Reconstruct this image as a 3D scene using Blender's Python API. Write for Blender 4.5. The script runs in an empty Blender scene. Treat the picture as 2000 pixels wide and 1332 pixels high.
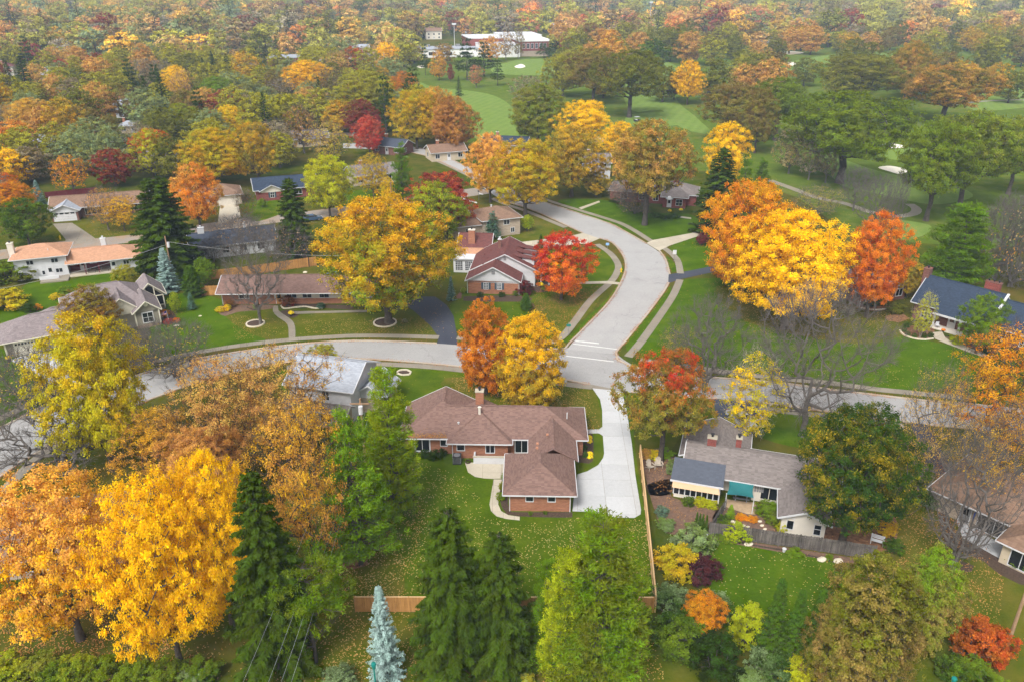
import bpy, bmesh, math, random
import numpy as np
from mathutils import Vector, Matrix
from mathutils.geometry import tessellate_polygon

S = bpy.context.scene
# ------------------------------------------------------------------ camera, sky, sun, exposure
CAM_H, FPX, PITCH = 54.0, 1560.0, math.radians(25.0)
SP, CP = math.sin(PITCH), math.cos(PITCH)
cam_data = bpy.data.cameras.new('camera')
cam = bpy.data.objects.new('camera', cam_data)
S.collection.objects.link(cam)
cam.location = (0, 0, CAM_H)
cam.rotation_euler = (math.radians(90) - PITCH, 0, 0)
cam_data.sensor_width = 36.0
cam_data.lens = 36.0 * FPX / 2000.0
cam_data.clip_start = 0.5
cam_data.clip_end = 12000
S.camera = cam

SUN_EL, SUN_AZ = math.radians(50), math.radians(205)   # high thin-cloud sun behind the camera's left
w = bpy.data.worlds.new('World'); S.world = w; w.use_nodes = True
nt = w.node_tree; bg = nt.nodes['Background']
sky = nt.nodes.new('ShaderNodeTexSky'); sky.sky_type = 'NISHITA'; sky.sun_disc = False
sky.sun_elevation = SUN_EL; sky.sun_rotation = SUN_AZ
sky.air_density = 1.0; sky.dust_density = 4.0; sky.ozone_density = 0.6
hs = nt.nodes.new('ShaderNodeHueSaturation'); hs.inputs['Saturation'].default_value = 0.18   # cloud-whitened sky
nt.links.new(sky.outputs[0], hs.inputs['Color']); nt.links.new(hs.outputs[0], bg.inputs['Color'])
bg.inputs['Strength'].default_value = 0.115
sl = bpy.data.lights.new('sun', 'SUN'); sl.energy = 1.45; sl.angle = math.radians(15); sl.color = (1.0, 0.965, 0.91)
sun = bpy.data.objects.new('sun', sl); S.collection.objects.link(sun)
sd = Vector((math.sin(SUN_AZ) * math.cos(SUN_EL), math.cos(SUN_AZ) * math.cos(SUN_EL), math.sin(SUN_EL)))
sun.rotation_euler = sd.to_track_quat('Z', 'Y').to_euler()
S.view_settings.view_transform = 'Standard'; S.view_settings.look = 'None'
S.view_settings.exposure = 1.0; S.view_settings.gamma = 1.0; S.view_settings.use_curve_mapping = False
cy = S.cycles
cy.max_bounces = 6; cy.diffuse_bounces = 3; cy.glossy_bounces = 2; cy.transmission_bounces = 4
cy.volume_bounces = 0; cy.transparent_max_bounces = 4
cy.use_denoising = True
try: cy.denoiser = 'OPENIMAGEDENOISE'; cy.denoising_input_passes = 'RGB_ALBEDO_NORMAL'; cy.denoising_prefilter = 'ACCURATE'
except Exception: pass
cy.use_adaptive_sampling = True; cy.adaptive_threshold = 0.035

# ------------------------------------------------------------------ helpers
C = S.collection
RND = random.Random(7)

def G(px, py, z=0.0):
    """where the sight line through a photo pixel meets height z"""
    u = (px - 1000) / FPX; v = (py - 666) / FPX
    t = (CAM_H - z) / (SP + v * CP)
    return Vector((t * u, t * (CP - v * SP), z))

def depth_of(p): return p.y * CP + (CAM_H - p.z) * SP
def height_to(p, ty):
    v = (ty - 666) / FPX
    return CAM_H - p.y * (v * CP + SP) / (CP - v * SP)
def pix(p):
    d = depth_of(p); up = p.y * SP + (p.z - CAM_H) * CP
    return 1000 + FPX * p.x / d, 666 - FPX * up / d

def lin(hexs):
    h = hexs.lstrip('#'); o = []
    for i in (0, 2, 4):
        c = int(h[i:i+2], 16) / 255
        o.append(c / 12.92 if c <= 0.04045 else ((c + 0.055) / 1.055) ** 2.4)
    return tuple(o)

def tag(o, label=None, cat=None, group=None, kind=None):
    if label: o['label'] = label
    if cat: o['category'] = cat
    if group: o['group'] = group
    if kind: o['kind'] = kind
    return o
def empty(name, loc=(0, 0, 0), rz=0.0):
    o = bpy.data.objects.new(name, None); C.objects.link(o)
    o.location = loc; o.rotation_euler = (0, 0, rz); o.empty_display_size = 0.3
    return o
def link(name, me, parent=None):
    o = bpy.data.objects.new(name, me); C.objects.link(o)
    if parent is not None: o.parent = parent
    return o
def mesh(name, V, F, mats, mi=None, smooth=False):
    me = bpy.data.meshes.new(name); me.from_pydata([tuple(v) for v in V], [], F)
    for m in (mats if isinstance(mats, (list, tuple)) else [mats]): me.materials.append(m)
    if mi is not None: me.polygons.foreach_set('material_index', mi)
    if smooth: me.polygons.foreach_set('use_smooth', [True] * len(me.polygons))
    me.update(); return me

class MB:
    """collects boxes, bars, tubes; one mesh"""
    def __init__(s): s.V = []; s.F = []
    def add(s, V, F):
        b = len(s.V); s.V += [tuple(v) for v in V]; s.F += [tuple(i + b for i in f) for f in F]; return s
    def box(s, x0, x1, y0, y1, z0, z1):
        V = [(x0,y0,z0),(x1,y0,z0),(x1,y1,z0),(x0,y1,z0),(x0,y0,z1),(x1,y0,z1),(x1,y1,z1),(x0,y1,z1)]
        return s.add(V, [(3,2,1,0),(4,5,6,7),(0,1,5,4),(1,2,6,5),(2,3,7,6),(3,0,4,7)])
    def bar(s, p0, p1, wd, ht, up=(0,0,1)):
        p0 = Vector(p0); p1 = Vector(p1); d = (p1 - p0).normalized(); u = Vector(up)
        a = d.cross(u)
        if a.length < 1e-4: a = d.cross(Vector((1,0,0)))
        a.normalize(); b = a.cross(d).normalized(); a *= wd / 2; b *= ht / 2
        V = [p0-a-b,p0+a-b,p0+a+b,p0-a+b,p1-a-b,p1+a-b,p1+a+b,p1-a+b]
        return s.add(V, [(3,2,1,0),(4,5,6,7),(0,1,5,4),(1,2,6,5),(2,3,7,6),(3,0,4,7)])
    def tube(s, p0, p1, r0, r1=None, n=8, caps=True):
        r1 = r0 if r1 is None else r1
        p0 = Vector(p0); p1 = Vector(p1); d = (p1 - p0).normalized()
        a = d.orthogonal().normalized(); b = d.cross(a)
        V = []
        for p, r in ((p0, r0), (p1, r1)):
            for i in range(n):
                t = 2 * math.pi * i / n; V.append(p + a * (r * math.cos(t)) + b * (r * math.sin(t)))
        F = [(i, (i+1) % n, n + (i+1) % n, n + i) for i in range(n)]
        if caps: F += [tuple(range(n))[::-1], tuple(range(n, 2*n))]
        return s.add(V, F)
    def lathe(s, prof, n=10, c=(0,0,0)):
        V = []; F = []; m = len(prof)
        for (r, z) in prof:
            for i in range(n):
                t = 2 * math.pi * i / n; V.append((c[0] + r*math.cos(t), c[1] + r*math.sin(t), c[2] + z))
        for k in range(m - 1):
            for i in range(n):
                F.append((k*n+i, k*n+(i+1) % n, (k+1)*n+(i+1) % n, (k+1)*n+i))
        F += [tuple(range(n))[::-1], tuple(range((m-1)*n, m*n))]
        return s.add(V, F)
    def poly(s, P, z0, z1):
        n = len(P); V = [(p[0],p[1],z0) for p in P] + [(p[0],p[1],z1) for p in P]
        F = [(i,(i+1)%n,n+(i+1)%n,n+i) for i in range(n)]
        T = tessellate_polygon([[Vector((p[0],p[1],0)) for p in P]])
        F += [tuple(n+i for i in t) for t in T]
        return s.add(V, F)
    def build(s, name, mat, parent=None, smooth=False):
        return link(name, mesh(name, s.V, s.F, mat, smooth=smooth), parent)

# ------------------------------------------------------------------ materials
def newmat(name):
    m = bpy.data.materials.new(name); m.use_nodes = True
    n = m.node_tree; b = n.nodes['Principled BSDF']
    b.inputs['Specular IOR Level'].default_value = 0.25
    return m, n, b
def nd(n, t, **k):
    o = n.nodes.new(t)
    for a, v in k.items(): setattr(o, a, v)
    return o
def ramp(n, stops, fac):
    r = nd(n, 'ShaderNodeValToRGB'); e = r.color_ramp.elements
    while len(e) < len(stops): e.new(0.5)
    for i, (p, c) in enumerate(stops): e[i].position = p; e[i].color = (*c, 1)
    n.links.new(fac, r.inputs[0]); return r.outputs[0]
def noise(n, vec, scale, detail=3, rough=0.6):
    t = nd(n, 'ShaderNodeTexNoise'); t.inputs['Scale'].default_value = scale; t.inputs['Detail'].default_value = detail
    t.inputs['Roughness'].default_value = rough
    if vec is not None: n.links.new(vec, t.inputs['Vector'])
    return t.outputs['Fac']
def mixc(n, fac, a, b, mode='MIX'):
    m = nd(n, 'ShaderNodeMix', data_type='RGBA', blend_type=mode)
    for s, v in ((0, fac), (6, a), (7, b)):
        if isinstance(v, (int, float)): m.inputs[s].default_value = v
        elif isinstance(v, tuple): m.inputs[s].default_value = (*v, 1) if len(v) == 3 else v
        else: n.links.new(v, m.inputs[s])
    return m.outputs[2]
def mth(n, op, a, b=None, clamp=False):
    m = nd(n, 'ShaderNodeMath', operation=op); m.use_clamp = bool(clamp)
    for i, v in enumerate((a, b)):
        if v is None: continue
        if isinstance(v, (int, float)): m.inputs[i].default_value = v
        else: n.links.new(v, m.inputs[i])
    return m.outputs[0]
def scaled(n, vec, sc):
    m = nd(n, 'ShaderNodeVectorMath', operation='MULTIPLY'); n.links.new(vec, m.inputs[0]); m.inputs[1].default_value = sc
    return m.outputs[0]
def coords(n, which='Object'):
    return nd(n, 'ShaderNodeTexCoord').outputs[which]
def bump(n, b, h, strength=0.3, dist=0.05):
    u = nd(n, 'ShaderNodeBump'); u.inputs['Strength'].default_value = strength; u.inputs['Distance'].default_value = dist
    n.links.new(h, u.inputs['Height']); n.links.new(u.outputs[0], b.inputs['Normal'])

def m_plain(name, col, rough=0.6, var=0.12, sc=1.5, metal=0.0, spec=0.25):
    m, n, b = newmat(name); c = coords(n)
    f = noise(n, c, sc, 4, 0.65)
    lo = tuple(x * (1 - var) for x in col); hi = tuple(min(1, x * (1 + var)) for x in col)
    n.links.new(ramp(n, [(0.3, lo), (0.7, hi)], f), b.inputs['Base Color'])
    b.inputs['Roughness'].default_value = rough; b.inputs['Metallic'].default_value = metal
    b.inputs['Specular IOR Level'].default_value = spec
    return m
def m_lawn(name, dark, light, dry, drywt=0.5, stripes=0.0, ang=0.6):
    m, n, b = newmat(name); c = coords(n)
    f1 = noise(n, c, 0.035, 4, 0.6); f2 = noise(n, c, 0.28, 4, 0.65); f3 = noise(n, c, 3.2, 3, 0.7)
    g = mth(n, 'ADD', mth(n, 'MULTIPLY', f2, 0.6), mth(n, 'MULTIPLY', f3, 0.4))
    col = ramp(n, [(0.33, dark), (0.67, light)], g)
    dm = ramp(n, [(0.62 - 0.25 * drywt, (0, 0, 0)), (0.85 - 0.2 * drywt, (1, 1, 1))], mth(n, 'ADD', mth(n, 'MULTIPLY', f1, 0.6), mth(n, 'MULTIPLY', f2, 0.4)))
    col = mixc(n, mth(n, 'MULTIPLY', dm, 0.8), col, dry)
    if stripes:
        v = nd(n, 'ShaderNodeVectorRotate', rotation_type='Z_AXIS'); n.links.new(c, v.inputs[0]); v.inputs['Angle'].default_value = ang
        wv = nd(n, 'ShaderNodeTexWave'); wv.inputs['Scale'].default_value = 0.09; wv.inputs['Distortion'].default_value = 0.6; n.links.new(v.outputs[0], wv.inputs[0])
        col = mixc(n, mth(n, 'MULTIPLY', wv.outputs['Fac'], stripes), col, tuple(x * 1.5 for x in light))
    n.links.new(col, b.inputs['Base Color']); b.inputs['Roughness'].default_value = 1.0; b.inputs['Specular IOR Level'].default_value = 0.0
    bump(n, b, f3, 0.6, 0.08)
    return m
def m_concrete(name, col, stain, amt=0.5, leaf=0.0):
    m, n, b = newmat(name); c = coords(n)
    f1 = noise(n, c, 0.22, 5, 0.65); f2 = noise(n, c, 2.5, 4, 0.7); f3 = noise(n, c, 14, 2, 0.6)
    col1 = ramp(n, [(0.35, tuple(x * 0.9 for x in col)), (0.65, tuple(min(1, x * 1.06) for x in col))], mth(n, 'ADD', mth(n, 'MULTIPLY', f2, 0.6), mth(n, 'MULTIPLY', f3, 0.4)))
    k = ramp(n, [(0.45, (0, 0, 0)), (0.7, (1, 1, 1))], f1)
    col1 = mixc(n, mth(n, 'MULTIPLY', k, amt), col1, stain)
    # every slab a slightly different grey
    oi = nd(n, 'ShaderNodeObjectInfo')
    h = mth(n, 'ADD', mth(n, 'MULTIPLY', oi.outputs['Random'], 0.14), 0.93)
    hsv = nd(n, 'ShaderNodeHueSaturation'); n.links.new(col1, hsv.inputs['Color']); n.links.new(h, hsv.inputs['Value'])
    n.links.new(hsv.outputs[0], b.inputs['Base Color']); b.inputs['Roughness'].default_value = 0.85; b.inputs['Specular IOR Level'].default_value = 0.15
    bump(n, b, f3, 0.2, 0.01)
    return m
def add_cracks(m, width=0.017, scale=0.15, dark=(0.15, 0.145, 0.14), amt=0.35):
    n = m.node_tree; b = n.nodes['Principled BSDF']; src = b.inputs['Base Color'].links[0].from_socket; c = coords(n)
    wn = nd(n, 'ShaderNodeTexNoise'); wn.inputs['Scale'].default_value = 0.5; n.links.new(c, wn.inputs['Vector'])
    ad = nd(n, 'ShaderNodeVectorMath', operation='ADD'); n.links.new(c, ad.inputs[0]); n.links.new(scaled(n, wn.outputs['Color'], (3, 3, 0)), ad.inputs[1])
    vo = nd(n, 'ShaderNodeTexVoronoi', feature='DISTANCE_TO_EDGE'); vo.inputs['Scale'].default_value = scale; n.links.new(ad.outputs[0], vo.inputs['Vector'])
    k = ramp(n, [(0.0, (1, 1, 1)), (width, (0, 0, 0))], vo.outputs['Distance']); gate = ramp(n, [(0.45, (0, 0, 0)), (0.6, (1, 1, 1))], noise(n, c, 0.12, 2))
    n.links.new(mixc(n, mth(n, 'MULTIPLY', mth(n, 'MULTIPLY', k, gate), amt), src, dark), b.inputs['Base Color'])
def m_brick(name, col, dark):
    m, n, b = newmat(name); c = coords(n)
    sep = nd(n, 'ShaderNodeSeparateXYZ'); n.links.new(c, sep.inputs[0])
    cx = nd(n, 'ShaderNodeCombineXYZ'); n.links.new(mth(n, 'ADD', sep.outputs[0], sep.outputs[1]), cx.inputs[0]); n.links.new(sep.outputs[2], cx.inputs[1])
    br = nd(n, 'ShaderNodeTexBrick'); n.links.new(cx.outputs[0], br.inputs['Vector'])
    br.inputs['Scale'].default_value = 1.0; br.inputs['Brick Width'].default_value = 0.32; br.inputs['Row Height'].default_value = 0.1
    br.inputs['Mortar Size'].default_value = 0.008; br.inputs['Color1'].default_value = (*col, 1); br.inputs['Color2'].default_value = (*dark, 1)
    br.inputs['Mortar'].default_value = (*[x * 0.5 + 0.12 for x in col], 1)
    f = noise(n, scaled(n, cx.outputs[0], (0.5, 4, 1)), 1.0, 4, 0.7)
    c2 = mixc(n, 1.0, br.outputs[0], ramp(n, [(0.3, (0.72, 0.72, 0.72)), (0.7, (1.12, 1.12, 1.12))], f), 'MULTIPLY')
    n.links.new(c2, b.inputs['Base Color']); b.inputs['Roughness'].default_value = 0.85
    bump(n, b, br.outputs['Fac'], 0.3, -0.01)
    return m
def m_shingle(name, col, var=0.22, stain=0.3):
    m, n, b = newmat(name); c = coords(n)
    sn = nd(n, 'ShaderNodeVectorMath', operation='SNAP'); n.links.new(c, sn.inputs[0]); sn.inputs[1].default_value = (0.34, 0.34, 0.085)
    wn = nd(n, 'ShaderNodeTexWhiteNoise'); n.links.new(sn.outputs[0], wn.inputs[0])
    f = noise(n, c, 0.6, 4, 0.6); f2 = noise(n, c, 9, 2, 0.6)
    v = mth(n, 'ADD', mth(n, 'MULTIPLY', wn.outputs[0], 0.55), mth(n, 'ADD', mth(n, 'MULTIPLY', f2, 0.25), mth(n, 'MULTIPLY', f, stain)))
    n.links.new(ramp(n, [(0.2, tuple(x * (1 - var) for x in col)), (0.85, tuple(min(1, x * (1 + var)) for x in col))], v), b.inputs['Base Color'])
    b.inputs['Roughness'].default_value = 0.9; b.inputs['Specular IOR Level'].default_value = 0.15
    bump(n, b, v, 0.5, 0.03)
    return m
def m_siding(name, col, rows=8.0, var=0.06):
    m, n, b = newmat(name); c = coords(n)
    sep = nd(n, 'ShaderNodeSeparateXYZ'); n.links.new(c, sep.inputs[0])
    fr = mth(n, 'FRACT', mth(n, 'MULTIPLY', sep.outputs[2], rows))
    f = noise(n, c, 0.8, 4, 0.6)
    base = ramp(n, [(0.3, tuple(x * (1 - var * 1.5) for x in col)), (0.7, tuple(min(1, x * (1 + var)) for x in col))], f)
    n.links.new(base, b.inputs['Base Color']); b.inputs['Roughness'].default_value = 0.7
    bump(n, b, fr, 0.4, 0.02)
    return m
def m_boards(name, col, var):
    m, n, b = newmat(name); c = coords(n)
    f = noise(n, scaled(n, c, (6.5, 6.5, 0.25)), 1.0, 3, 0.7); f2 = noise(n, c, 1.2, 3, 0.6)
    v = mth(n, 'ADD', mth(n, 'MULTIPLY', f, 0.7), mth(n, 'MULTIPLY', f2, 0.3))
    n.links.new(ramp(n, [(0.34, tuple(x * (1 - var) for x in col)), (0.66, tuple(min(1, x * (1 + var)) for x in col))], v), b.inputs['Base Color']); b.inputs['Roughness'].default_value = 0.9
    return m
def m_glass(name='window_glass'):
    m, n, b = newmat(name)
    b.inputs['Base Color'].default_value = (0.012, 0.015, 0.018, 1); b.inputs['Roughness'].default_value = 0.06
    b.inputs['Specular IOR Level'].default_value = 0.5
    f = noise(n, coords(n), 0.9, 2); bump(n, b, f, 0.04, 0.05)
    return m

def leaf_material(name, instanced=False, trans=0.32):
    m = bpy.data.materials.new(name); m.use_nodes = True; n = m.node_tree; n.nodes.clear()
    out = nd(n, 'ShaderNodeOutputMaterial')
    at = nd(n, 'ShaderNodeAttribute', attribute_type='GEOMETRY', attribute_name='v')
    if instanced:
        ca = nd(n, 'ShaderNodeAttribute', attribute_type='INSTANCER', attribute_name='tint').outputs['Color']
        col = ca
    else:
        oi = nd(n, 'ShaderNodeObjectInfo'); ca = oi.outputs['Color']
        cb = nd(n, 'ShaderNodeAttribute', attribute_type='OBJECT', attribute_name='leaf_two').outputs['Color']
        mx = nd(n, 'ShaderNodeAttribute', attribute_type='OBJECT', attribute_name='leaf_mix').outputs['Vector']
        sp = nd(n, 'ShaderNodeSeparateXYZ'); n.links.new(mx, sp.inputs[0])      # bias, height gradient, noise amount
        tc = nd(n, 'ShaderNodeTexCoord')
        gz = nd(n, 'ShaderNodeSeparateXYZ'); n.links.new(tc.outputs['Generated'], gz.inputs[0])
        off = nd(n, 'ShaderNodeVectorMath', operation='ADD'); n.links.new(tc.outputs['Object'], off.inputs[0])
        rr = nd(n, 'ShaderNodeCombineXYZ'); r10 = mth(n, 'MULTIPLY', oi.outputs['Random'], 80.0)
        for i in range(3): n.links.new(r10, rr.inputs[i])
        n.links.new(rr.outputs[0], off.inputs[1])
        nz = noise(n, off.outputs[0], 0.28, 3, 0.7)
        fac = mth(n, 'ADD', sp.outputs[0], mth(n, 'MULTIPLY', sp.outputs[1], mth(n, 'SUBTRACT', gz.outputs[2], 0.5)))
        fac = mth(n, 'ADD', fac, mth(n, 'MULTIPLY', sp.outputs[2], mth(n, 'MULTIPLY', mth(n, 'SUBTRACT', nz, 0.5), 4.0)), None)
        fac = mth(n, 'ADD', fac, mth(n, 'MULTIPLY', mth(n, 'SUBTRACT', at.outputs['Fac'], 0.5), 0.45), True)
        col = mixc(n, fac, ca, cb)
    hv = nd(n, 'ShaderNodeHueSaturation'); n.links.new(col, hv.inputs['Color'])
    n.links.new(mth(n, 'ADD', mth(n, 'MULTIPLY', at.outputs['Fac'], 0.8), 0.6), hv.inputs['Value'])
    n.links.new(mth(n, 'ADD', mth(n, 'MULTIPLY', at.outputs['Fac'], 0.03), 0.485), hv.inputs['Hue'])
    d = nd(n, 'ShaderNodeBsdfDiffuse'); t = nd(n, 'ShaderNodeBsdfTranslucent'); x = nd(n, 'ShaderNodeMixShader')
    n.links.new(hv.outputs[0], d.inputs[0]); n.links.new(hv.outputs[0], t.inputs[0]); x.inputs[0].default_value = trans
    n.links.new(d.outputs[0], x.inputs[1]); n.links.new(t.outputs[0], x.inputs[2]); n.links.new(x.outputs[0], out.inputs[0])
    return m

M = {}
M['leaf'] = leaf_material('leaf_foliage', trans=0.45); M['needle'] = leaf_material('needle_foliage', trans=0.12); M['farleaf'] = leaf_material('far_foliage', True)
M['bark'] = m_plain('bark', (0.085, 0.07, 0.058), 0.95, 0.35, 3.0); M['barkgrey'] = m_plain('grey_bark', (0.125, 0.109, 0.097), 0.95, 0.3, 3.0)
M['birch'] = m_plain('pale_bark', (0.33, 0.29, 0.24), 0.9, 0.35, 4.0)
M['ground'] = m_lawn('ground_turf', (0.035, 0.058, 0.004), (0.072, 0.098, 0.007), (0.13, 0.085, 0.02), 0.9)
M['lawn'] = m_lawn('lawn_green', (0.037, 0.071, 0.001), (0.083, 0.132, 0.003), (0.13, 0.125, 0.016), 0.5, 0.08)
M['lawnb'] = m_lawn('lawn_fresh', (0.033, 0.072, 0.001), (0.075, 0.134, 0.003), (0.115, 0.13, 0.012), 0.42, 0.12, 1.1)
M['lawnd'] = m_lawn('lawn_dry', (0.055, 0.078, 0.004), (0.10, 0.118, 0.008), (0.15, 0.11, 0.025), 0.75)
M['rough'] = m_lawn('golf_rough', (0.065, 0.105, 0.012), (0.115, 0.16, 0.018), (0.18, 0.15, 0.045), 0.5)
M['fairway'] = m_lawn('golf_fairway', (0.115, 0.18, 0.035), (0.165, 0.235, 0.05), (0.19, 0.20, 0.06), 0.35, 0.14, 0.35)
M['sand'] = m_plain('bunker_sand', (0.78, 0.72, 0.6), 0.9, 0.08)
M['road'] = m_concrete('road_concrete', (0.355, 0.348, 0.34), (0.29, 0.285, 0.28), 0.6)
M['roadc'] = m_concrete('road_leafy_asphalt', (0.27, 0.235, 0.2), (0.34, 0.2, 0.09), 0.7)
M['walk'] = m_concrete('sidewalk_concrete', (0.26, 0.23, 0.185), (0.19, 0.155, 0.12), 0.5)
M['kerb'] = m_concrete('kerb_concrete', (0.42, 0.36, 0.29), (0.30, 0.17, 0.09), 0.8)
M['newcon'] = m_concrete('new_concrete', (0.475, 0.48, 0.485), (0.40, 0.405, 0.41), 0.5)
M['tancon'] = m_concrete('tan_concrete', (0.46, 0.41, 0.32), (0.38, 0.33, 0.26), 0.5)
M['asph'] = m_concrete('asphalt_sealed', (0.05, 0.055, 0.075), (0.075, 0.08, 0.1), 0.5)
add_cracks(M['road']); add_cracks(M['roadc'])
M['paint'] = m_plain('road_paint', (0.60, 0.60, 0.58), 0.7, 0.1)
M['mulch'] = m_plain('mulch', (0.07, 0.045, 0.032), 0.95, 0.35, 5)
M['soil'] = m_plain('bed_soil', (0.15, 0.09, 0.062), 0.95, 0.3, 2.5)
M['litter'] = m_plain('leaf_mat', (0.20, 0.10, 0.05), 0.95, 0.6, 2.0)
M['deck'] = m_plain('deck_boards', (0.42, 0.30, 0.19), 0.8, 0.2, 2)
M['brick'] = m_brick('brick_orange', (0.40, 0.165, 0.082), (0.30, 0.112, 0.056))
M['brickr'] = m_brick('brick_red', (0.27, 0.06, 0.042), (0.18, 0.04, 0.032))
M['brickd'] = m_brick('brick_brown', (0.22, 0.09, 0.062), (0.15, 0.06, 0.045))
M['brickt'] = m_brick('brick_tan', (0.47, 0.38, 0.29), (0.38, 0.30, 0.22))
M['stone'] = m_brick('field_stone', (0.34, 0.24, 0.17), (0.22, 0.15, 0.11))
M['shbrown'] = m_shingle('shingle_mauve_brown', (0.178, 0.109, 0.09))
M['shgrey'] = m_shingle('shingle_weathered_grey', (0.18, 0.155, 0.145))
M['shpurp'] = m_shingle('shingle_taupe', (0.21, 0.175, 0.175))
M['shblue'] = m_shingle('shingle_blue_grey', (0.032, 0.046, 0.073))
M['shdark'] = m_shingle('shingle_charcoal', (0.055, 0.065, 0.09), 0.15)
M['shsun'] = m_shingle('sunroom_roofing', (0.085, 0.095, 0.12), 0.1)
M['shlight'] = m_shingle('shingle_pale_grey', (0.31, 0.33, 0.37), 0.14)
M['shmaroon'] = m_shingle('shingle_maroon', (0.13, 0.05, 0.045))
M['shorange'] = m_shingle('shingle_terracotta', (0.43, 0.235, 0.145), 0.15)
M['shtan'] = m_shingle('shingle_brown', (0.20, 0.125, 0.085))
M['white'] = m_plain('white_paint', (0.57, 0.57, 0.58), 0.55, 0.05)
M['sidingw'] = m_siding('white_siding', (0.54, 0.545, 0.56)); M['sidingt'] = m_siding('taupe_siding', (0.25, 0.225, 0.18))
M['sidingc'] = m_siding('cream_siding', (0.55, 0.52, 0.42)); M['stucco'] = m_plain('pale_stucco', (0.62, 0.57, 0.49), 0.9, 0.06)
M['cream'] = m_plain('cream_paint', (0.66, 0.62, 0.50), 0.6, 0.05); M['glass'] = m_glass()
M['tanwall'] = m_plain('tan_wall', (0.48, 0.40, 0.29), 0.9, 0.08); M['maroon'] = m_siding('maroon_siding', (0.14, 0.02, 0.03))
M['navy'] = m_plain('slate_blue_paint', (0.05, 0.075, 0.10), 0.6); M['grey'] = m_plain('grey_metal', (0.25, 0.25, 0.26), 0.5, metal=0.3)
M['black'] = m_plain('black_metal', (0.03, 0.03, 0.034), 0.5); M['copper'] = m_plain('copper_vent', (0.42, 0.2, 0.12), 0.6)
M['wood'] = m_boards('cedar_fence', (0.42, 0.21, 0.065), 0.3); M['woodl'] = m_boards('pine_fence', (0.55, 0.36, 0.18), 0.15)
M['woodg'] = m_boards('weathered_fence', (0.12, 0.105, 0.095), 0.6); M['woodd'] = m_plain('dark_fence', (0.06, 0.045, 0.035), 0.9, 0.3)
M['pole'] = m_plain('utility_pole_wood', (0.30, 0.19, 0.11), 0.9, 0.25); M['yellow'] = m_plain('hydrant_yellow', (0.75, 0.52, 0.01), 0.5)
M['teal'] = m_plain('teal_fabric', (0.018, 0.13, 0.135), 0.8, 0.06); M['peach'] = m_plain('peach_fabric', (0.60, 0.41, 0.25), 0.8, 0.05)
M['signg'] = m_plain('sign_green', (0.02, 0.19, 0.15), 0.5); M['lampg'] = m_plain('lamp_green', (0.01, 0.20, 0.17), 0.45)
M['tanplastic'] = m_plain('tan_plastic', (0.42, 0.36, 0.29), 0.5); M['rock'] = m_plain('limestone', (0.62, 0.55, 0.43), 0.9, 0.2, 3)
M['mum'] = m_plain('mum_yellow', (0.85, 0.62, 0.01), 0.8, 0.2, 8); M['mumo'] = m_plain('mum_orange', (0.78, 0.25, 0.01), 0.8, 0.25, 8)
M['blue'] = m_plain('blue_plastic', (0.03, 0.07, 0.35), 0.5); M['water'] = m_plain('pool_water', (0.12, 0.35, 0.5), 0.1)
M['carw'] = m_plain('car_white', (0.62, 0.63, 0.65), 0.3, 0.03, spec=0.5); M['carb'] = m_plain('car_blue', (0.05, 0.09, 0.16), 0.25, 0.03, spec=0.5)
M['tyre'] = m_plain('tyre_rubber', (0.02, 0.02, 0.02), 0.9); M['red'] = m_plain('flag_red', (0.5, 0.03, 0.04), 0.8); M['flagb'] = m_plain('flag_blue', (0.02, 0.03, 0.16), 0.8)
M['wire'] = m_plain('wire_grey', (0.42, 0.42, 0.42), 0.5); M['pumpkin'] = m_plain('pumpkin_orange', (0.75, 0.22, 0.01), 0.6)
M['signb'] = m_plain('sign_blue', (0.25, 0.42, 0.68), 0.5); M['schoolw'] = m_plain('school_white', (0.75, 0.74, 0.72), 0.8, 0.04)
# ------------------------------------------------------------------ ground, roads, walks
def smooth(P, step=1.5, closed=False):
    """Catmull-Rom through world points, resampled every STEP metres"""
    P = [Vector(p) for p in P]; n = len(P); out = []
    rng = range(n if closed else n - 1)
    for i in rng:
        if closed: p0, p1, p2, p3 = P[(i-1) % n], P[i], P[(i+1) % n], P[(i+2) % n]
        else: p0, p1, p2, p3 = P[max(i-1, 0)], P[i], P[i+1], P[min(i+2, n-1)]
        k = max(1, int((p2 - p1).length / step))
        for j in range(k):
            t = j / k
            out.append(0.5 * ((2*p1) + (p2-p0)*t + (2*p0-5*p1+4*p2-p3)*t*t + (3*p1-p0-3*p2+p3)*t**3))
    if not closed: out.append(P[-1])
    return out
def W(pts): return [G(*p) for p in pts]
def sheet_world(name, P, z, mat, thick=0.0, parent=None, kind='structure'):
    P = [Vector((p[0], p[1], 0)) for p in P]; n = len(P)
    T = [tuple(t) for t in tessellate_polygon([P])]
    area = sum(P[i].x * P[(i+1) % n].y - P[(i+1) % n].x * P[i].y for i in range(n))
    V = [(p.x, p.y, z) for p in P]; F = []
    for a, b_, c_ in T:
        cr = (P[b_] - P[a]).cross(P[c_] - P[a]).z
        F.append((a, b_, c_) if cr > 0 else (a, c_, b_))
    if thick:
        V += [(p.x, p.y, z - thick) for p in P]
        for i in range(n):
            j = (i + 1) % n
            F.append((n+i, n+j, j, i) if area > 0 else (i, j, n+j, n+i))
    o = link(name, mesh(name, V, F, mat), parent)
    if kind and parent is None: o['kind'] = kind
    return o
def sheet(name, px, z, mat, thick=0.0, sm=None, parent=None, kind='structure'):
    P = W(px)
    if sm: P = smooth(P, sm, True)
    return sheet_world(name, P, z, mat, thick, parent, kind)
def offset(P, d):
    out = []
    for i, p in enumerate(P):
        a = P[max(i-1, 0)]; b_ = P[min(i+1, len(P)-1)]; t = (b_ - a); t.z = 0; t.normalize()
        out.append(p + Vector((-t.y, t.x, 0)) * d)
    return out

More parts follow.
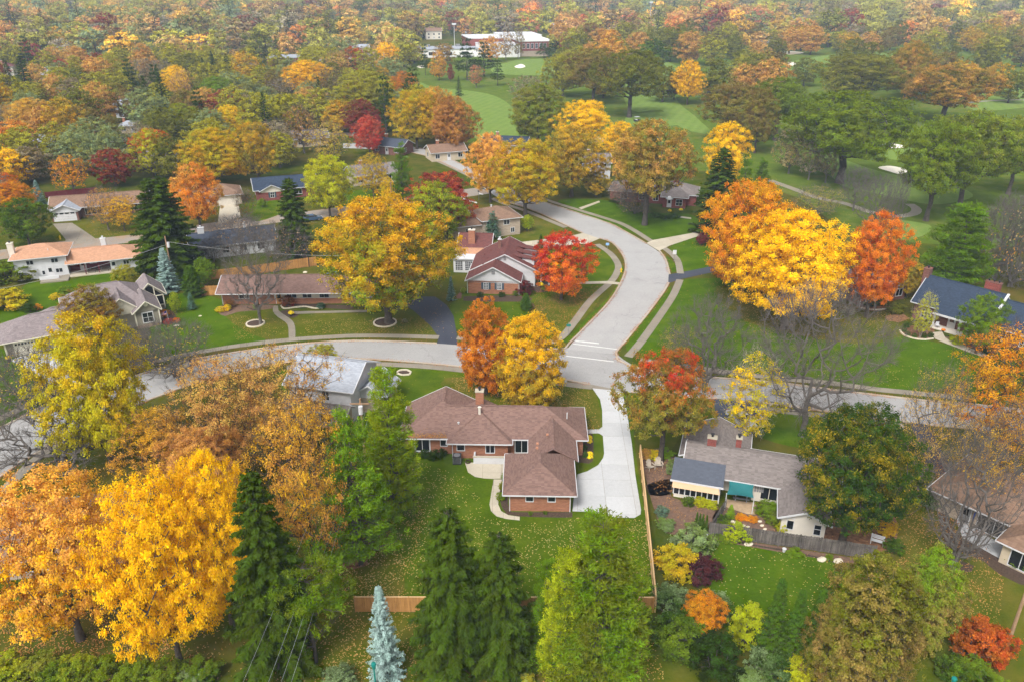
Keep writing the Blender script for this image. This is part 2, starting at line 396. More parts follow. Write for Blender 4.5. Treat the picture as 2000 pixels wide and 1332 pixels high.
g = link('ground', mesh('ground', [(-4500, -300, 0), (4500, -300, 0), (4500, 7000, 0), (-4500, 7000, 0)], [(0, 1, 2, 3)], M['ground'])); g['kind'] = 'structure'

ROADA = [(-150,905),(0,836),(91,790),(250,738),(346,710),(371,703),(469,687),(560,675),(693,666),(856,671),(1000,680),(1108,679)], \
        [(1203,690),(1240,716),(1300,728),(1401,738),(1517,747),(1625,761),(1804,782),(1874,787),(2100,812),(2400,850)], \
        [(2400,925),(2100,868),(1947,843),(1776,825),(1633,806),(1500,788),(1400,780),(1228,766),(1155,752),(1105,742),(1000,727),(867,713),(760,704),(658,701),(560,708),(480,722),(400,742),(330,766),(250,798),(168,838),(87,876),(0,931),(-150,1050)]
pa = smooth(W(ROADA[0]), 2) + smooth(W(ROADA[1]), 2) + smooth(W(ROADA[2]), 2)
sheet_world('road', pa, 0.012, M['road'])
BL = [(1108,682),(1140,643),(1189,591),(1213,552),(1222,524),(1217,500),(1196,475),(1140,457),(1045,413),(986,394),(942,366),(902,337),(846,310),(804,299),(748,293),(670,290)]
BR = [(670,281),(750,282),(804,288),(846,296),(902,322),(960,350),(1005,373),(1052,392),(1105,409),(1189,437),(1210,447),(1266,479),(1294,500),(1308,535),(1297,570),(1266,612),(1224,664),(1203,692)]
sheet_world('road', smooth(W(BL), 2) + smooth(W(BR), 2), 0.016, M['road'])
cc = smooth([G(-150,520)] + W([(115,482),(250,466),(385,448),(535,428),(612,420),(770,398),(950,372)]), 3)
sheet_world('road', offset(cc, 3.6) + offset(cc, -3.6)[::-1], 0.008, M['roadc'])
far_st = smooth([Vector((-190, 238, 0)), Vector((-120, 268, 0)), Vector((-60, 292, 0)), Vector((-42, 268, 0))], 4)
sheet_world('road', offset(far_st, 3) + offset(far_st, -3)[::-1], 0.006, M['roadc'])
for pts in ([(1124,665),(1170,670),(1169.5,672),(1123.5,667)], [(1119,671),(1205,681.5),(1204.7,682.8),(1118.8,672.3)], [(1106,694.5),(1199,705.5),(1198.7,707),(1105.7,696)],
            [(905,388),(932,396),(931,398),(904,390)], [(935,377),(944,380),(943,381.5),(934,378.5)]):
    sheet('road_marking', pts, 0.021, M['paint'])

def kerb(pts, step=2.0):
    P = smooth(W(pts), step); A = offset(P, 0.16); B = offset(P, -0.16); V = []; F = []
    for a, b_ in zip(A, B): V += [(a.x, a.y, 0), (a.x, a.y, 0.13), (b_.x, b_.y, 0.13), (b_.x, b_.y, 0)]
    for i in range(len(P) - 1):
        k = 4 * i; F += [(k, k+1, k+5, k+4), (k+1, k+2, k+6, k+5), (k+2, k+3, k+7, k+6)]
    k = 4 * (len(P) - 1); F += [(3, 2, 1, 0), (k, k+1, k+2, k+3)]
    o = link('kerb', mesh('kerb', V, F, M['kerb'])); o['kind'] = 'structure'; return P
KERBS = [kerb(k) for k in (
    [(-150,905),(0,836),(91,790),(150,770)], [(200,753),(250,738),(346,710),(371,703),(469,687),(560,675),(693,666),(853,671)],
    [(893,673),(1000,680),(1080,684),(1104,681),(1112,671),(1140,643),(1189,591),(1213,552),(1222,524),(1217,500),(1196,475),(1172,466)],
    [(1138,456),(1045,413),(990,395)], [(2400,850),(2100,812),(1874,787),(1804,782),(1625,761),(1517,747),(1401,738),(1300,728),(1235,717),(1206,703),(1203,689),(1224,664),(1266,612),(1297,570),(1306,553)],
    [(1308,536),(1300,508),(1288,491)], [(1263,477),(1210,447),(1189,437),(1105,409),(1052,392),(1005,373),(960,350),(902,322),(846,296),(804,288)],
    [(2400,925),(2100,868),(1947,843),(1810,829)], [(1776,825),(1633,806),(1500,788),(1485,786)], [(1400,778),(1300,771),(1232,765)],
    [(1152,751),(1105,742),(1000,727),(867,713),(760,704),(658,701),(560,708),(480,722),(400,742),(330,766),(250,798),(168,838),(87,876),(0,931),(-150,1050)],
    [(902,337),(846,310),(804,299),(748,293)])]

def sidewalk(pts, wd=1.35, slab=1.6, mat='walk', z=0.05, gap=0.025, name='sidewalk'):
    """a run of concrete slabs, one object per slab"""
    P = smooth(W(pts), slab); A = offset(P, wd / 2); B = offset(P, -wd / 2)
    root = empty(name, P[0]); root['kind'] = 'structure'; o = P[0]
    for i in range(len(P) - 1):
        d = (P[i+1] - P[i]).normalized() * gap
        q = [A[i] + d, B[i] + d, B[i+1], A[i+1]]
        q = [p - o for p in q]; zz = z + RND.uniform(-0.008, 0.008)
        V = [(p.x, p.y, zz) for p in q] + [(p.x, p.y, 0) for p in q]
        link('slab', mesh('slab', V, [(0,1,2,3),(0,4,5,1),(1,5,6,2),(2,6,7,3),(3,7,4,0)], M[mat]), root)
sidewalk([(-60,846),(0,817),(91,775),(150,750)])
sidewalk([(215,730),(280,711),(371,691),(469,675),(563,664),(650,658),(700,656),(780,656.5),(857,659)])
sidewalk([(892,660),(990,667),(1060,670),(1094,661),(1119,633),(1154,587),(1192,552),(1205,533),(1207,517),(1192,496),(1166,478)])
sidewalk([(1105,445),(1035,416),(986,399),(960,388)], slab=2.2)
sidewalk([(1227,697),(1252,668),(1290,615),(1315,577),(1328,547)])
sidewalk([(1329,535),(1322,507),(1301,488),(1293,483)])
sidewalk([(1272,472),(1227,444),(1192,430),(1091,399),(1040,382)], slab=2.0)
sidewalk([(1250,703),(1330,714),(1401,724),(1517,738),(1615,747),(1720,761),(1825,771),(1880,777)])
sidewalk([(1480,797),(1560,806),(1632,815),(1700,823),(1765,832)])
sidewalk([(1157,756),(1105,750),(1000,735),(867,719),(765,712),(661,709.5),(560,718)])
sidewalk([(189,818),(120,860),(63,903),(0,964),(-60,1015)])
sidewalk([(918,345),(870,322),(838,309)], slab=2.6)

# lawns
LAWNS = [('lawn', [(540,730),(700,712),(880,722),(1120,757),(1165,762),(1230,775),(1240,870),(1283,1195),(1240,1210),(690,1215),(600,1150),(560,1060),(640,960),(640,850)], 'lawn'),
 ('lawn', [(870,738),(1000,742),(1110,757),(1160,762),(1174,835),(1145,838),(1060,800),(960,790),(880,775)], 'lawnd'), ('lawn', [(560,940),(690,930),(750,1010),(790,1150),(700,1190),(600,1150)], 'lawnd'),
 ('lawn', [(1246,692),(1322,560),(1330,548),(1420,545),(1480,570),(1640,615),(1720,635),(1800,662),(1925,700),(1800,766),(1500,734),(1330,712)], 'lawnb'),
 ('lawn', [(1400,560),(1500,575),(1650,606),(1770,640),(1700,672),(1560,655),(1440,620)], 'lawnd'),
 ('lawn', [(325,580),(430,585),(520,660),(440,680),(300,705),(290,660)], 'lawnb'),
 ('lawn', [(430,602),(540,602),(700,612),(800,605),(850,655),(700,654),(520,662)], 'lawnd'),
 ('lawn', [(1095,656),(1155,580),(1200,535),(1203,517),(1188,497),(1160,485),(1080,482),(1000,500),(890,585),(880,600),(885,640),(1000,660)], 'lawn'),
 ('lawn', [(1045,592),(1120,572),(1172,583),(1105,648),(1030,648)], 'lawnd'),
 ('lawn', [(1275,468),(1090,396),(1180,392),(1250,415),(1350,420),(1355,452)], 'lawnb'),
 ('lawn', [(1310,482),(1370,462),(1420,478),(1400,518),(1335,530),(1325,505)], 'lawnb'),
 ('lawn', [(35,570),(60,552),(120,552),(230,532),(300,560),(270,590),(80,640),(-60,640)], 'lawnb'),
 ('lawn', [(1385,1052),(1480,1062),(1640,1095),(1700,1105),(1640,1180),(1560,1240),(1420,1230),(1380,1140)], 'lawnb'),
 ('lawn', [(1500,803),(1640,818),(1720,828),(1740,880),(1600,880),(1480,850)], 'lawnb'),
 ('lawn', [(1225,768),(1290,775),(1400,790),(1395,830),(1330,850),(1310,880),(1255,870),(1240,830)], 'lawnd'),
 ('lawn', [(1000,505),(1040,485),(1100,447),(1030,420),(985,430)], 'lawnd'),
 ('lawn', [(1740,1020),(1830,1010),(2050,1180),(2050,1400),(1700,1400),(1760,1160)], 'lawnd'),
 ('lawn', [(0,680),(60,740),(80,790),(-40,830),(-100,700)], 'lawnb'),
 ('lawn', [(650,1190),(1270,1215),(1330,1420),(560,1420)], 'lawnd'),
 ('lawn', [(700,372),(780,372),(775,402),(680,405),(660,395)], 'lawn'),
 ('lawn', [(110,470),(145,435),(270,440),(380,425),(380,442),(250,460)], 'lawnd'), ('lawn', [(470,395),(540,392),(560,408),(535,424),(490,432)], 'lawn')]
for i, (nm, p, mt) in enumerate(LAWNS): sheet(nm, p, 0.002 + 0.0005 * i, M[mt], sm=1.5)
# grass strips between kerb and sidewalk
for i, (p, mt) in enumerate([([(1120,650),(1145,622),(1186,583),(1205,555),(1212,530),(1216,518),(1218,540),(1208,560),(1184,592),(1135,646),(1112,668),(1098,668)], 'lawnb'),
    ([(1232,690),(1222,672),(1240,640),(1270,612),(1300,570),(1309,560),(1308,580),(1280,622),(1250,660)], 'lawnb'),
    ([(1300,500),(1318,516),(1322,530),(1313,533),(1306,520)], 'lawnb'), ([(1500,793),(1640,809),(1640,813),(1500,797)], 'lawnd')]):
    sheet('grass_verge', p, 0.02 + 0.001 * i, M[mt], sm=1.0)

# golf course
sheet('golf_rough', [(770,150),(820,118),(1080,98),(1500,86),(2100,86),(2150,500),(1790,475),(1650,450),(1555,385),(1400,335),(1190,330),(1150,300),(1010,292),(925,282),(880,262),(800,190)], 0.003, M['rough'])
for i, (p, sm) in enumerate([([(815,160),(850,172),(900,176),(960,186),(1000,210),(1010,250),(985,262),(950,240),(915,208),(860,186),(815,176)], 3), ([(940,236),(1000,240),(1010,280),(950,282),(925,262)], 3),
    ([(960,135),(1010,118),(1090,116),(1150,130),(1080,146),(985,146)], 4), ([(1220,150),(1290,120),(1330,140),(1320,190),(1360,230),(1390,262),(1330,250),(1290,215),(1230,215)], 4),
    ([(1500,132),(1620,108),(1720,100),(1800,112),(1640,122),(1540,140)], 4), ([(1600,300),(1700,330),(1760,345),(1860,362),(1900,385),(1820,400),(1720,380),(1640,360)], 3),
    ([(1730,296),(1790,290),(1800,310),(1740,312)], 2), ([(1690,432),(1730,428),(1815,440),(1800,462),(1730,470)], 2), ([(1230,225),(1330,220),(1350,240),(1240,250)], 3), ([(1860,170),(1990,170),(2050,200),(1900,215)], 4)]):
    sheet('fairway', p, 0.009 + 0.001 * i, M['fairway'], sm=sm)
for p in ([(1722,284),(1735,281),(1760,284),(1772,289),(1740,290)], [(1715,328),(1740,325),(1772,333),(1760,341),(1738,336)], [(1830,322),(1850,310),(1868,308),(1880,325),(1860,329)],
          [(1523,104),(1545,101),(1570,104),(1545,107)], [(1528,125),(1545,122),(1555,125),(1545,129)], [(1005,131),(1018,126),(1026,131),(1014,134)], [(814,131),(824,128),(831,132),(822,134)], [(1140,276),(1170,268),(1180,276),(1160,281)]):
    sheet('sand_bunker', p, 0.03, M['sand'], sm=1.2)
cp = smooth(W([(1500,352),(1545,368),(1600,388),(1650,398),(1700,415),(1745,423),(1782,419),(1790,409),(1776,399)]), 1.5)
sheet_world('cart_path', offset(cp, 1.2) + offset(cp, -1.2)[::-1], 0.026, M['walk'])
cp = smooth(W([(1860,205),(1930,198),(2000,196),(2060,200)]), 4)
sheet_world('cart_path', offset(cp, 1.2) + offset(cp, -1.2)[::-1], 0.026, M['walk'])

# driveways: concrete ones are laid as slabs
def clip(P, x0, x1, y0, y1):
    for ax, v, sgn in ((0, x0, 1), (0, x1, -1), (1, y0, 1), (1, y1, -1)):
        out = []
        for i in range(len(P)):
            a, b_ = P[i], P[(i+1) % len(P)]; da = (a[ax]-v)*sgn; db = (b_[ax]-v)*sgn
            if da >= 0: out.append(a)
            if (da >= 0) != (db >= 0):
                t = da / (da - db); out.append((a[0]+(b_[0]-a[0])*t, a[1]+(b_[1]-a[1])*t))
        P = out
        if len(P) < 3: return []
    return P
def slab_area(name, px, cell, rot, mat, z=0.03, sm=None, gap=0.035):
    P = W(px)
    if sm: P = smooth(P, sm, True)
    o = P[0]; cr, sr = math.cos(-rot), math.sin(-rot)
    L = [((p.x-o.x)*cr-(p.y-o.y)*sr, (p.x-o.x)*sr+(p.y-o.y)*cr) for p in P]
    root = empty(name, (o.x, o.y, 0), rot); root['kind'] = 'structure'
    xs = [p[0] for p in L]; ys = [p[1] for p in L]
    i0, i1 = math.floor(min(xs)/cell), math.ceil(max(xs)/cell); j0, j1 = math.floor(min(ys)/cell), math.ceil(max(ys)/cell)
    for i in range(i0, i1):
        for j in range(j0, j1):
            q = clip(L, i*cell+gap/2, (i+1)*cell-gap/2, j*cell+gap/2, (j+1)*cell-gap/2)
            if len(q) < 3: continue
            ar = abs(sum(q[k][0]*q[(k+1)%len(q)][1]-q[(k+1)%len(q)][0]*q[k][1] for k in range(len(q))))/2
            if ar < 0.05: continue
            sheet_world('slab', q, z + RND.uniform(-0.003, 0.003), M[mat], thick=0.02, parent=root)
    sheet_world('joint_bed', L, z - 0.022, M['walk'], parent=root)
slab_area('driveway', [(1157,758),(1215,764),(1224,801),(1234,866),(1241,929),(1252,995),(1251,1004),(1239,1011),(1203,1010),(1150,999),(1118,998),(1122,960),(1128,926),(1147,920),(1168,908),(1178,894),(1180,885),(1177,846),(1176,800),(1172,780)], 3.2, math.radians(-2), 'newcon')
sheet('apron', [(1156,751),(1228,765),(1216,766),(1157,760)], 0.026, M['walk'])
slab_area('front_walk', [(1141,839),(1170,838),(1178,832),(1178,851),(1170,846),(1141,846)], 1.6, 0, 'newcon', 0.034)
slab_area('patio', [(908,903),(990,903),(990,934),(964,935),(945,934),(928,931),(914,922)], 2.2, 0, 'tancon', 0.05)
slab_area('garden_path', [(964,936),(960,960),(956,985),(959,998),(970,1008),(988,1013),(1015,1016),(1015,1009),(993,1006),(979,998),(973,985),(976,960),(981,936)], 1.2, 0, 'tancon', 0.045)
sheet('asphalt_driveway', [(775,588),(800,580),(850,580),(873,597),(886,618),(893,660),(893,674),(853,671),(857,659),(840,636),(806,606)], 0.027, M['asph'])
sheet('asphalt_driveway', [(1306,537),(1329,533),(1400,519),(1450,518),(1450,532),(1390,533),(1330,546),(1305,554)], 0.027, M['asph'])
slab_area('driveway', [(1262,476),(1275,470),(1358,455),(1374,459),(1310,480),(1287,491)], 3.0, math.radians(20), 'tancon', 0.06)
slab_area('driveway', [(985,478),(1050,470),(1115,462),(1139,456),(1171,467),(1150,476),(1050,486),(985,492)], 3.0, math.radians(-5), 'tancon', 0.06)
slab_area('front_walk', [(1070,554),(1115,552),(1188,550),(1213,553),(1211,557),(1186,555),(1115,556),(1070,558)], 1.4, 0, 'tancon', 0.06)
slab_area('driveway', [(17,703),(62,690),(110,690),(150,748),(200,735),(205,752),(150,772),(95,748),(60,722)], 3.0, math.radians(30), 'newcon', 0.04)
slab_area('driveway', [(103,438),(141,436),(180,462),(195,473),(128,480),(128,468)], 3.4, math.radians(20), 'walk', 0.03)
sheet('driveway', [(430,402),(466,398),(470,425),(425,440)], 0.02, M['tancon'])
sheet('asphalt_driveway', [(1395,778),(1485,786),(1475,840),(1450,878),(1400,850)], 0.022, M['asph'])
sheet('asphalt_driveway', [(1776,824),(1812,829),(1850,900),(1900,960),(1880,985),(1810,900)], 0.022, M['asph'])
slab_area('front_walk', [(535,598),(543,598),(544,607),(556,616),(570,626),(576,638),(576,661),(565,662),(563,640),(558,630),(543,620),(533,609)], 1.3, 0, 'walk', 0.045, 1.0)
slab_area('garden_path', [(572,609),(640,608),(720,606),(720,610),(640,612),(574,614)], 1.3, 0, 'walk', 0.04)
slab_area('front_walk', [(1819,650),(1840,648),(1846,660),(1870,670),(1900,682),(1940,694),(1932,701),(1890,687),(1850,672),(1826,662)], 1.3, math.radians(-48), 'tancon', 0.05)
sheet('front_walk', [(1130,407),(1170,393),(1172,396),(1136,410)], 0.05, M['tancon'])
sheet('front_walk', [(1320,422),(1350,426),(1350,429),(1320,425)], 0.05, M['tancon'])
sheet('brick_path', [(891,580),(898,572),(902,574),(901,584),(893,584)], 0.03, M['brickd'])
# planting beds
for px, mt in (([(992,985),(998,999),(1118,1000),(1118,1010),(1015,1008),(990,1004),(980,990),(974,950),(982,930),(992,936)], 'mulch'), ([(1128,848),(1136,842),(1157,846),(1158,900),(1150,905),(1128,902)], 'mulch'),
    ([(790,722),(803,726),(800,732),(786,733),(774,729),(778,724)], 'mulch'), ([(1255,890),(1300,875),(1325,905),(1312,970),(1400,985),(1385,1040),(1300,1040),(1280,1000),(1265,950)], 'soil'),
    ([(1260,948),(1312,935),(1310,965),(1268,966)], 'mulch'), ([(1410,990),(1480,985),(1530,1000),(1530,1045),(1440,1035),(1392,1020)], 'soil'),
    ([(1386,1045),(1480,1060),(1700,1095),(1690,1104),(1480,1070),(1386,1052)], 'soil'), ([(905,580),(1010,578),(1040,585),(1012,590),(905,588)], 'mulch'), ([(1040,560),(1075,548),(1078,566),(1050,572)], 'mulch'),
    ([(1757,645),(1790,635),(1822,640),(1824,655),(1818,662),(1790,664),(1765,657)], 'litter'), ([(1830,655),(1900,668),(1955,680),(1940,690),(1900,680),(1850,666)], 'soil'),
    ([(1670,600),(1720,598),(1745,602),(1715,608),(1690,606)], 'litter'), ([(1730,618),(1765,614),(1775,622),(1755,630),(1735,627)], 'litter'),
    ([(430,598),(540,597),(530,604),(465,610),(440,618),(425,610)], 'soil'), ([(548,608),(572,607),(586,613),(572,622),(558,619)], 'mulch'), ([(555,600),(625,602),(690,605),(690,598),(560,594)], 'mulch'),
    ([(1830,960),(1850,1000),(1870,1040),(1930,1075),(1990,1110),(2030,1150),(1990,1140),(1950,1120),(1920,1095),(1870,1075),(1840,1050)], 'mulch'), ([(1863,1100),(1880,1096),(1902,1104),(1898,1116),(1872,1117)], 'mulch'),
    ([(1540,1040),(1620,1060),(1720,1078),(1750,1060),(1740,1000),(1640,1010)], 'litter'), ([(330,605),(345,622),(330,635),(300,630),(295,615)], 'mulch'), ([(672,1082),(712,1080),(720,1102),(690,1112),(665,1104)], 'litter'), ([(860,1285),(900,1280),(990,1290),(1000,1312),(920,1325),(850,1315)], 'litter'),
    ([(1040,592),(1022,600),(1030,606),(1044,602)], 'mulch'), ([(870,640),(890,655),(870,660)], 'mulch')):
    sheet('planting_bed', px, 0.014, M[mt], sm=1.0)
sheet('terrace', [(1420,975),(1478,982),(1475,1005),(1460,1004),(1418,990)], 0.04, M['deck'])
sheet('terrace', [(1865,1010),(1900,1025),(1985,1085),(1960,1095),(1880,1050)], 0.03, M['newcon'])
sheet('patio', [(605,545),(640,540),(655,545),(640,552),(610,553)], 0.03, M['tancon'])
sheet('swimming_pool', [(632,535),(660,530),(675,535),(650,541)], 0.05, M['water'])
# ------------------------------------------------------------------ houses
LAND = []   # landmarks for labels: (position, phrase)
class House:
    def __init__(s, name, label, x, y, deg, cat='house', short=None):
        s.r = empty(name, (x, y, 0), math.radians(deg)); tag(s.r, label, cat); s.n = name
        if short: LAND.append((Vector((x, y, 0)), short))
    def box(s, part, x0, x1, y0, y1, z0, z1, mat, parent=None):
        return MB().box(x0, x1, y0, y1, z0, z1).build(part, M[mat], parent or s.r)
    def wall(s, x0, x1, y0, y1, z0, z1, mat): return s.box('wall', x0, x1, y0, y1, z0, z1, mat)
    def roof(s, x0, x1, y0, y1, ze, rise, mat, axis='x', ends=(1, 1), t=0.16, trim='white', gable=None, inset=0.45, run=None):
        """eave rectangle, ridge along AXIS; ends: 1 hip, 0 gable (low end, high end)"""
        sw = axis == 'y'
        a0, a1, b0, b1 = (y0, y1, x0, x1) if sw else (x0, x1, y0, y1)
        bm_ = (b0 + b1) / 2; hw = (b1 - b0) / 2; k = run if run is not None else hw
        r0 = a0 + (k if ends[0] else 0); r1 = a1 - (k if ends[1] else 0)
        if r1 < r0: r0 = r1 = (r0 + r1) / 2
        T = [(a0, b0, ze), (a1, b0, ze), (a1, b1, ze), (a0, b1, ze), (r0, bm_, ze + rise), (r1, bm_, ze + rise)]
        fl = (lambda p: (p[1], p[0], p[2])) if sw else (lambda p: p)
        V = [fl(p) for p in T] + [fl((p[0], p[1], p[2] - t)) for p in T]
        top = [(0, 1, 5, 4), (2, 3, 4, 5)] + ([(3, 0, 4)] if ends[0] else []) + ([(1, 2, 5)] if ends[1] else [])
        F = list(top) + [tuple(i + 6 for i in f[::-1]) for f in top]
        for e in [(0, 1), (2, 3)] + ([(3, 0)] if ends[0] else [(3, 4), (4, 0)]) + ([(1, 2)] if ends[1] else [(1, 5), (5, 2)]): F.append((e[0], e[0] + 6, e[1] + 6, e[1]))
        if sw: F = [f[::-1] for f in F]
        ro = link('roof', mesh('roof', V, F, M[mat]), s.r)
        P = lambda a, b, z: Vector(fl((a, b, z)))
        def gb(*q): MB().bar(*q).build('fascia', M[trim], ro)
        for b, o in ((b0, -0.05), (b1, 0.05)): gb(P(a0 - 0.05, b + o, ze - 0.07), P(a1 + 0.05, b + o, ze - 0.07), 0.07, 0.13)
        for e, a, o in ((ends[0], a0, -0.05), (ends[1], a1, 0.05)):
            if e: gb(P(a + o, b0, ze - 0.07), P(a + o, b1, ze - 0.07), 0.07, 0.13)
            elif gable:
                for b in (b0, b1): gb(P(a + o, b, ze - 0.07), P(a + o, bm_, ze + rise - 0.07), 0.09, 0.16)
        if r1 - r0 > 1.5:
            MB().bar(P(r0 + 0.1, bm_, ze + rise + 0.0), P(r1 - 0.1, bm_, ze + rise + 0.0), 0.3, 0.07).build('ridge_cap', M[mat], ro)
        if gable:
            for e, a, sg in ((ends[0], a0, 1), (ends[1], a1, -1)):
                if e: continue
                ai = a + sg * inset; bi0 = b0 + inset; bi1 = b1 - inset; zr = ze + rise - t - 0.02; zl = ze - t - 0.02 + rise * inset / hw
                Vg = [fl(p) for p in [(ai, bi0, ze - t - 0.3), (ai, bi1, ze - t - 0.3), (ai, bi1, zl), (ai, bm_, zr), (ai, bi0, zl)]]
                Vg += [fl((ai + sg * 0.2, q[1], q[2])) for q in [(ai, bi0, ze - t - 0.3), (ai, bi1, ze - t - 0.3), (ai, bi1, zl), (ai, bm_, zr), (ai, bi0, zl)]]
                Fg = [(0, 1, 2, 3, 4), (9, 8, 7, 6, 5)] + [(i, (i+1) % 5, 5 + (i+1) % 5, 5 + i) for i in range(5)]
                link('gable_wall', mesh('gable_wall', Vg, Fg, M[gable]), s.r)
        return ro
    def opening(s, part, side, at, pos, z, w_, h, nx=2, ny=1, frame='white', proud=0.05, fw=0.09, glass='glass', shutters=None, label=None):
        """SIDE S/N/E/W: AT is the wall plane, POS the centre along it, Z the sill height"""
        sg = -1 if side in 'SW' else 1
        def B(mb, u0, u1, z0, z1, d0, d1):
            a, b_ = sorted((at + sg * d0, at + sg * d1))
            if side in 'SN': mb.box(u0, u1, a, b_, z0, z1)
            else: mb.box(a, b_, u0, u1, z0, z1)
        f = MB(); u0, u1 = pos - w_ / 2, pos + w_ / 2
        B(f, u0 - fw, u0, z - fw, z + h + fw, -0.05, proud); B(f, u1, u1 + fw, z - fw, z + h + fw, -0.05, proud)
        B(f, u0, u1, z + h, z + h + fw, -0.05, proud); B(f, u0, u1, z - fw, z, -0.05, proud + 0.03)
        for i in range(1, nx): B(f, u0 + w_ * i / nx - 0.035, u0 + w_ * i / nx + 0.035, z, z + h, -0.05, proud - 0.01)
        for j in range(1, ny): B(f, u0, u1, z + h * j / ny - 0.03, z + h * j / ny + 0.03, -0.05, proud - 0.013)
        o = f.build(part, M[frame], s.r); g_ = MB(); B(g_, u0, u1, z, z + h, -0.04, 0.015); g_.build('pane', M[glass], o)
        if shutters:
            for c_ in (u0 - fw - 0.22, u1 + fw + 0.22):
                q = MB(); B(q, c_ - 0.2, c_ + 0.2, z - 0.05, z + h + 0.05, -0.02, 0.06); q.build('shutter', M[shutters], s.r)
        return o
    def win(s, *a, **k): return s.opening('window', *a, **k)
    def door(s, side, at, pos, w_=0.95, h=2.05, mat='white', z=0.1, light=True):
        sg = -1 if side in 'SW' else 1
        def B(mb, u0, u1, z0, z1, d0, d1):
            a, b_ = sorted((at + sg * d0, at + sg * d1))
            if side in 'SN': mb.box(u0, u1, a, b_, z0, z1)
            else: mb.box(a, b_, u0, u1, z0, z1)
        m = MB(); B(m, pos - w_/2, pos + w_/2, z, z + h, -0.05, 0.06); o = m.build('door', M[mat], s.r)
        k = MB(); B(k, pos + w_*0.32, pos + w_*0.40, z + 1.0, z + 1.08, 0.06, 0.13); k.build('handle', M['black'], o)
        if light: q = MB(); B(q, pos - w_*0.3, pos + w_*0.3, z + h*0.5, z + h*0.88, 0.05, 0.07); q.build('pane', M['glass'], o)
        f = MB(); B(f, pos - w_/2 - 0.1, pos - w_/2 - 0.005, z, z + h + 0.1, -0.05, 0.05); B(f, pos + w_/2 + 0.005, pos + w_/2 + 0.1, z, z + h + 0.1, -0.05, 0.05); B(f, pos - w_/2 - 0.1, pos + w_/2 + 0.1, z + h + 0.1, z + h + 0.2, -0.05, 0.05); f.build('door_frame', M['white'], o)
        return o
    def garage_door(s, side, at, pos, w_, h=2.15, mat='white', rows=4, lights=4):
        sg = -1 if side in 'SW' else 1
        def B(mb, u0, u1, z0, z1, d0, d1):
            a, b_ = sorted((at + sg * d0, at + sg * d1))
            if side in 'SN': mb.box(u0, u1, a, b_, z0, z1)
            else: mb.box(a, b_, u0, u1, z0, z1)
        e = MB(); B(e, pos - w_/2 - 0.14, pos - w_/2, 0, h + 0.16, -0.05, 0.06); B(e, pos + w_/2, pos + w_/2 + 0.14, 0, h + 0.16, -0.05, 0.06); B(e, pos - w_/2, pos + w_/2, h, h + 0.16, -0.05, 0.06)
        o = e.build('garage_door', M['white' if mat == 'white' else 'cream'], s.r)
        for r in range(rows):
            q = MB(); B(q, pos - w_/2 + 0.01, pos + w_/2 - 0.01, r*h/rows + 0.012, (r+1)*h/rows - 0.012, -0.05, 0.025); q.build('panel', M[mat], o)
        for i in range(lights):
            c_ = pos - w_/2 + w_*(i + 0.5)/lights; q = MB(); B(q, c_ - w_/lights*0.34, c_ + w_/lights*0.34, h*0.80, h*0.95, 0.02, 0.035); q.build('pane', M['glass'], o)
    def chimney(s, x, y, z0, z1, wx=0.9, wy=0.7, mat='brick', cap='stucco', pots=1):
        o = s.box('chimney', x - wx/2, x + wx/2, y - wy/2, y + wy/2, z0, z1, mat)
        s.box('chimney_cap', x - wx/2 - 0.06, x + wx/2 + 0.06, y - wy/2 - 0.06, y + wy/2 + 0.06, z1, z1 + 0.12, cap, o)
        for i in range(pots):
            c_ = x + (i - (pots - 1) / 2) * wx / max(pots, 1)
            MB().tube((c_, y, z1 + 0.12), (c_, y, z1 + 0.42), 0.13, 0.13).box(c_ - 0.2, c_ + 0.2, y - 0.2, y + 0.2, z1 + 0.45, z1 + 0.49).tube((c_, y, z1 + 0.4), (c_, y, z1 + 0.46), 0.03, 0.03).build('flue', M['white' if cap == 'white' else 'black'], o)
    def spout(s, x, y, z): MB().box(x - 0.045, x + 0.045, y - 0.05, y + 0.05, 0.05, z).build('downspout', M['white'], s.r)
    def vent(s, x, y, z, h=0.4, r=0.06, mat='white'): MB().tube((x, y, z - 0.3), (x, y, z + h), r, r).tube((x, y, z + h), (x, y, z + h + 0.04), r * 1.5, r * 1.5).build('roof_vent', M[mat], s.r)
    def boxvent(s, x, y, z, mat='copper'): MB().box(x - 0.14, x + 0.14, y - 0.14, y + 0.14, z - 0.1, z + 0.09).build('roof_vent', M[mat], s.r)

# --- 1. the brown-roofed brick house in the middle
h = House('brick_house', 'orange brick ranch house with mauve-brown hip roofs beside the bright concrete driveway', 0, 82, -1.3, short='the mauve-roofed brick ranch')
h.wall(-13.2, 8.6, 0.95, 7.8, 0, 2.42, 'brick'); h.wall(-13.2, -4.3, 7.8, 8.4, 0, 2.40, 'brick')
h.wall(-7.25, -0.5, 0.0, 0.95, 0, 2.40, 'brick'); h.wall(2.6, 7.0, -3.2, 0.95, 0, 2.41, 'brick'); h.wall(-0.1, 6.65, -10.3, -3.0, 0, 2.43, 'brick')
h.roof(-8.6, 9.15, 0.42, 8.4, 2.5, 2.36, 'shbrown', ends=(0, 1), run=5.2)
h.roof(-13.85, -3.6, 0.38, 8.9, 2.48, 2.6, 'shbrown', axis='y', ends=(1, 0), run=5.0, gable='brick')
h.roof(-7.85, 0.05, -0.6, 7.0, 2.44, 2.05, 'shbrown', axis='y', ends=(1, 0))
h.roof(1.95, 7.72, -4.0, 5.0, 2.47, 1.62, 'shbrown', axis='y', ends=(0, 0))
h.roof(-0.75, 7.25, -10.85, -2.75, 2.5, 2.2, 'shbrown', axis='y', run=3.1)
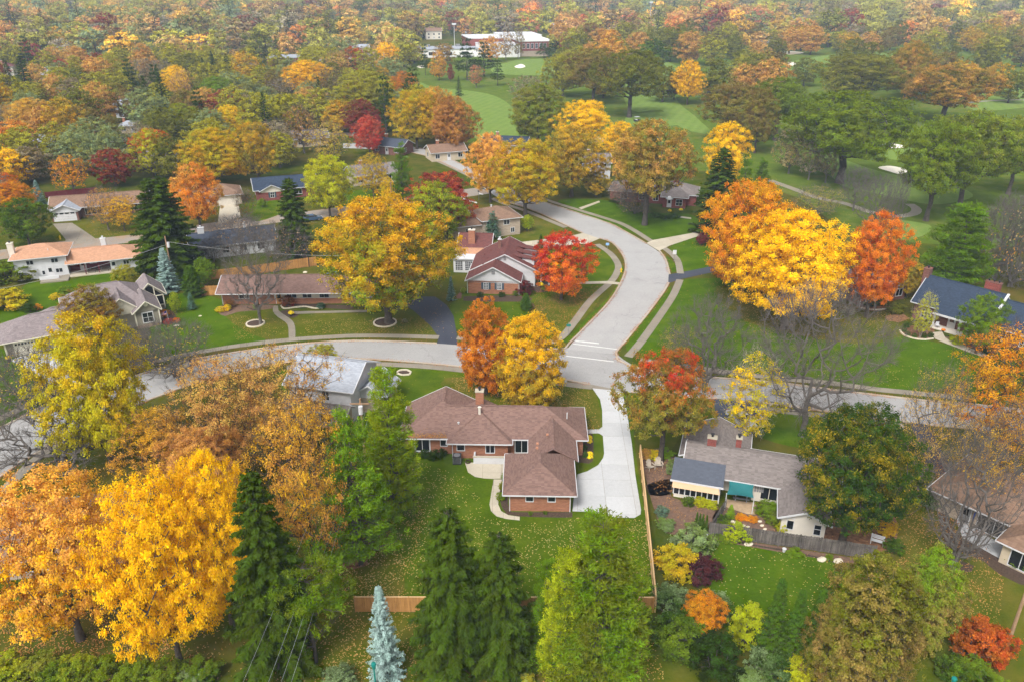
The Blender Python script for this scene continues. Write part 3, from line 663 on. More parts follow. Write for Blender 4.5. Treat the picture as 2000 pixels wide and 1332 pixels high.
h.chimney(-4.2, 5.9, 2.4, 6.1, 1.0, 0.8, 'brick', 'tancon'); h.vent(-4.05, 3.2, 4.3, 1.0, 0.16, 'stucco'); h.vent(-6.6, 2.2, 3.55, 0.15, 0.1); h.vent(6.7, 3.4, 4.0, 0.5)
for x, y in ((4.2, -1.0), (3.0, -3.7), (2.95, -4.6)): h.boxvent(x, y, 4.1 if y > -2 else 4.55)
h.win('S', 0.95, -11.0, 0.42, 1.7, 1.75, 2, 1, fw=0.16); h.win('S', 0.95, -8.35, 1.15, 0.75, 0.95, 1, 1); h.win('S', 0.0, -6.2, 1.15, 0.85, 0.95, 1, 1); h.win('S', 0.0, -2.65, 0.85, 1.0, 1.25, 2, 1)
h.win('S', 0.95, 1.15, 0.35, 1.45, 1.9, 2, 1, fw=0.14); h.win('S', -10.3, 2.15, 1.35, 0.75, 0.8, 1, 1); h.win('S', -10.3, 4.55, 1.35, 0.75, 0.8, 1, 1)
h.win('E', 8.6, 4.0, 0.9, 1.6, 1.2, 2, 1); h.door('E', 8.6, 2.0, mat='white'); h.garage_door('E', 6.65, -6.6, 4.8, 2.1)
h.win('N', 7.8, 3.5, 0.7, 2.0, 1.3, 3, 1); h.win('W', -13.2, 4.0, 0.9, 1.4, 1.2, 2, 1); h.win('N', 8.4, -9, 0.8, 2.0, 1.3, 3, 1)
for x, y in ((-0.02, -10.37), (6.57, -10.37), (-7.2, -0.08), (6.9, -2.9)): h.spout(x, y, 2.35)
m = MB().box(-4.6, 0.0, -1.25, -1.05, 0.05, 0.95).box(-4.6, -4.4, -1.05, 0.0, 0.05, 0.97)
m.build('patio_wall', M['white'], h.r)
s_ = MB()
for i in range(23): s_.box(-4.58 + i * 0.2, -4.42 + i * 0.2, -1.29, -1.25, 0.1, 0.85)
o = s_.build('slat_face', M['white'], h.r); o['kind'] = 'stuff'
h.box('wall_cap', -4.66, 0.0, -1.32, -1.0, 0.97, 1.04, 'tancon')

# --- 2. grey-roofed neighbour with shade sail
h = House('grey_roof_house', 'pale stucco house with weathered grey roof, two brick chimneys and a teal shade sail', *(lambda u, v: (u * .956 + v * .292, -u * .292 + v * .956))(0, 78), -17, short='the grey-roofed stucco house')
h.wall(-2.9, 12.5, 1.4, 6.4, 0, 2.45, 'stucco'); h.wall(4.1, 12.5, 0.35, 1.4, 0, 2.44, 'stucco'); h.wall(-4.3, 0.7, -1.5, 1.6, 0, 0.45, 'stucco')
h.roof(-3.7, 13.2, -0.25, 7.1, 2.55, 1.95, 'shgrey', ends=(0, 0), gable='stucco')
h.roof(-4.4, 3.6, 3.3, 10.6, 2.5, 1.7, 'shgrey', axis='y', ends=(0, 0), gable='stucco'); h.wall(-3.6, 2.9, 6.4, 10.1, 0, 2.4, 'stucco')
h.roof(6.7, 12.0, -5.4, 3.0, 2.4, 1.15, 'shgrey', axis='y', ends=(0, 0), gable='stucco', inset=0.42); h.wall(7.15, 11.5, -4.95, 0.4, 0, 2.33, 'stucco')
V = [(-4.75, -1.85, 2.45), (0.95, -1.85, 2.45), (0.95, 1.35, 3.42), (-4.75, 1.35, 3.42)]; V += [(x, y, z - 0.12) for x, y, z in V]
link('sunroom_roof', mesh('sunroom_roof', V, [(0,1,2,3),(7,6,5,4),(0,4,5,1),(1,5,6,2),(2,6,7,3),(3,7,4,0)], M['shsun']), h.r)
MB().bar((-4.8, -1.9, 2.36), (1.0, -1.9, 2.36), 0.1, 0.2).build('fascia', M['white'], h.r)
for i in range(9):
    x = -4.35 + i * 0.62; MB().box(x - 0.06, x + 0.06, -1.56, -1.46, 0.43, 2.4).build('post', M['white'], h.r)
for i in range(8):
    x = -4.35 + i * 0.62; MB().box(x + 0.06, x + 0.56, -1.53, -1.5, 0.48, 2.3).build('pane', M['glass'], h.r)
h.box('sunroom_wall', 0.5, 0.7, -1.4, 1.4, 0.6, 2.4, 'stucco'); h.box('sunroom_wall', -4.3, -4.1, -1.4, 1.4, 0.6, 2.4, 'stucco')
V = []
for j in range(5):
    for i in range(9):
        x = -4.5 + i * 5.0 / 8; t = j / 4
        V.append((x + (0.2 if i == 8 else 0) * t, -1.97 - 0.26 * t, 2.32 - 0.62 * t - 0.04 * math.sin(math.pi * t)))
link('awning', mesh('awning', V, [(j*9+i, j*9+i+1, (j+1)*9+i+1, (j+1)*9+i) for j in range(4) for i in range(8)], M['peach'], smooth=True), h.r)
h.chimney(-0.9, 3.6, 2.6, 5.35, 1.0, 0.75, 'brickr', 'tancon'); h.chimney(2.05, 4.0, 2.6, 5.55, 0.6, 0.6, 'brickr', 'tancon')
h.win('S', 0.35, 5.9, 0.45, 1.7, 1.5, 2, 1, fw=0.06, frame='stucco'); h.door('S', 1.4, 2.2, mat='white'); h.win('S', 1.4, 3.2, 0.9, 0.8, 1.1, 1, 1)
h.win('S', -4.95, 8.05, 0.9, 0.62, 1.35, 1, 1, fw=0.06); h.win('S', -4.95, 10.75, 0.75, 0.62, 1.35, 1, 2, fw=0.06)
t_ = MB()
for i in range(4): t_.box(4.3 + i * 0.26, 4.5 + i * 0.26, 0.28, 0.33, 1.25, 1.45).box(4.3 + i * 0.26, 4.5 + i * 0.26, 0.28, 0.33, 1.5, 1.7).box(4.3 + i * 0.26, 4.5 + i * 0.26, 0.28, 0.33, 1.75, 1.95)
t_.build('wall_panel', M['grey'], h.r); h.win('E', 11.5, -2, 0.8, 1.2, 1.2, 2, 1)

# --- 3. white two-storey house with pale grey roof
h = House('white_house', 'white two-storey house with pale blue-grey roof behind the rust-orange trees', -30.0, 92.2, -14, short='the pale grey-roofed white house')
h.wall(0.6, 9.3, 0.5, 8.6, 0, 4.75, 'sidingw'); h.roof(0, 9.9, 0, 9.2, 4.8, 2.2, 'shlight', ends=(0, 0), gable='sidingw')
h.roof(0.2, 9.9, -1.9, 0.4, 2.55, 0.7, 'shgrey', ends=(0, 0)); h.wall(0.8, 9.3, -1.4, 0.5, 0, 2.5, 'brickt')
h.roof(8.2, 13.0, 3.0, 8.6, 2.7, 1.7, 'shlight', axis='y', ends=(0, 0), gable='sidingw'); h.wall(8.7, 12.5, 3.5, 8.1, 0, 2.6, 'brickt')
h.win('S', 0.5, 2.4, 3.0, 0.9, 1.2, 2, 2); h.win('S', 0.5, 5.8, 3.0, 0.9, 1.2, 2, 2); h.win('S', -1.4, 6.5, 0.9, 1.4, 1.2, 2, 1); h.door('S', -1.4, 8.4); h.vent(5, 3, 6.3)

# --- 4. brown roof behind the yellow maples
h = House('brown_roof_house', 'low house with dull brown roof half hidden behind the peach and yellow maples', -54.0, 59.0, 12, short='the hidden brown-roofed house')
h.wall(0.6, 16.4, 0.6, 9.4, 0, 2.5, 'brickt'); h.roof(0, 17, 0, 10, 2.55, 2.4, 'shtan'); h.chimney(5, 5, 2.6, 5.9)
for x in (3, 7, 12): h.win('S', 0.6, x, 0.8, 1.5, 1.2, 2, 1)
h.door('S', 0.6, 9.4); h.win('E', 16.4, 4, 0.8, 1.5, 1.2, 2, 1); h.win('E', 16.4, 7, 0.8, 1.2, 1.2, 2, 1)

# --- 5. taupe craftsman house
h = House('taupe_house', 'taupe craftsman house with many grey gables and cream trim behind the yellow-green elm', -77.2, 109.5, 30, short='the taupe gabled house')
h.wall(0.2, 6.0, 0.2, 7.6, 0, 2.6, 'sidingt'); h.wall(4.6, 13.0, 0.6, 8.6, 0, 2.62, 'sidingt'); h.wall(9, 21.5, 4.0, 14.4, 0, 2.95, 'sidingt')
h.roof(-0.5, 9.5, -0.5, 8.2, 2.65, 2.3, 'shpurp', ends=(1, 0), trim='cream'); h.roof(4.0, 14.5, -0.3, 9.2, 2.72, 2.55, 'shpurp', ends=(1, 0), trim='cream', run=3.0)
h.roof(8.4, 22.2, 3.3, 15.0, 2.95, 3.3, 'shpurp', trim='cream', run=4.5); h.roof(13.9, 20.2, 2.2, 9.0, 3.0, 2.6, 'shpurp', axis='y', ends=(0, 0), gable='sidingc', trim='cream'); h.wall(14.4, 19.8, 2.7, 4.0, 0, 2.9, 'sidingt')
h.roof(18.4, 22.9, 1.2, 8.0, 2.9, 1.85, 'shpurp', axis='y', ends=(0, 0), gable='sidingt', trim='cream'); h.wall(18.85, 22.4, 1.65, 4.0, 0.55, 2.85, 'sidingt'); h.wall(18.8, 22.45, 1.6, 4.05, 0, 0.55, 'stone')
h.roof(19.6, 24.7, 8.3, 14.0, 2.9, 2.35, 'shpurp', axis='y', ends=(0, 0), gable='sidingt', trim='cream'); h.wall(20.05, 24.25, 8.75, 13, 0, 2.85, 'sidingt')
h.win('S', 1.62, 20.65, 0.95, 1.5, 1.6, 2, 2, fw=0.14); h.garage_door('S', 0.2, 2.7, 2.6, 2.1, 'cream', 4, 6); h.garage_door('S', 0.6, 8.6, 4.8, 2.1, 'cream', 4, 6)
MB().tube((20.65, 1.62, 4.0), (20.65, 1.56, 4.0), 0.34, 0.34, 14).build('gable_vent', M['cream'], h.r); MB().tube((17.05, 2.6, 4.6), (17.05, 2.54, 4.6), 0.42, 0.42, 14).build('gable_vent', M['cream'], h.r)
f = MB(); 
for x in (20.15, 21.45, 22.85, 24.15): f.box(x - 0.08, x + 0.08, 8.62, 8.74, 0.4, 2.7 if x in (20.15, 24.15) else 4.4)
for z in (0.9, 2.65): f.box(20.15, 24.15, 8.62, 8.73, z - 0.08, z + 0.08)
f.build('sunroom_frame', M['cream'], h.r)
for x0, x1 in ((20.23, 21.37), (21.53, 22.77), (22.93, 24.07)): MB().box(x0, x1, 8.69, 8.73, 1.0, 2.57).build('pane', M['glass'], h.r)
for P in ([(21.53, 2.73), (22.77, 2.73), (22.77, 4.2), (22.15, 4.55), (21.53, 4.2)], [(20.3, 2.73), (21.37, 2.73), (21.37, 3.85)], [(22.93, 2.73), (24.0, 2.73), (22.93, 3.85)]):
    V = [(x, 8.70, z) for x, z in P] + [(x, 8.75, z) for x, z in P]; n_ = len(P)
    link('pane', mesh('pane', V, [tuple(range(n_)), tuple(range(2*n_-1, n_-1, -1))] + [(i, n_+i, n_+(i+1) % n_, (i+1) % n_) for i in range(n_)], M['glass']), h.r)
for x in (0.15, 5.0): h.box('corner_post', x - 0.1, x + 0.12, 0.1, 0.3, 0, 2.6, 'cream')
for x in (18.8, 22.45): h.box('corner_post', x - 0.1, x + 0.1, 1.55, 1.75, 0.55, 2.85, 'cream')
h.win('W', 0.2, 4, 0.9, 1.2, 1.2, 2, 1); h.door('S', 4.0, 13.6, mat='cream')

# --- 6. long brick ranch
h = House('brick_ranch', 'long low brick ranch with dusty pink-brown roof behind the ringed bare tree', -51.5, 130.4, 1.5, short='the long pink-roofed ranch')
h.wall(0.5, 27.4, 0.5, 7.6, 0, 1.05, 'brick'); h.wall(0.52, 27.35, 0.52, 7.55, 1.05, 2.5, 'stucco'); h.wall(0.46, 3.2, 0.45, 3, 1.0, 2.49, 'brick'); h.wall(5.2, 9.5, 0.45, 3, 1.0, 2.49, 'brick')
h.roof(-0.2, 28, -0.9, 8.2, 2.55, 1.85, 'shbrown', ends=(0, 0), gable='brick'); h.door('S', 0.5, 10.3, mat='wood')
for x, wd in ((4.3, 1.6), (12.6, 1.6), (15.3, 1.5), (18.3, 1.6), (23, 2)): h.win('S', 0.45 if x == 4.3 else 0.52, x, 1.2, wd, 1.0, 2, 1)
h.spout(0.4, 0.4, 2.5); h.vent(9, 4, 4.3)

# --- 7. white gabled colonial with maroon roof
h = House('white_gable_house', 'white gabled house with maroon roof, brick base and three front dormers', -3.4, 136.0, -5, short='the maroon-roofed white house')
h.wall(-4.6, 4.6, 0.0, 8, 0, 2.5, 'brick'); h.roof(-5.1, 5.1, -0.45, 9, 2.6, 2.75, 'shmaroon', axis='y', ends=(0, 0), gable='sidingw')
h.wall(-4.4, 7.3, 4.5, 14.6, 0, 2.9, 'sidingw'); h.roof(-4.9, 8.3, 4.05, 15.0, 3.0, 3.3, 'shmaroon', axis='y', ends=(0, 0), gable='sidingw')
for i in range(3):
    y = 6.0 + i * 2.9
    h.wall(4.6, 7.0, y, y + 1.5, 3.0, 4.75, 'sidingw'); V = [(7.3, y - 0.2, 4.75), (7.3, y + 1.7, 4.75), (3.2, y + 1.7, 5.5), (3.2, y - 0.2, 5.5)]; V += [(a, b_, c_ - 0.12) for a, b_, c_ in V]
    link('dormer_roof', mesh('dormer_roof', V, [(0,1,2,3),(7,6,5,4),(0,4,5,1),(1,5,6,2),(2,6,7,3),(3,7,4,0)], M['shmaroon']), h.r); h.win('E', 7.0, y + 0.75, 3.55, 0.8, 0.9, 2, 1)
h.wall(-8.6, -2.6, 17.0, 24.2, 0, 3.0, 'brick'); h.roof(-9.2, -2.2, 16.6, 24.6, 3.05, 2.0, 'shmaroon', ends=(0, 0), gable='sidingw'); h.roof(-9.2, -2.2, 12.4, 17.4, 2.5, 1.2, 'shorange', ends=(0, 0))
h.wall(-9.0, -3.0, 10.8, 15.6, 0, 2.75, 'white'); h.box('roof', -9.3, -2.7, 10.4, 15.4, 2.78, 2.98, 'white')
for x in (-7.9, -6.0, -4.2): h.win('S', 10.8, x, 0.5, 1.35, 1.8, 4, 5, fw=0.12)
h.chimney(-6.3, 18.2, 3.2, 6.4, 1.3, 0.9, 'brick', 'stucco'); h.chimney(0.2, 10.0, 5.0, 7.2, 0.6, 0.6, 'brickd', 'white')
h.win('S', 0.0, -1.35, 0.95, 0.72, 1.15, 3, 4, shutters='navy'); h.win('S', 0.0, 1.1, 0.95, 0.72, 1.15, 3, 4, shutters='navy'); h.box('gable_vent', -0.3, 0.3, -0.1, 0.02, 3.85, 4.45, 'grey'); h.box('gable_vent', 1.45, 1.95, 4.40, 4.52, 5.0, 5.5, 'grey')
h.spout(-4.75, -0.1, 2.5); h.spout(4.7, -0.1, 2.5)
for y in (5.2, 7.8, 10.4, 13.0): MB().box(8.3, 8.5, y - 0.1, y + 0.1, 0.1, 2.9).build('porch_column', M['white'], h.r)
h.roof(7.2, 8.9, 4.3, 14.6, 2.9, 0.25, 'shmaroon', ends=(0, 0)); 
for x, y in ((-2.2, 3), (-1.7, 6.5), (-2.6, 8.4), (-1.5, 11.0)): h.boxvent(x, y, 4.7, 'shmaroon')

# --- 8. split-level cream house
h = House('cream_split_level', 'cream brick split-level with brown hip roof beside the curving street', -6.6, 168.6, 21, short='the cream split-level')
h.wall(0.5, 9.2, 0.5, 8.8, 0, 3.95, 'brickt'); h.roof(0, 9.7, 0, 9.3, 4.0, 1.9, 'shtan'); h.win('S', 0.5, 7.4, 0.7, 0.8, 1.0, 2, 1); h.win('S', 0.5, 6.0, 2.6, 1.3, 1.0, 2, 1); h.win('S', 0.5, 2.0, 2.6, 1.3, 1.0, 2, 1); h.win('S', 0.5, 3.0, 0.7, 1.4, 1.0, 2, 1)
h.win('E', 9.2, 4, 2.5, 1.2, 1.0, 2, 1); h.vent(4, 5, 5.6, 0.4, 0.15); h.wall(-5.5, 0.5, 1.5, 8.2, 0, 2.9, 'brickt'); h.roof(-6, 0.6, 1, 8.7, 2.95, 1.6, 'shtan', ends=(1, 0)); h.win('S', 1.5, -2.5, 1.2, 1.3, 1.0, 2, 1)
# --- 9. white house with terracotta roof
h = House('terracotta_roof_house', 'white split-level house with terracotta-orange roof and maroon covered porch', -94.0, 142.5, 20, short='the terracotta-roofed house')
h.wall(0.0, 8.8, 0.2, 7.6, 0, 4.25, 'sidingw'); h.roof(-0.6, 9.4, -0.45, 8.2, 4.3, 1.6, 'shorange'); h.roof(8.6, 22.3, -0.9, 7.6, 2.6, 1.7, 'shorange', ends=(0, 1))
h.wall(8.8, 16.3, 2.2, 7.0, 0, 2.5, 'maroon'); h.wall(16.3, 21.8, 0.0, 7.0, 0, 2.5, 'sidingw'); h.chimney(-0.5, 3.5, 0, 6.5, 1.0, 1.0, 'stucco', 'stucco'); h.chimney(15.4, 4.0, 2.8, 5.6, 0.9, 0.7, 'white', 'white')
for x, z in ((2.7, 2.95), (6.9, 2.95), (7.3, 0.9)): h.win('S', 0.2, x, z, 1.1, 0.75, 2, 1, fw=0.05, frame='sidingw')
h.win('S', 0.2, 4.6, 0.75, 0.45, 0.75, 1, 1); h.door('S', 0.2, 5.8, mat='white'); h.door('S', 2.2, 11.2); h.win('S', 2.2, 9.6, 1.4, 1.3, 0.5, 3, 1); h.win('S', 2.2, 13.2, 1.4, 1.3, 0.5, 3, 1); h.door('S', 0.0, 16.9); h.win('S', 0.0, 19.2, 1.2, 0.95, 0.75, 2, 1)
h.box('porch_slab', 8.9, 16.6, -1.1, 2.2, 0, 0.2, 'tancon'); h.box('terrace_slab', 4.2, 9.0, -3.0, 0.2, 0, 0.25, 'walk'); h.box('parapet', 4.0, 7.3, -1.6, -1.4, 0.25, 0.85, 'white')
for x in (11.9, 14.3): h.box('porch_post', x - 0.07, x + 0.07, -0.75, -0.6, 0.2, 2.5, 'maroon')
h.spout(8.9, -0.2, 4.2); h.vent(6, 1.5, 4.9)
# --- 10..13 houses along the leafy street
h = House('slate_roof_house', 'white-walled house with dark slate roof behind the brushy bare trees', -65.2, 153.8, 22, short='the slate-roofed white house')
h.wall(0.5, 17, 0.5, 8.4, 0, 2.6, 'sidingw'); h.roof(0, 17.5, 0, 8.9, 2.65, 1.9, 'shdark', ends=(0, 0), gable='sidingw'); h.chimney(2.8, 4.4, 3, 5.5, 1.3, 0.8, 'white', 'white'); h.chimney(11.5, 4.6, 3, 5.3, 0.5, 0.5, 'white', 'white')
for x in (2.8, 7, 10.5, 14): h.win('S', 0.5, x, 0.9, 1.3, 1.2, 2, 1, shutters=None)
h = House('white_garage_ranch', 'brown-roofed brick ranch with a white gabled double garage up the street', -108.0, 181.2, 17, short='the white-garage ranch')
h.wall(0.5, 6.1, 0.3, 7, 0, 2.5, 'brickd'); h.roof(0, 6.7, -0.4, 8.0, 2.55, 1.5, 'shlight', axis='y', ends=(0, 0), gable='sidingw'); h.wall(6.0, 21, 3.2, 10, 0, 2.5, 'brickd'); h.roof(-0.5, 21.6, 2.0, 10.8, 2.62, 2.0, 'shtan', ends=(0, 0), gable='brickd')
h.garage_door('S', 0.3, 3.2, 4.6, 2.1, 'white', 4, 4); h.win('S', 3.2, 8.9, 0.5, 3.6, 1.5, 3, 1); h.win('S', 3.2, 14, 0.9, 1.6, 1.2, 2, 1); h.win('S', 3.2, 18, 0.9, 1.6, 1.2, 2, 1); h.door('S', 3.2, 11.6)
h = House('tan_garage_house', 'tan house with brown roof and wide pale garage behind the orange maple', -76.0, 194.0, 22, short='the tan garage house')
h.wall(0.5, 8.6, 0.5, 9, 0, 2.6, 'tanwall'); h.roof(0, 9.1, 0, 9.6, 2.65, 2.0, 'shtan'); h.garage_door('S', 0.5, 5.6, 4.8, 2.1, 'stucco', 4, 0); h.win('S', 0.5, 1.6, 0.9, 1.2, 1.2, 2, 1); h.wall(-7, 0.5, 2, 9, 0, 2.6, 'tanwall'); h.roof(-7.6, 0.6, 1.4, 9.5, 2.6, 1.7, 'shtan', ends=(1, 0)); h.win('S', 2, -3, 0.9, 1.6, 1.2, 2, 1)
h = House('red_brick_house', 'red brick house with blue-black roof and pale front gable', -65.6, 200.2, 20, short='the blue-roofed red brick house')
h.wall(0.4, 15.5, 0.4, 9, 0, 2.6, 'brickr'); h.roof(-0.2, 16.2, -0.2, 9.8, 2.65, 2.2, 'shblue', ends=(0, 0), gable='brickr'); h.roof(1.2, 7.4, -1.2, 5.0, 2.62, 1.5, 'shblue', axis='y', ends=(0, 0), gable='stucco'); h.wall(1.7, 6.9, -0.7, 0.6, 0, 2.55, 'brickr'); h.win('S', -0.7, 4.3, 0.8, 0.9, 1.3, 2, 2, shutters='navy'); h.win('S', 0.4, 11, 0.9, 1.6, 1.2, 2, 1); h.win('W', 0.4, 4, 0.9, 1.2, 1.2, 2, 1); h.door('S', 0.4, 8.8)

# --- 14. blue-roofed brick colonial
h = House('blue_roof_house', 'brick house with large slate-blue roof, white porch columns and two chimneys', 67.4, 125.1, -48, short='the blue-roofed brick house')
h.wall(0.5, 12.0, 0.6, 9.6, 0, 2.9, 'brickd'); h.wall(12, 20.5, 0.4, 9.4, 0, 2.6, 'brickd')
h.roof(0, 12.4, 0, 10.2, 3.0, 3.55, 'shblue', ends=(0, 0), gable='brickd'); h.roof(12.2, 21.2, -0.4, 9.8, 2.7, 3.2, 'shblue', ends=(0, 0), gable='brickd')
V = [(4.3, -1.35, 2.72), (12.55, -1.35, 2.72), (12.55, 1.6, 4.15), (4.3, 1.6, 4.15)]; V += [(x, y, z - 0.14) for x, y, z in V]
link('porch_roof', mesh('porch_roof', V, [(0,1,2,3),(7,6,5,4),(0,4,5,1),(1,5,6,2),(2,6,7,3),(3,7,4,0)], M['shblue']), h.r)
MB().bar((4.25, -1.4, 2.6), (12.6, -1.4, 2.6), 0.12, 0.3).build('fascia', M['white'], h.r); MB().bar((12.62, -1.4, 2.75), (12.62, 5.1, 6.6), 0.35, 0.3).build('rake_board', M['white'], h.r)
for x in (4.6, 8.6, 12.1): h.box('porch_column', x - 0.13, x + 0.13, -1.3, -1.04, 0.15, 2.5, 'white')
h.box('porch_slab', 4.3, 12.4, -1.4, 0.6, 0, 0.16, 'stucco'); h.door('S', 0.6, 6.8, 1.05, 2.1, 'white', 0.16); h.win('S', 0.6, 2.6, 0.6, 1.4, 1.6, 3, 3); h.win('S', 0.6, 10.2, 0.6, 1.8, 1.7, 3, 3); h.win('S', 0.4, 14.2, 0.6, 1.4, 1.5, 3, 3); h.win('S', 0.4, 17.8, 0.6, 1.4, 1.5, 3, 3)
h.chimney(-0.2, 5.1, 0, 7.6, 1.0, 1.3, 'brickd', 'brickd', 1); h.chimney(9.8, 6.2, 5.5, 7.6, 2.3, 0.8, 'brickr', 'brickd', 3)
MB().tube((6.8, 0.53, 1.55), (6.8, 0.5, 1.55), 0.28, 0.28, 12).build('wreath', M['brickd'], h.r)
# --- 15. brick house under the orange trees
h = House('shaded_brick_house', 'dark brick house with brown hip roof tucked under the orange and yellow trees', 61.0, 129.6, 21, short='the brick house under the orange trees')
h.wall(0.4, 10.5, 0.4, 10, 0, 2.6, 'brickd'); h.roof(-0.3, 4.9, -0.3, 10.6, 2.65, 1.6, 'shgrey', axis='y'); h.roof(-0.2, 11.4, 1.8, 10.5, 2.68, 1.9, 'shgrey', ends=(0, 1)); h.win('S', 0.4, 2.4, 0.8, 1.6, 1.3, 2, 1); h.door('S', 0.4, 6.4); h.win('S', 0.4, 9, 0.8, 1.4, 1.3, 2, 1); h.spout(0.3, 0.3, 2.6); h.win('W', 0.4, 5, 0.8, 1.4, 1.3, 2, 1)
# --- 16. brick ranch with domed awning
h = House('awning_brick_house', 'red brick bungalow with a white domed awning over the door', 24.5, 200.4, -14, short='the domed-awning bungalow')
h.wall(0.5, 22, 0.5, 9, 0, 2.7, 'brickr'); h.roof(0, 22.5, 0, 9.6, 2.75, 2.1, 'shgrey'); h.wall(14.0, 19.6, -2.6, 0.6, 0, 2.7, 'brickr'); h.roof(13.4, 20.2, -3.2, 6, 2.78, 1.5, 'shgrey', axis='y'); h.chimney(16.5, 4.8, 3, 6.2, 1.2, 0.8, 'brickr', 'stucco')
h.door('S', -2.6, 15.6); h.win('S', -2.6, 18.0, 0.7, 1.5, 1.4, 2, 2); h.win('S', 0.5, 4, 0.8, 1.6, 1.3, 2, 1); h.win('S', 0.5, 8.6, 0.8, 1.6, 1.3, 2, 1); h.win('S', 0.5, 12, 0.8, 1.2, 1.3, 2, 1)
V = []; 
for j in range(5):
    for i in range(9):
        a = math.pi * i / 8; e = math.pi / 2 * j / 4; V.append((15.6 - 0.95 * math.cos(a) * math.cos(e), -2.62 - 1.1 * math.sin(a) * math.cos(e), 2.25 + 0.75 * math.sin(e)))
link('door_awning', mesh('door_awning', V, [(j*9+i, j*9+i+1, (j+1)*9+i+1, (j+1)*9+i) for j in range(4) for i in range(8)], M['white'], smooth=True), h.r)
# --- 17. brown-roofed house at the right edge
h = House('tan_brick_house', 'tan brick house with leaf-strewn brown roof beside the multi-stem yellow tree', 47.6, 69.4, -50, short='the leaf-strewn brown-roofed house')
h.wall(-3, 16, 0.8, 10, 0, 2.6, 'brickt'); h.roof(-3.6, 17, 0, 11, 2.68, 2.6, 'shtan'); h.wall(5.4, 13, -2.9, 1.2, 0, 2.58, 'tanwall'); h.roof(4.8, 13.6, -3.5, 7, 2.66, 2.1, 'shtan', axis='y', ends=(1, 0)); h.win('S', -2.9, 7.2, 0.3, 1.9, 1.8, 2, 1); h.win('S', 0.8, 2.9, 0.2, 2.4, 1.9, 3, 1); h.door('S', 0.8, 0.4, mat='grey'); h.win('S', -2.9, 11, 0.7, 1.2, 1.2, 2, 1)
h.box('house_flag', 1.3, 1.4, 0.4, 0.7, 0.9, 2.0, 'blue')

# --- further houses among the trees: px base point, size, turn, colours, label
FARH = [((735, 366), 13, 9, 24, 'tanwall', 'shgrey', 2.7, 'tan house with grey roof behind the thin yellow maple up the street'),
 ((985, 300), 15, 9, -10, 'brickd', 'shblue', 2.8, 'dark blue-roofed house between the peach maple and the fairway'),
 ((1165, 352), 9, 8, 5, 'sidingw', 'shgrey', 4.6, 'white two-storey house peeking out beside the tall bare-limbed oak'),
 ((196, 296), 13, 8, 12, 'brickr', 'shdark', 2.7, 'brick house with dark blue roof behind the sparse orange tree'),
 ((250, 262), 7, 6, 14, 'tanwall', 'shlight', 2.6, 'open carport with flat grey roof beside the bright roadway'),
 ((245, 232), 8, 9, 20, 'sidingw', 'shlight', 5.2, 'tall white house between the two dark spruces'),
 ((10, 150), 9, 8, 15, 'stucco', 'shmaroon', 5.0, 'cream two-storey house with red roof at the far edge'),
 ((95, 158), 12, 9, 10, 'sidingw', 'shlight', 2.8, 'white house with pale roof and red chimney beside the crimson maple'),
 ((195, 150), 15, 9, 8, 'sidingw', 'shgrey', 2.8, 'grey-roofed house behind the crimson hedge'),
 ((485, 140), 12, 9, 12, 'sidingw', 'shlight', 3.0, 'pale flat-topped house beyond the grove of dark spruces'),
 ((520, 178), 11, 8, 15, 'sidingw', 'shgrey', 2.8, 'small white house behind the pale green willow'),
 ((640, 212), 8, 8, 20, 'sidingw', 'shblue', 3.6, 'white gabled cottage left of the round yellow-green tree'),
 ((848, 78), 14, 10, 10, 'stucco', 'shtan', 6.5, 'cream gabled house beyond the school playing field'),
 ((920, 66), 12, 10, -15, 'sidingw', 'shlight', 6.0, 'white gable-front house above the school'),
 ((1395, 36), 14, 10, 10, 'sidingw', 'shgrey', 6, 'pale distant house among the hazy trees'), ((1500, 88), 16, 9, -12, 'sidingw', 'shtan', 6, 'white two-storey house behind the golf bunkers'),
 ((1420, 38), 18, 11, 8, 'sidingw', 'shdark', 5, 'long white house with black roof in the hazy distance'), ((1865, 62), 16, 11, -10, 'brickt', 'shgrey', 5, 'grey-roofed house beyond the far fairway'),
 ((700, 108), 16, 10, 12, 'stucco', 'shlight', 4, 'low pale house beside the brick store roofs'), ((1600, 62), 14, 10, -8, 'sidingw', 'shgrey', 5, 'white house behind the purple tree'),
 ((880, 318), 12, 8, 22, 'tanwall', 'shtan', 2.7, 'brown house in shade behind the parked pickup'), ((305, 330), 12, 8, 18, 'brickt', 'shgrey', 2.7, 'tan brick house behind the red-orange maple'),
 ((610, 290), 12, 9, 22, 'tanwall', 'shgrey', 2.7, 'tan house half buried in the brown woods'), ((760, 300), 12, 8, -25, 'brickd', 'shdark', 2.7, 'dark house beyond the end of the street'),
 ((60, 300), 13, 9, 18, 'sidingw', 'shlight', 2.7, 'white house under the golden brown oak'), ((420, 175), 13, 9, 12, 'brickr', 'shlight', 2.8, 'red brick house among the far conifers'),
 ((330, 95), 15, 10, 8, 'brickt', 'shgrey', 4, 'tan house lost in the far tree canopy'), ((560, 70), 15, 10, 8, 'sidingw', 'shlight', 5, 'white house lost in the hazy canopy'), ((1130, 60), 15, 10, -8, 'brickr', 'shgrey', 5, 'brick house among the hazy red trees'),
 ((1715, 58), 15, 10, -8, 'brickt', 'shdark', 5, 'tan house beyond the golf course oaks'), ((1940, 50), 15, 10, -8, 'sidingw', 'shgrey', 5, 'white house near the far skyline')]
_o = ['first', 'second', 'third', 'fourth', 'fifth', 'sixth', 'seventh', 'eighth', 'ninth', 'tenth', 'eleventh', 'twelfth', 'thirteenth', 'fourteenth', 'fifteenth', 'sixteenth']
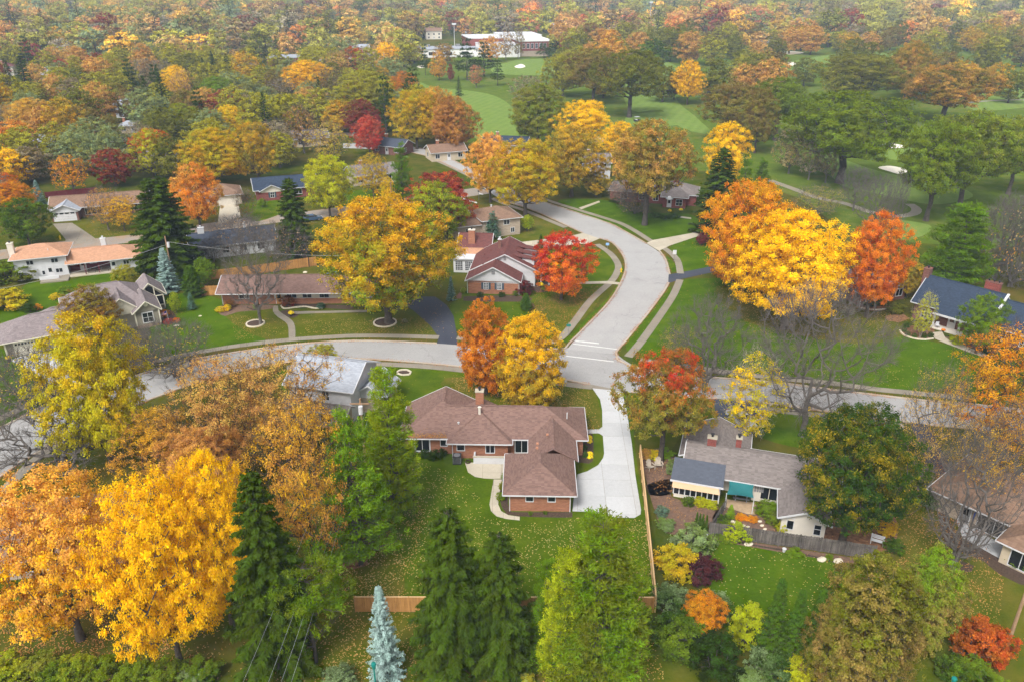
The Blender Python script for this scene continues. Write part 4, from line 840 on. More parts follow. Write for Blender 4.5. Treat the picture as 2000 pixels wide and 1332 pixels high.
for i, (x_, y_) in enumerate([(40,88),(120,112),(215,78),(270,108),(390,92),(455,72),(540,104),(615,86),(690,66),(790,52),(990,44),(1085,52),(1230,44),(1330,62),(1560,46),(1800,40)]):
    FARH.append(((x_, y_), 13 + i % 3 * 2, 9, 10 - i * 2, ('sidingw', 'stucco', 'brickt', 'brickr')[i % 4], ('shgrey', 'shlight', 'shtan', 'shdark')[i % 4 - (i % 3)], 4.6 if i % 2 else 5.4, f'{_o[i]} house from the left in the row of hazy distant roofs'))
for (px, py), wd, dp, rot, wm, rm, hh, lab in FARH:
    p = G(px, py); h = House('house', lab, p.x - wd / 2, p.y, rot)
    h.wall(0.5, wd - 0.5, 0.5, dp - 0.5, 0, hh - 0.1, wm); gb = (px + wd) % 2; h.roof(0, wd, 0, dp, hh, dp * 0.24, rm, ends=(gb, gb), gable=wm)
    k = max(2, int(wd / 3.6))
    for st in range(2 if hh > 4 else 1):
        for i in range(k):
            if st == 0 and i == k // 2: h.door('S', 0.5, 0.5 + (wd - 1) * (i + 0.5) / k)
            else: h.win('S', 0.5, 0.5 + (wd - 1) * (i + 0.5) / k, 0.9 + st * 2.6, 1.3, 1.25, 2, 1)
    h.win('E', wd - 0.5, dp * 0.35, 0.9, 1.2, 1.2, 2, 1); h.win('W', 0.5, dp * 0.6, 0.9, 1.2, 1.2, 2, 1); h.chimney(wd * 0.3, dp * 0.55, hh, hh + dp * 0.24 + 1.0)

# --- school
h = House('school', 'large white flat-roofed school building with brick bands beyond the dark pines', -20.0, 560.0, 12, 'school', short='the white school')
h.wall(0, 26, 0, 25, 0, 7.5, 'schoolw'); h.wall(26.2, 46, 2, 30, 3.6, 9.5, 'brickr'); h.wall(26.4, 45.8, 2.2, 30, 0, 3.6, 'brickt'); h.wall(-4, 20, 25, 60, 0, 10.0, 'brickr'); h.wall(20, 48, 30, 62, 0, 11, 'schoolw')
h.wall(-48, -0.2, 8, 30, 0, 5.0, 'schoolw'); h.box('roof', 25.8, 46.4, 1.6, 30, 9.5, 10.9, 'schoolw'); h.box('roof', -0.3, 26.1, -0.3, 25.2, 7.5, 7.9, 'white'); h.box('roof', -48.4, -0.3, 7.6, 30.4, 5.0, 5.4, 'shlight'); h.box('roof', -4.4, 20.2, 25.2, 60.4, 10.0, 10.5, 'white'); h.box('roof', 19.8, 48.4, 30.2, 62, 11, 11.6, 'white')
for i in range(6): h.win('S', 2, 29 + i * 2.9, 5.2, 1.6, 3.0, 2, 2, fw=0.2)
for i in range(4): h.win('S', 8, -43 + i * 11, 1.5, 4.5, 2.0, 4, 1)
for x, y in ((-40, 20), (-33, 25), (-25, 18), (-12, 26)): h.box('roof_unit', x - 1.5, x + 1.5, y - 1.2, y + 1.2, 5.4, 6.8, 'grey')
h = House('store_block', 'low grey-roofed commercial block left of the school', -126, 510, 10, 'building')
h.wall(0, 50, 0, 26, 0, 5.2, 'schoolw'); h.box('roof', -0.3, 50.3, -0.3, 26.3, 5.2, 5.7, 'shlight'); h.wall(-22, -0.2, 4, 24, 0, 4.4, 'brickr'); h.box('roof', -22.3, -0.4, 3.7, 24.3, 4.4, 4.8, 'shlight')
for i in range(6): h.win('S', 0, 5 + i * 8, 0.8, 4, 2.4, 3, 1)
for x, y in ((10, 12), (22, 16), (38, 10)): h.box('roof_unit', x - 1.5, x + 1.5, y - 1.2, y + 1.2, 5.7, 7.0, 'grey')
# ------------------------------------------------------------------ trees
def tube_arrays(P0, P1, R0, R1, n):
    P0 = np.asarray(P0, float); P1 = np.asarray(P1, float); R0 = np.asarray(R0, float)[:, None]; R1 = np.asarray(R1, float)[:, None]
    d = P1 - P0; d /= np.linalg.norm(d, axis=1, keepdims=True) + 1e-9
    ref = np.where(np.abs(d[:, 2:3]) > 0.9, np.array([[1., 0, 0]]), np.array([[0, 0, 1.]]))
    a = np.cross(d, ref); a /= np.linalg.norm(a, axis=1, keepdims=True) + 1e-9; b = np.cross(d, a)
    m = len(P0); V = np.zeros((m, 2 * n, 3))
    for i in range(n):
        t = 2 * math.pi * i / n; o = a * math.cos(t) + b * math.sin(t)
        V[:, i] = P0 + o * R0; V[:, n + i] = P1 + o * R1
    base = (np.arange(m) * 2 * n)[:, None]
    F = np.stack([np.concatenate([base + i, base + n + i, base + n + (i + 1) % n, base + (i + 1) % n], 1) for i in range(n)], 1).reshape(-1, 4)
    return V.reshape(-1, 3), F
def quads_mesh(name, V, F, mat, v=None):
    me = bpy.data.meshes.new(name); nv, nf = len(V), len(F)
    me.vertices.add(nv); me.vertices.foreach_set('co', np.ascontiguousarray(V, dtype=np.float32).ravel())
    me.loops.add(nf * 4); me.loops.foreach_set('vertex_index', np.ascontiguousarray(F, dtype=np.int32).ravel())
    me.polygons.add(nf); me.polygons.foreach_set('loop_start', np.arange(0, nf * 4, 4, dtype=np.int32))
    try: me.polygons.foreach_set('loop_total', np.full(nf, 4, dtype=np.int32))
    except Exception: pass
    me.materials.append(mat)
    if v is not None:
        at = me.attributes.new('v', 'FLOAT', 'FACE'); at.data.foreach_set('value', np.ascontiguousarray(v, dtype=np.float32))
    me.update(calc_edges=True); return me
def nrm(a): return a / (np.linalg.norm(a, axis=1, keepdims=True) + 1e-9)
def cards(Cn, N, T, L, Wd):
    """leaf-shaped rhombs: centre, normal, length axis, half length, half width"""
    N = nrm(N); T = nrm(T - N * np.sum(T * N, axis=1, keepdims=True)); B = np.cross(N, T)
    L = L[:, None]; Wd = Wd[:, None]; m = len(Cn); V = np.zeros((m, 4, 3))
    V[:, 0] = Cn - T * L; V[:, 1] = Cn + B * Wd + N * Wd * 0.15; V[:, 2] = Cn + T * L; V[:, 3] = Cn - B * Wd + N * Wd * 0.15
    return V.reshape(-1, 3), np.arange(m * 4).reshape(-1, 4)
def envelope(t, shape):
    if shape == 'round': m = 0.45; up, lo = 0.55, 0.52
    elif shape == 'vase': m = 0.68; up, lo = 0.34, 0.78
    elif shape == 'oval': m = 0.40; up, lo = 0.62, 0.5
    elif shape == 'spread': m = 0.50; up, lo = 0.52, 0.62
    else: m = 0.42; up, lo = 0.58, 0.46
    d = np.where(t > m, (t - m) / up, (m - t) / lo)
    e = 2.0 if shape != 'oval' else 1.5
    return np.sqrt(np.clip(1 - np.clip(d, 0, 1) ** e, 0.02, 1))
PROTO = {}
def decid(key, seed, H, R, cb, nc, nl, leaf, shape='round', trunk=0.32, twig=0, clump=1.0, stems=1, lobes=0.2, flat=0.62, barkm='bark', inner=0.42, leafm='leaf', tw_len=1.0):
    rg = np.random.default_rng(seed); h0 = cb * H
    # clump centres spread through the crown
    pts = []; tries = 0; sep = (R * R * (H - h0) / nc) ** (1 / 3) * 0.95; ph = rg.uniform(0, 6.28, 4)
    while len(pts) < nc and tries < nc * 60:
        tries += 1
        t = rg.uniform(0.03, 1); th = rg.uniform(0, 2 * math.pi); f = rg.uniform(0, 1) ** inner
        r = envelope(np.array(t), shape) * R * f * (1 + lobes * math.sin(3 * th + ph[0] + 4 * t) + lobes * 0.6 * math.sin(5 * th + ph[1] - 6 * t))
        p = np.array([r * math.cos(th), r * math.sin(th), h0 + t * (H - h0) * (1 - 0.05 * rg.uniform())])
        if all(np.sum((p - q) ** 2) > sep * sep for q in pts[-400:]): pts.append(p)
        if tries % (nc * 4) == 0: sep *= 0.85
    pts = np.array(pts)
    # skeleton: every clump is joined to the nearest limb
    nodes = []; par = []
    for s in range(stems):
        a = s * 6.28 / stems + rg.uniform(); lean = 0.0 if stems == 1 else 0.16
        k = 7; top = h0 + (H - h0) * (0.5 if shape != 'vase' else 0.25)
        for i in range(k + 1):
            z = top * i / k; sw = 0.02 * H
            nodes.append(np.array([math.cos(a) * (0.15 * (stems > 1) + lean * z) + rg.normal(0, sw * 0.25) * (i > 1), math.sin(a) * (0.15 * (stems > 1) + lean * z) + rg.normal(0, sw * 0.25) * (i > 1), z - 0.15 * (i == 0)]))
            par.append(-1 if i == 0 else len(nodes) - 2)
    base = np.array([0, 0, h0 * 0.9]); order = np.argsort(np.linalg.norm((pts - base) * np.array([1, 1, 0.8]), axis=1))
    tips = []
    for i in order:
        p = pts[i]; A = np.array(nodes); d = np.linalg.norm(A - p, axis=1) + np.where(A[:, 2] > p[2] - 0.15 * np.linalg.norm((A - p)[:, :2], axis=1), 0.35 * R, 0) + np.where(A[:, 2] < h0 * 0.75, 5 * R, 0)
        j = int(np.argmin(d)); q = A[j]; L = np.linalg.norm(p - q); k = 2 if L > 1.4 else 1; last = j
        for s in range(1, k + 1):
            t = s / (k + 0.0); m_ = q + (p - q) * t + np.array([0, 0, -0.10 * L * math.sin(math.pi * t)]) + rg.normal(0, 0.05 * L, 3) * (s < k)
            nodes.append(m_); par.append(last); last = len(nodes) - 1
        tips.append(last)
    cnt = np.zeros(len(nodes)); cnt[tips] += 1
    for i in range(len(nodes) - 1, -1, -1):
        if par[i] >= 0: cnt[par[i]] += cnt[i]
    rad = np.maximum(trunk * (np.maximum(cnt, 1) / cnt.max()) ** (0.5 if not nl else 0.54), 0.016)
    A = np.array(nodes); idx = [i for i in range(len(nodes)) if par[i] >= 0]; pi = [par[i] for i in idx]
    flare = np.where(np.array(pi) * 0 + A[pi][:, 2] < 0.2, 1.5, 1.0)
    if nl < 12 and not twig: # far trees: only the main limbs
        keep = [k for k, i in enumerate(idx) if rad[i] > trunk * 0.2]; idx = [idx[k] for k in keep]; pi = [pi[k] for k in keep]; flare = flare[keep]
    TV, TF = tube_arrays(A[pi], A[idx], np.minimum(rad[pi], rad[idx] * 1.6) * flare, rad[idx], 6 if nl > 20 or twig else 5)
    parts = [(TV, TF)]
    if twig:
        P0 = []; P1 = []; r0 = []
        for tnode in tips + [i for i in idx if rad[i] < trunk * 0.16]:
            p = A[tnode]; out = p - np.array([0, 0, h0 + 0.25 * (H - h0)]); out /= np.linalg.norm(out) + 1e-6
            for _ in range(twig):
                d = out * 0.75 + rg.normal(0, 0.55, 3) + np.array([0, 0, 0.35]); d /= np.linalg.norm(d); L = rg.uniform(0.6, 1.5) * tw_len
                e = p + d * L; P0.append(p); P1.append(e); r0.append(0.017)
                for _2 in range(2):
                    d2 = d + rg.normal(0, 0.5, 3); d2 /= np.linalg.norm(d2); s = p + d * L * rg.uniform(0.3, 0.8); P0.append(s); P1.append(s + d2 * L * 0.6); r0.append(0.012)
        r0 = np.array(r0); tv, tf = tube_arrays(P0, P1, r0, r0 * 0.45, 3); parts.append((tv, tf))
    V = np.concatenate([q[0] for q in parts]); off = 0; Fs = []
    for q in parts: Fs.append(q[1] + off); off += len(q[0])
    trunk_me = quads_mesh(key + '_trunk', V, np.concatenate(Fs), M[barkm])
    crown_me = None
    if nl:
        n = len(pts) * nl; rc = (R * R * (H - h0) / max(len(pts), 1)) ** (1 / 3) * 0.60 * clump * rg.uniform(0.6, 1.4, len(pts)); ci = np.sort(rg.choice(len(pts), n, p=rc ** 2.2 / np.sum(rc ** 2.2)))
        d = nrm(rg.normal(0, 1, (n, 3))); u = rg.uniform(0, 1, n) ** 0.42
        Pn = pts[ci] + rg.normal(0, 0.43, (n, 3)) * rc[ci][:, None] * np.array([1, 1, flat * 1.1])
        outw = nrm(pts - np.array([0, 0, h0 + 0.3 * (H - h0)]))
        N = outw[ci] * 0.62 + np.array([0, 0, 0.5]) + rg.normal(0, 0.42, (n, 3))
        sz = leaf * rg.uniform(0.6, 1.25, n); V, F = cards(Pn, N, rg.normal(0, 1, (n, 3)), sz * 0.62, sz * 0.45)
        v = np.clip(0.5 + 0.12 * rg.normal(0, 1, len(pts))[ci] + 0.22 * rg.normal(0, 1, n), 0, 1)
        crown_me = quads_mesh(key + '_crown', V, F, M[leafm], v)
    PROTO[key] = (trunk_me, crown_me, H, R)
def spruce(key, seed, H, R, nb, ns, droop=0.35, width=0.17, base=0.05, power=0.85, dense=1.0, barkm='bark', up=0.0):
    rg = np.random.default_rng(seed); Cn = []; N = []; T = []; L = []; Wd = []; vv = []; P0 = []; P1 = []; r0 = []; r1 = []
    for i in range(10):
        z0, z1 = H * i / 10, H * (i + 1) / 10; P0.append((0, 0, z0 - 0.1 * (i == 0))); P1.append((0, 0, z1)); r0.append(0.022 * H * (1 - i / 10) + 0.02); r1.append(0.022 * H * (1 - (i + 1) / 10) + 0.015)
    for b in range(nb):
        f = base + (0.985 - base) * (max(0.0, b + rg.uniform(-0.4, 0.4)) / nb) ** 0.85; f = min(max(f, 0.02), 0.99); z = f * H; th = b * 2.39996 + rg.normal(0, 0.25)
        Lb = (R * (1 - f) ** power + 0.12) * rg.uniform(0.72, 1.12); dr = droop * (1 - f * 1.3) + rg.normal(0, 0.06); du = np.array([math.cos(th), math.sin(th), 0.0]); sd_ = np.array([-math.sin(th), math.cos(th), 0.0])
        vb = rg.normal(0, 0.16)
        def pt(s): return du * (s * Lb) + np.array([0, 0, z - dr * Lb * s * (1.35 - 0.55 * s) + up * Lb * s * s])
        if Lb > 0.6:
            for a, c_ in ((0, 0.5), (0.5, 0.95)): P0.append(pt(a)); P1.append(pt(c_)); r0.append(0.03 * (1 - a) + 0.01); r1.append(0.03 * (1 - c_) + 0.008)
        k = max(4, int(ns * (0.35 + 0.65 * Lb / R)))
        s = rg.uniform(0.12, 1.0, k) ** 0.75; side = rg.choice([-1, 1], k); ln = np.clip(0.30 * Lb * (1.15 - s * 0.8), 0.22, 0.85) * rg.uniform(0.6, 1.1, k)
        pc = np.array([pt(q) for q in s]); t = sd_ * side[:, None] * 0.8 + du * rg.uniform(0.35, 1.0, (k, 1)) + np.array([0, 0, -1]) * rg.uniform(0.0, 0.75, (k, 1)) * (droop > 0.1)
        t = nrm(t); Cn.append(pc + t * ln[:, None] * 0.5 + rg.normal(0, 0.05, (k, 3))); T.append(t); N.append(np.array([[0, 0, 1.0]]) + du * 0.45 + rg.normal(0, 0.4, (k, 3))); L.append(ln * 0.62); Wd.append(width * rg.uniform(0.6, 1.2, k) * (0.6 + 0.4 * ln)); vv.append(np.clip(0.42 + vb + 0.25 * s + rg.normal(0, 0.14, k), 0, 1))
    V, F = cards(np.concatenate(Cn), np.concatenate(N), np.concatenate(T), np.concatenate(L), np.concatenate(Wd))
    TV, TF = tube_arrays(P0, P1, r0, r1, 6)
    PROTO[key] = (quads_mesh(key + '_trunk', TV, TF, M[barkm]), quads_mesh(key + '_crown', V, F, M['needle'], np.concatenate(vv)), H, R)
def pine(key, seed, H, R, levels, per, tufts, needles, base=0.12, prof=1.0, nlen=0.42, asc=0.22, dead=0, gap=0.0, flat=0.55):
    """layered plumes of needle tufts on whorled, rising branches"""
    rg = np.random.default_rng(seed); P0 = []; P1 = []; r0 = []; r1 = []; tc = []; td = []; tr = []
    bx = [np.array([0, 0, -0.1])]
    for i in range(12): bx.append(np.array([rg.normal(0, 0.012 * H), rg.normal(0, 0.012 * H), H * 0.97 * (i + 1) / 12]))
    for i in range(12): P0.append(bx[i]); P1.append(bx[i+1]); r0.append(0.02 * H * (1 - i / 12.5)); r1.append(0.02 * H * (1 - (i + 1) / 12.5))
    for l in range(levels):
        f = base + (0.97 - base) * (l + 0.5) / levels + rg.normal(0, 0.01); z = f * H
        env = (1 - f) ** prof * 1.05 + 0.06 if prof > 0.3 else math.sqrt(max(0.02, 1 - ((f - 0.62) / 0.45) ** 2))
        m = max(3, int(per * (0.5 + 0.5 * env)))
        for b in range(m):
            if rg.uniform() < gap: continue
            th = b * 6.283 / m + rg.uniform(0, 6.28 / m) + l * 1.3; Lb = R * env * rg.uniform(0.6, 1.12); a_ = asc * rg.uniform(0.3, 1.5) + 0.5 * max(0, f - 0.75)
            du = np.array([math.cos(th), math.sin(th), 0.0]); cx = np.array([np.interp(z, [q[2] for q in bx], [q[0] for q in bx]), np.interp(z, [q[2] for q in bx], [q[1] for q in bx]), z])
            def pt(s): return cx + du * (s * Lb) + np.array([0, 0, Lb * a_ * s * s - 0.06 * Lb * s])
            for a, c_ in ((0, 0.4), (0.4, 0.75), (0.75, 1.0)): P0.append(pt(a)); P1.append(pt(c_)); rr_ = 0.012 * Lb + 0.02; r0.append(rr_ * (1.1 - a)); r1.append(rr_ * (1.1 - c_))
            k = max(3, int(tufts * Lb / R + 1)); s = rg.uniform(0.28, 1.04, k); sd_ = np.array([-math.sin(th), math.cos(th), 0.0])
            wdt = 0.34 * Lb * (1.1 - np.abs(s - 0.6)); offs = rg.uniform(-1, 1, k) * wdt
            for q in range(k): tc.append(pt(s[q]) + sd_ * offs[q] + np.array([0, 0, rg.normal(0.06, 0.10)])); td.append(nrm((du * 0.7 + sd_ * offs[q] / (wdt[q] + 0.1) * 0.7 + np.array([0, 0, 0.45]))[None])[0]); tr.append(rg.normal(0, 0.15))
    for _ in range(dead):
        z = H * rg.uniform(0.15, 0.7); th = rg.uniform(0, 6.28); d = np.array([math.cos(th), math.sin(th), rg.uniform(-0.1, 0.5)]); e = np.array([0, 0, z]) + d * R * rg.uniform(0.4, 0.9); P0.append((0, 0, z)); P1.append(e); r0.append(0.06); r1.append(0.02)
        for _2 in range(4): e2 = e + rg.normal(0, 0.7, 3); P0.append(np.array([0, 0, z]) + d * R * rg.uniform(0.3, 0.5)); P1.append(e2); r0.append(0.025); r1.append(0.01)
    tc = np.array(tc); td = np.array(td); tr = np.array(tr); n = len(tc) * needles; ci = np.repeat(np.arange(len(tc)), needles)
    d = nrm(rg.normal(0, 0.62, (n, 3)) * np.array([1, 1, flat + 0.3]) + td[ci]); ln = nlen * rg.uniform(0.55, 1.15, n)
    Pn = tc[ci] + rg.normal(0, 0.22, (n, 3)) * np.array([1, 1, flat]) + d * ln[:, None] * 0.5
    V, F = cards(Pn, np.array([[0, 0, 0.8]]) + rg.normal(0, 0.6, (n, 3)), d, ln * 0.62, ln * 0.17)
    v = np.clip(0.48 + tr[ci] + rg.normal(0, 0.15, n), 0, 1); TV, TF = tube_arrays(P0, P1, r0, r1, 5)
    PROTO[key] = (quads_mesh(key + '_trunk', TV, TF, M['bark']), quads_mesh(key + '_crown', V, F, M['needle'], v), H, R)

# big and small broadleaf crowns, close-range
for i in range(4): decid(f'broad{i}', 11 + i, 15, 7.0, 0.20, 540, 125, 0.175, ('round', 'spread', 'round', 'oval')[i], 0.38, lobes=(0.2, 0.26, 0.15, 0.22)[i])
for i in range(3): decid(f'mid{i}', 31 + i, 10, 4.6, 0.18, 280, 110, 0.16, ('round', 'oval', 'spread')[i], 0.22)
for i in range(2): decid(f'oak{i}', 45 + i, 15, 7.0, 0.34, 420, 105, 0.20, ('round', 'spread')[i], 0.42, lobes=0.24)
decid('orb0', 41, 11, 5.3, 0.06, 380, 130, 0.17, 'orb', 0.26, lobes=0.05, clump=0.95); decid('orb1', 42, 11, 4.6, 0.08, 320, 130, 0.17, 'oval', 0.24, lobes=0.10)
for i in range(3): decid(f'thin{i}', 51 + i, 14, 6.2, 0.22, 340, 66, 0.155, ('vase', 'round', 'spread')[i], 0.30, clump=0.95, lobes=0.22, twig=1)
for i in range(2): decid(f'sparse{i}', 61 + i, 12, 5.2, 0.2, 260, 26, 0.125, ('vase', 'round')[i], 0.24, clump=1.0, twig=2, barkm='barkgrey')
for i in range(3): decid(f'bare{i}', 71 + i, 15, 7.0, 0.22, 230, 0, 0.1, ('vase', 'vase', 'round')[i], 0.35, twig=5, barkm='barkgrey', stems=(1, 1, 3)[i])
decid('brush0', 75, 7, 4.0, 0.06, 210, 2, 0.2, 'vase', 0.13, twig=4, barkm='barkgrey', stems=6)
decid('birch0', 76, 11, 3.6, 0.15, 210, 40, 0.17, 'oval', 0.14, twig=1, barkm='birch', stems=3, clump=0.9)
for i in range(3): decid(f'bush{i}', 81 + i, 2.6, 1.5, 0.02, 70, 90, 0.12, ('orb', 'round', 'spread')[i], 0.06, stems=3, lobes=0.15)
decid('boxwood', 85, 1.0, 0.62, 0.0, 36, 40, 0.11, 'orb', 0.03, lobes=0.04, leafm='needle')
# mid-distance crowns
for i in range(4): decid(f'far{i}', 91 + i, 14, 6.4, 0.13, 170, 44, 0.42, ('round', 'spread', 'oval', 'round')[i], 0.36, lobes=0.2)
for i in range(2): decid(f'farthin{i}', 101 + i, 13, 6.0, 0.18, 160, 16, 0.38, ('vase', 'round')[i], 0.3, twig=2, barkm='barkgrey')
spruce('spruce0', 111, 18, 4.0, 240, 170, 0.36, 0.12, power=0.62); spruce('spruce1', 112, 15, 4.6, 230, 190, 0.42, 0.12, power=0.46); spruce('blue0', 113, 10, 2.5, 230, 80, 0.1, 0.09, 0.02, 0.9, up=0.1); spruce('fir0', 114, 8, 1.9, 200, 60, 0.02, 0.08, 0.02, 0.95, up=0.2)
spruce('farspruce0', 115, 16, 3.6, 120, 26, 0.35, 0.32); spruce('cedar0', 116, 6, 1.9, 300, 60, -0.35, 0.10, 0.02, 0.55)
pine('pine0', 121, 16, 4.6, 18, 8, 13, 26, 0.10, 0.62, 0.34); pine('pine1', 122, 16, 5.0, 17, 10, 15, 28, 0.05, 0.52, 0.34, 0.3); pine('pine2', 123, 12, 4.4, 8, 7, 12, 40, 0.40, 0.2, 0.30, 0.35, dead=9, gap=0.25, flat=0.9)
decid('mugo0', 124, 13, 4.6, 0.03, 520, 95, 0.17, 'oval', 0.2, leafm='needle', flat=0.6, lobes=0.28); pine('farpine0', 125, 15, 5.0, 8, 7, 7, 8, 0.2, 0.5, 0.9, 0.15)

K = {k: lin(v) for k, v in dict(YEL='ffcc18', GOLD='dca426', ORG='e58426', PEACH='f2b06a', RUST='cf9153', TAN='d0a662', RED='cf3230', CRIM='94283a', OLIV='968f3e', GRN='7b9636', DGRN='3d5c2b', LIME='b8c832', YGRN='bcb425', BRN='8c6c44', MBRN='7a5a3a',
    SPR='43581e', DSPR='2f401a', BLUE='9db3ae', BSPR='5f7f6e', PINE='60861f', YPINE='84981e', GREY='a89a8c', OGRN='66702a', PURP='5a2c3c', SCAR='d85a30', ROSE='d2706a', SAGE='8fa070', DRST='9a5a2e', AMB='f3ba1c', RUSB='cc9060', LGRN='6f922a').items()}
for _k, _c in list(K.items()):     # leaves bounce light between them, so the base green of warm leaves is set higher than it looks
    if _c[0] >= _c[1]: K[_k] = (_c[0], _c[0] * (_c[1] / _c[0]) ** 0.84, _c[2] * 0.8)
    elif _k not in ('BLUE', 'BSPR', 'SAGE'): K[_k] = (_c[0] * 1.1, _c[1], _c[2] * 0.45)
TREES = []; NT = {}
def scale_tree(o, kind, Hh, Rr):
    p = PROTO[kind]; o.scale = (Rr / p[3], Rr / p[3], Hh / p[2])
def tree(kind, loc, Hh, Rr, A, B, mix, name, label, cat='tree', group=None, rz=None, jit=True):
    t, c_, H0, R0 = PROTO[kind]
    e = empty(name, loc, RND.uniform(0, 6.28) if rz is None else rz); scale_tree(e, kind, Hh, Rr); tag(e, label, cat, group)
    link('trunk', t, e)
    if c_ is not None:
        o = link('crown', c_, e); j = RND.uniform(0.92, 1.08) if jit else 1
        o.color = (*[min(1, x * j) for x in K[A]], 1); o['leaf_two'] = [float(x) for x in K[B]]; o['leaf_mix'] = [float(x) for x in mix]
    TREES.append((Vector(loc), Rr)); return e
def T(kind, bx, by, ty, wpx, A, B, mix, name, label, cat='tree', group=None, minh=0.4):
    p = G(bx, by); Hh = max(minh, height_to(p, ty)); bx += 0.75 * (bx - pix(Vector((p.x, p.y, 0.55 * Hh)))[0]); p = G(bx, by); Rr = wpx / 2 * (depth_of(p) - 0.3 * Hh) / FPX * (1.1 if kind[:6] in ('spruce', 'farspr') else 1.0 if kind[:4] in ('fir0', 'blue', 'ceda') else 1.0 if kind[:3] == 'oak' else 0.87)
    o = tree(kind, p, Hh, Rr, A, B, mix, name, label, cat, group)
    return o
V0 = (0.35, 0.0, 0.8); VN = (0.5, 0.0, 1.0); HI = (0.45, 0.9, 0.6); LO = (0.45, -0.9, 0.6); FL = (0.2, 0.0, 0.4)
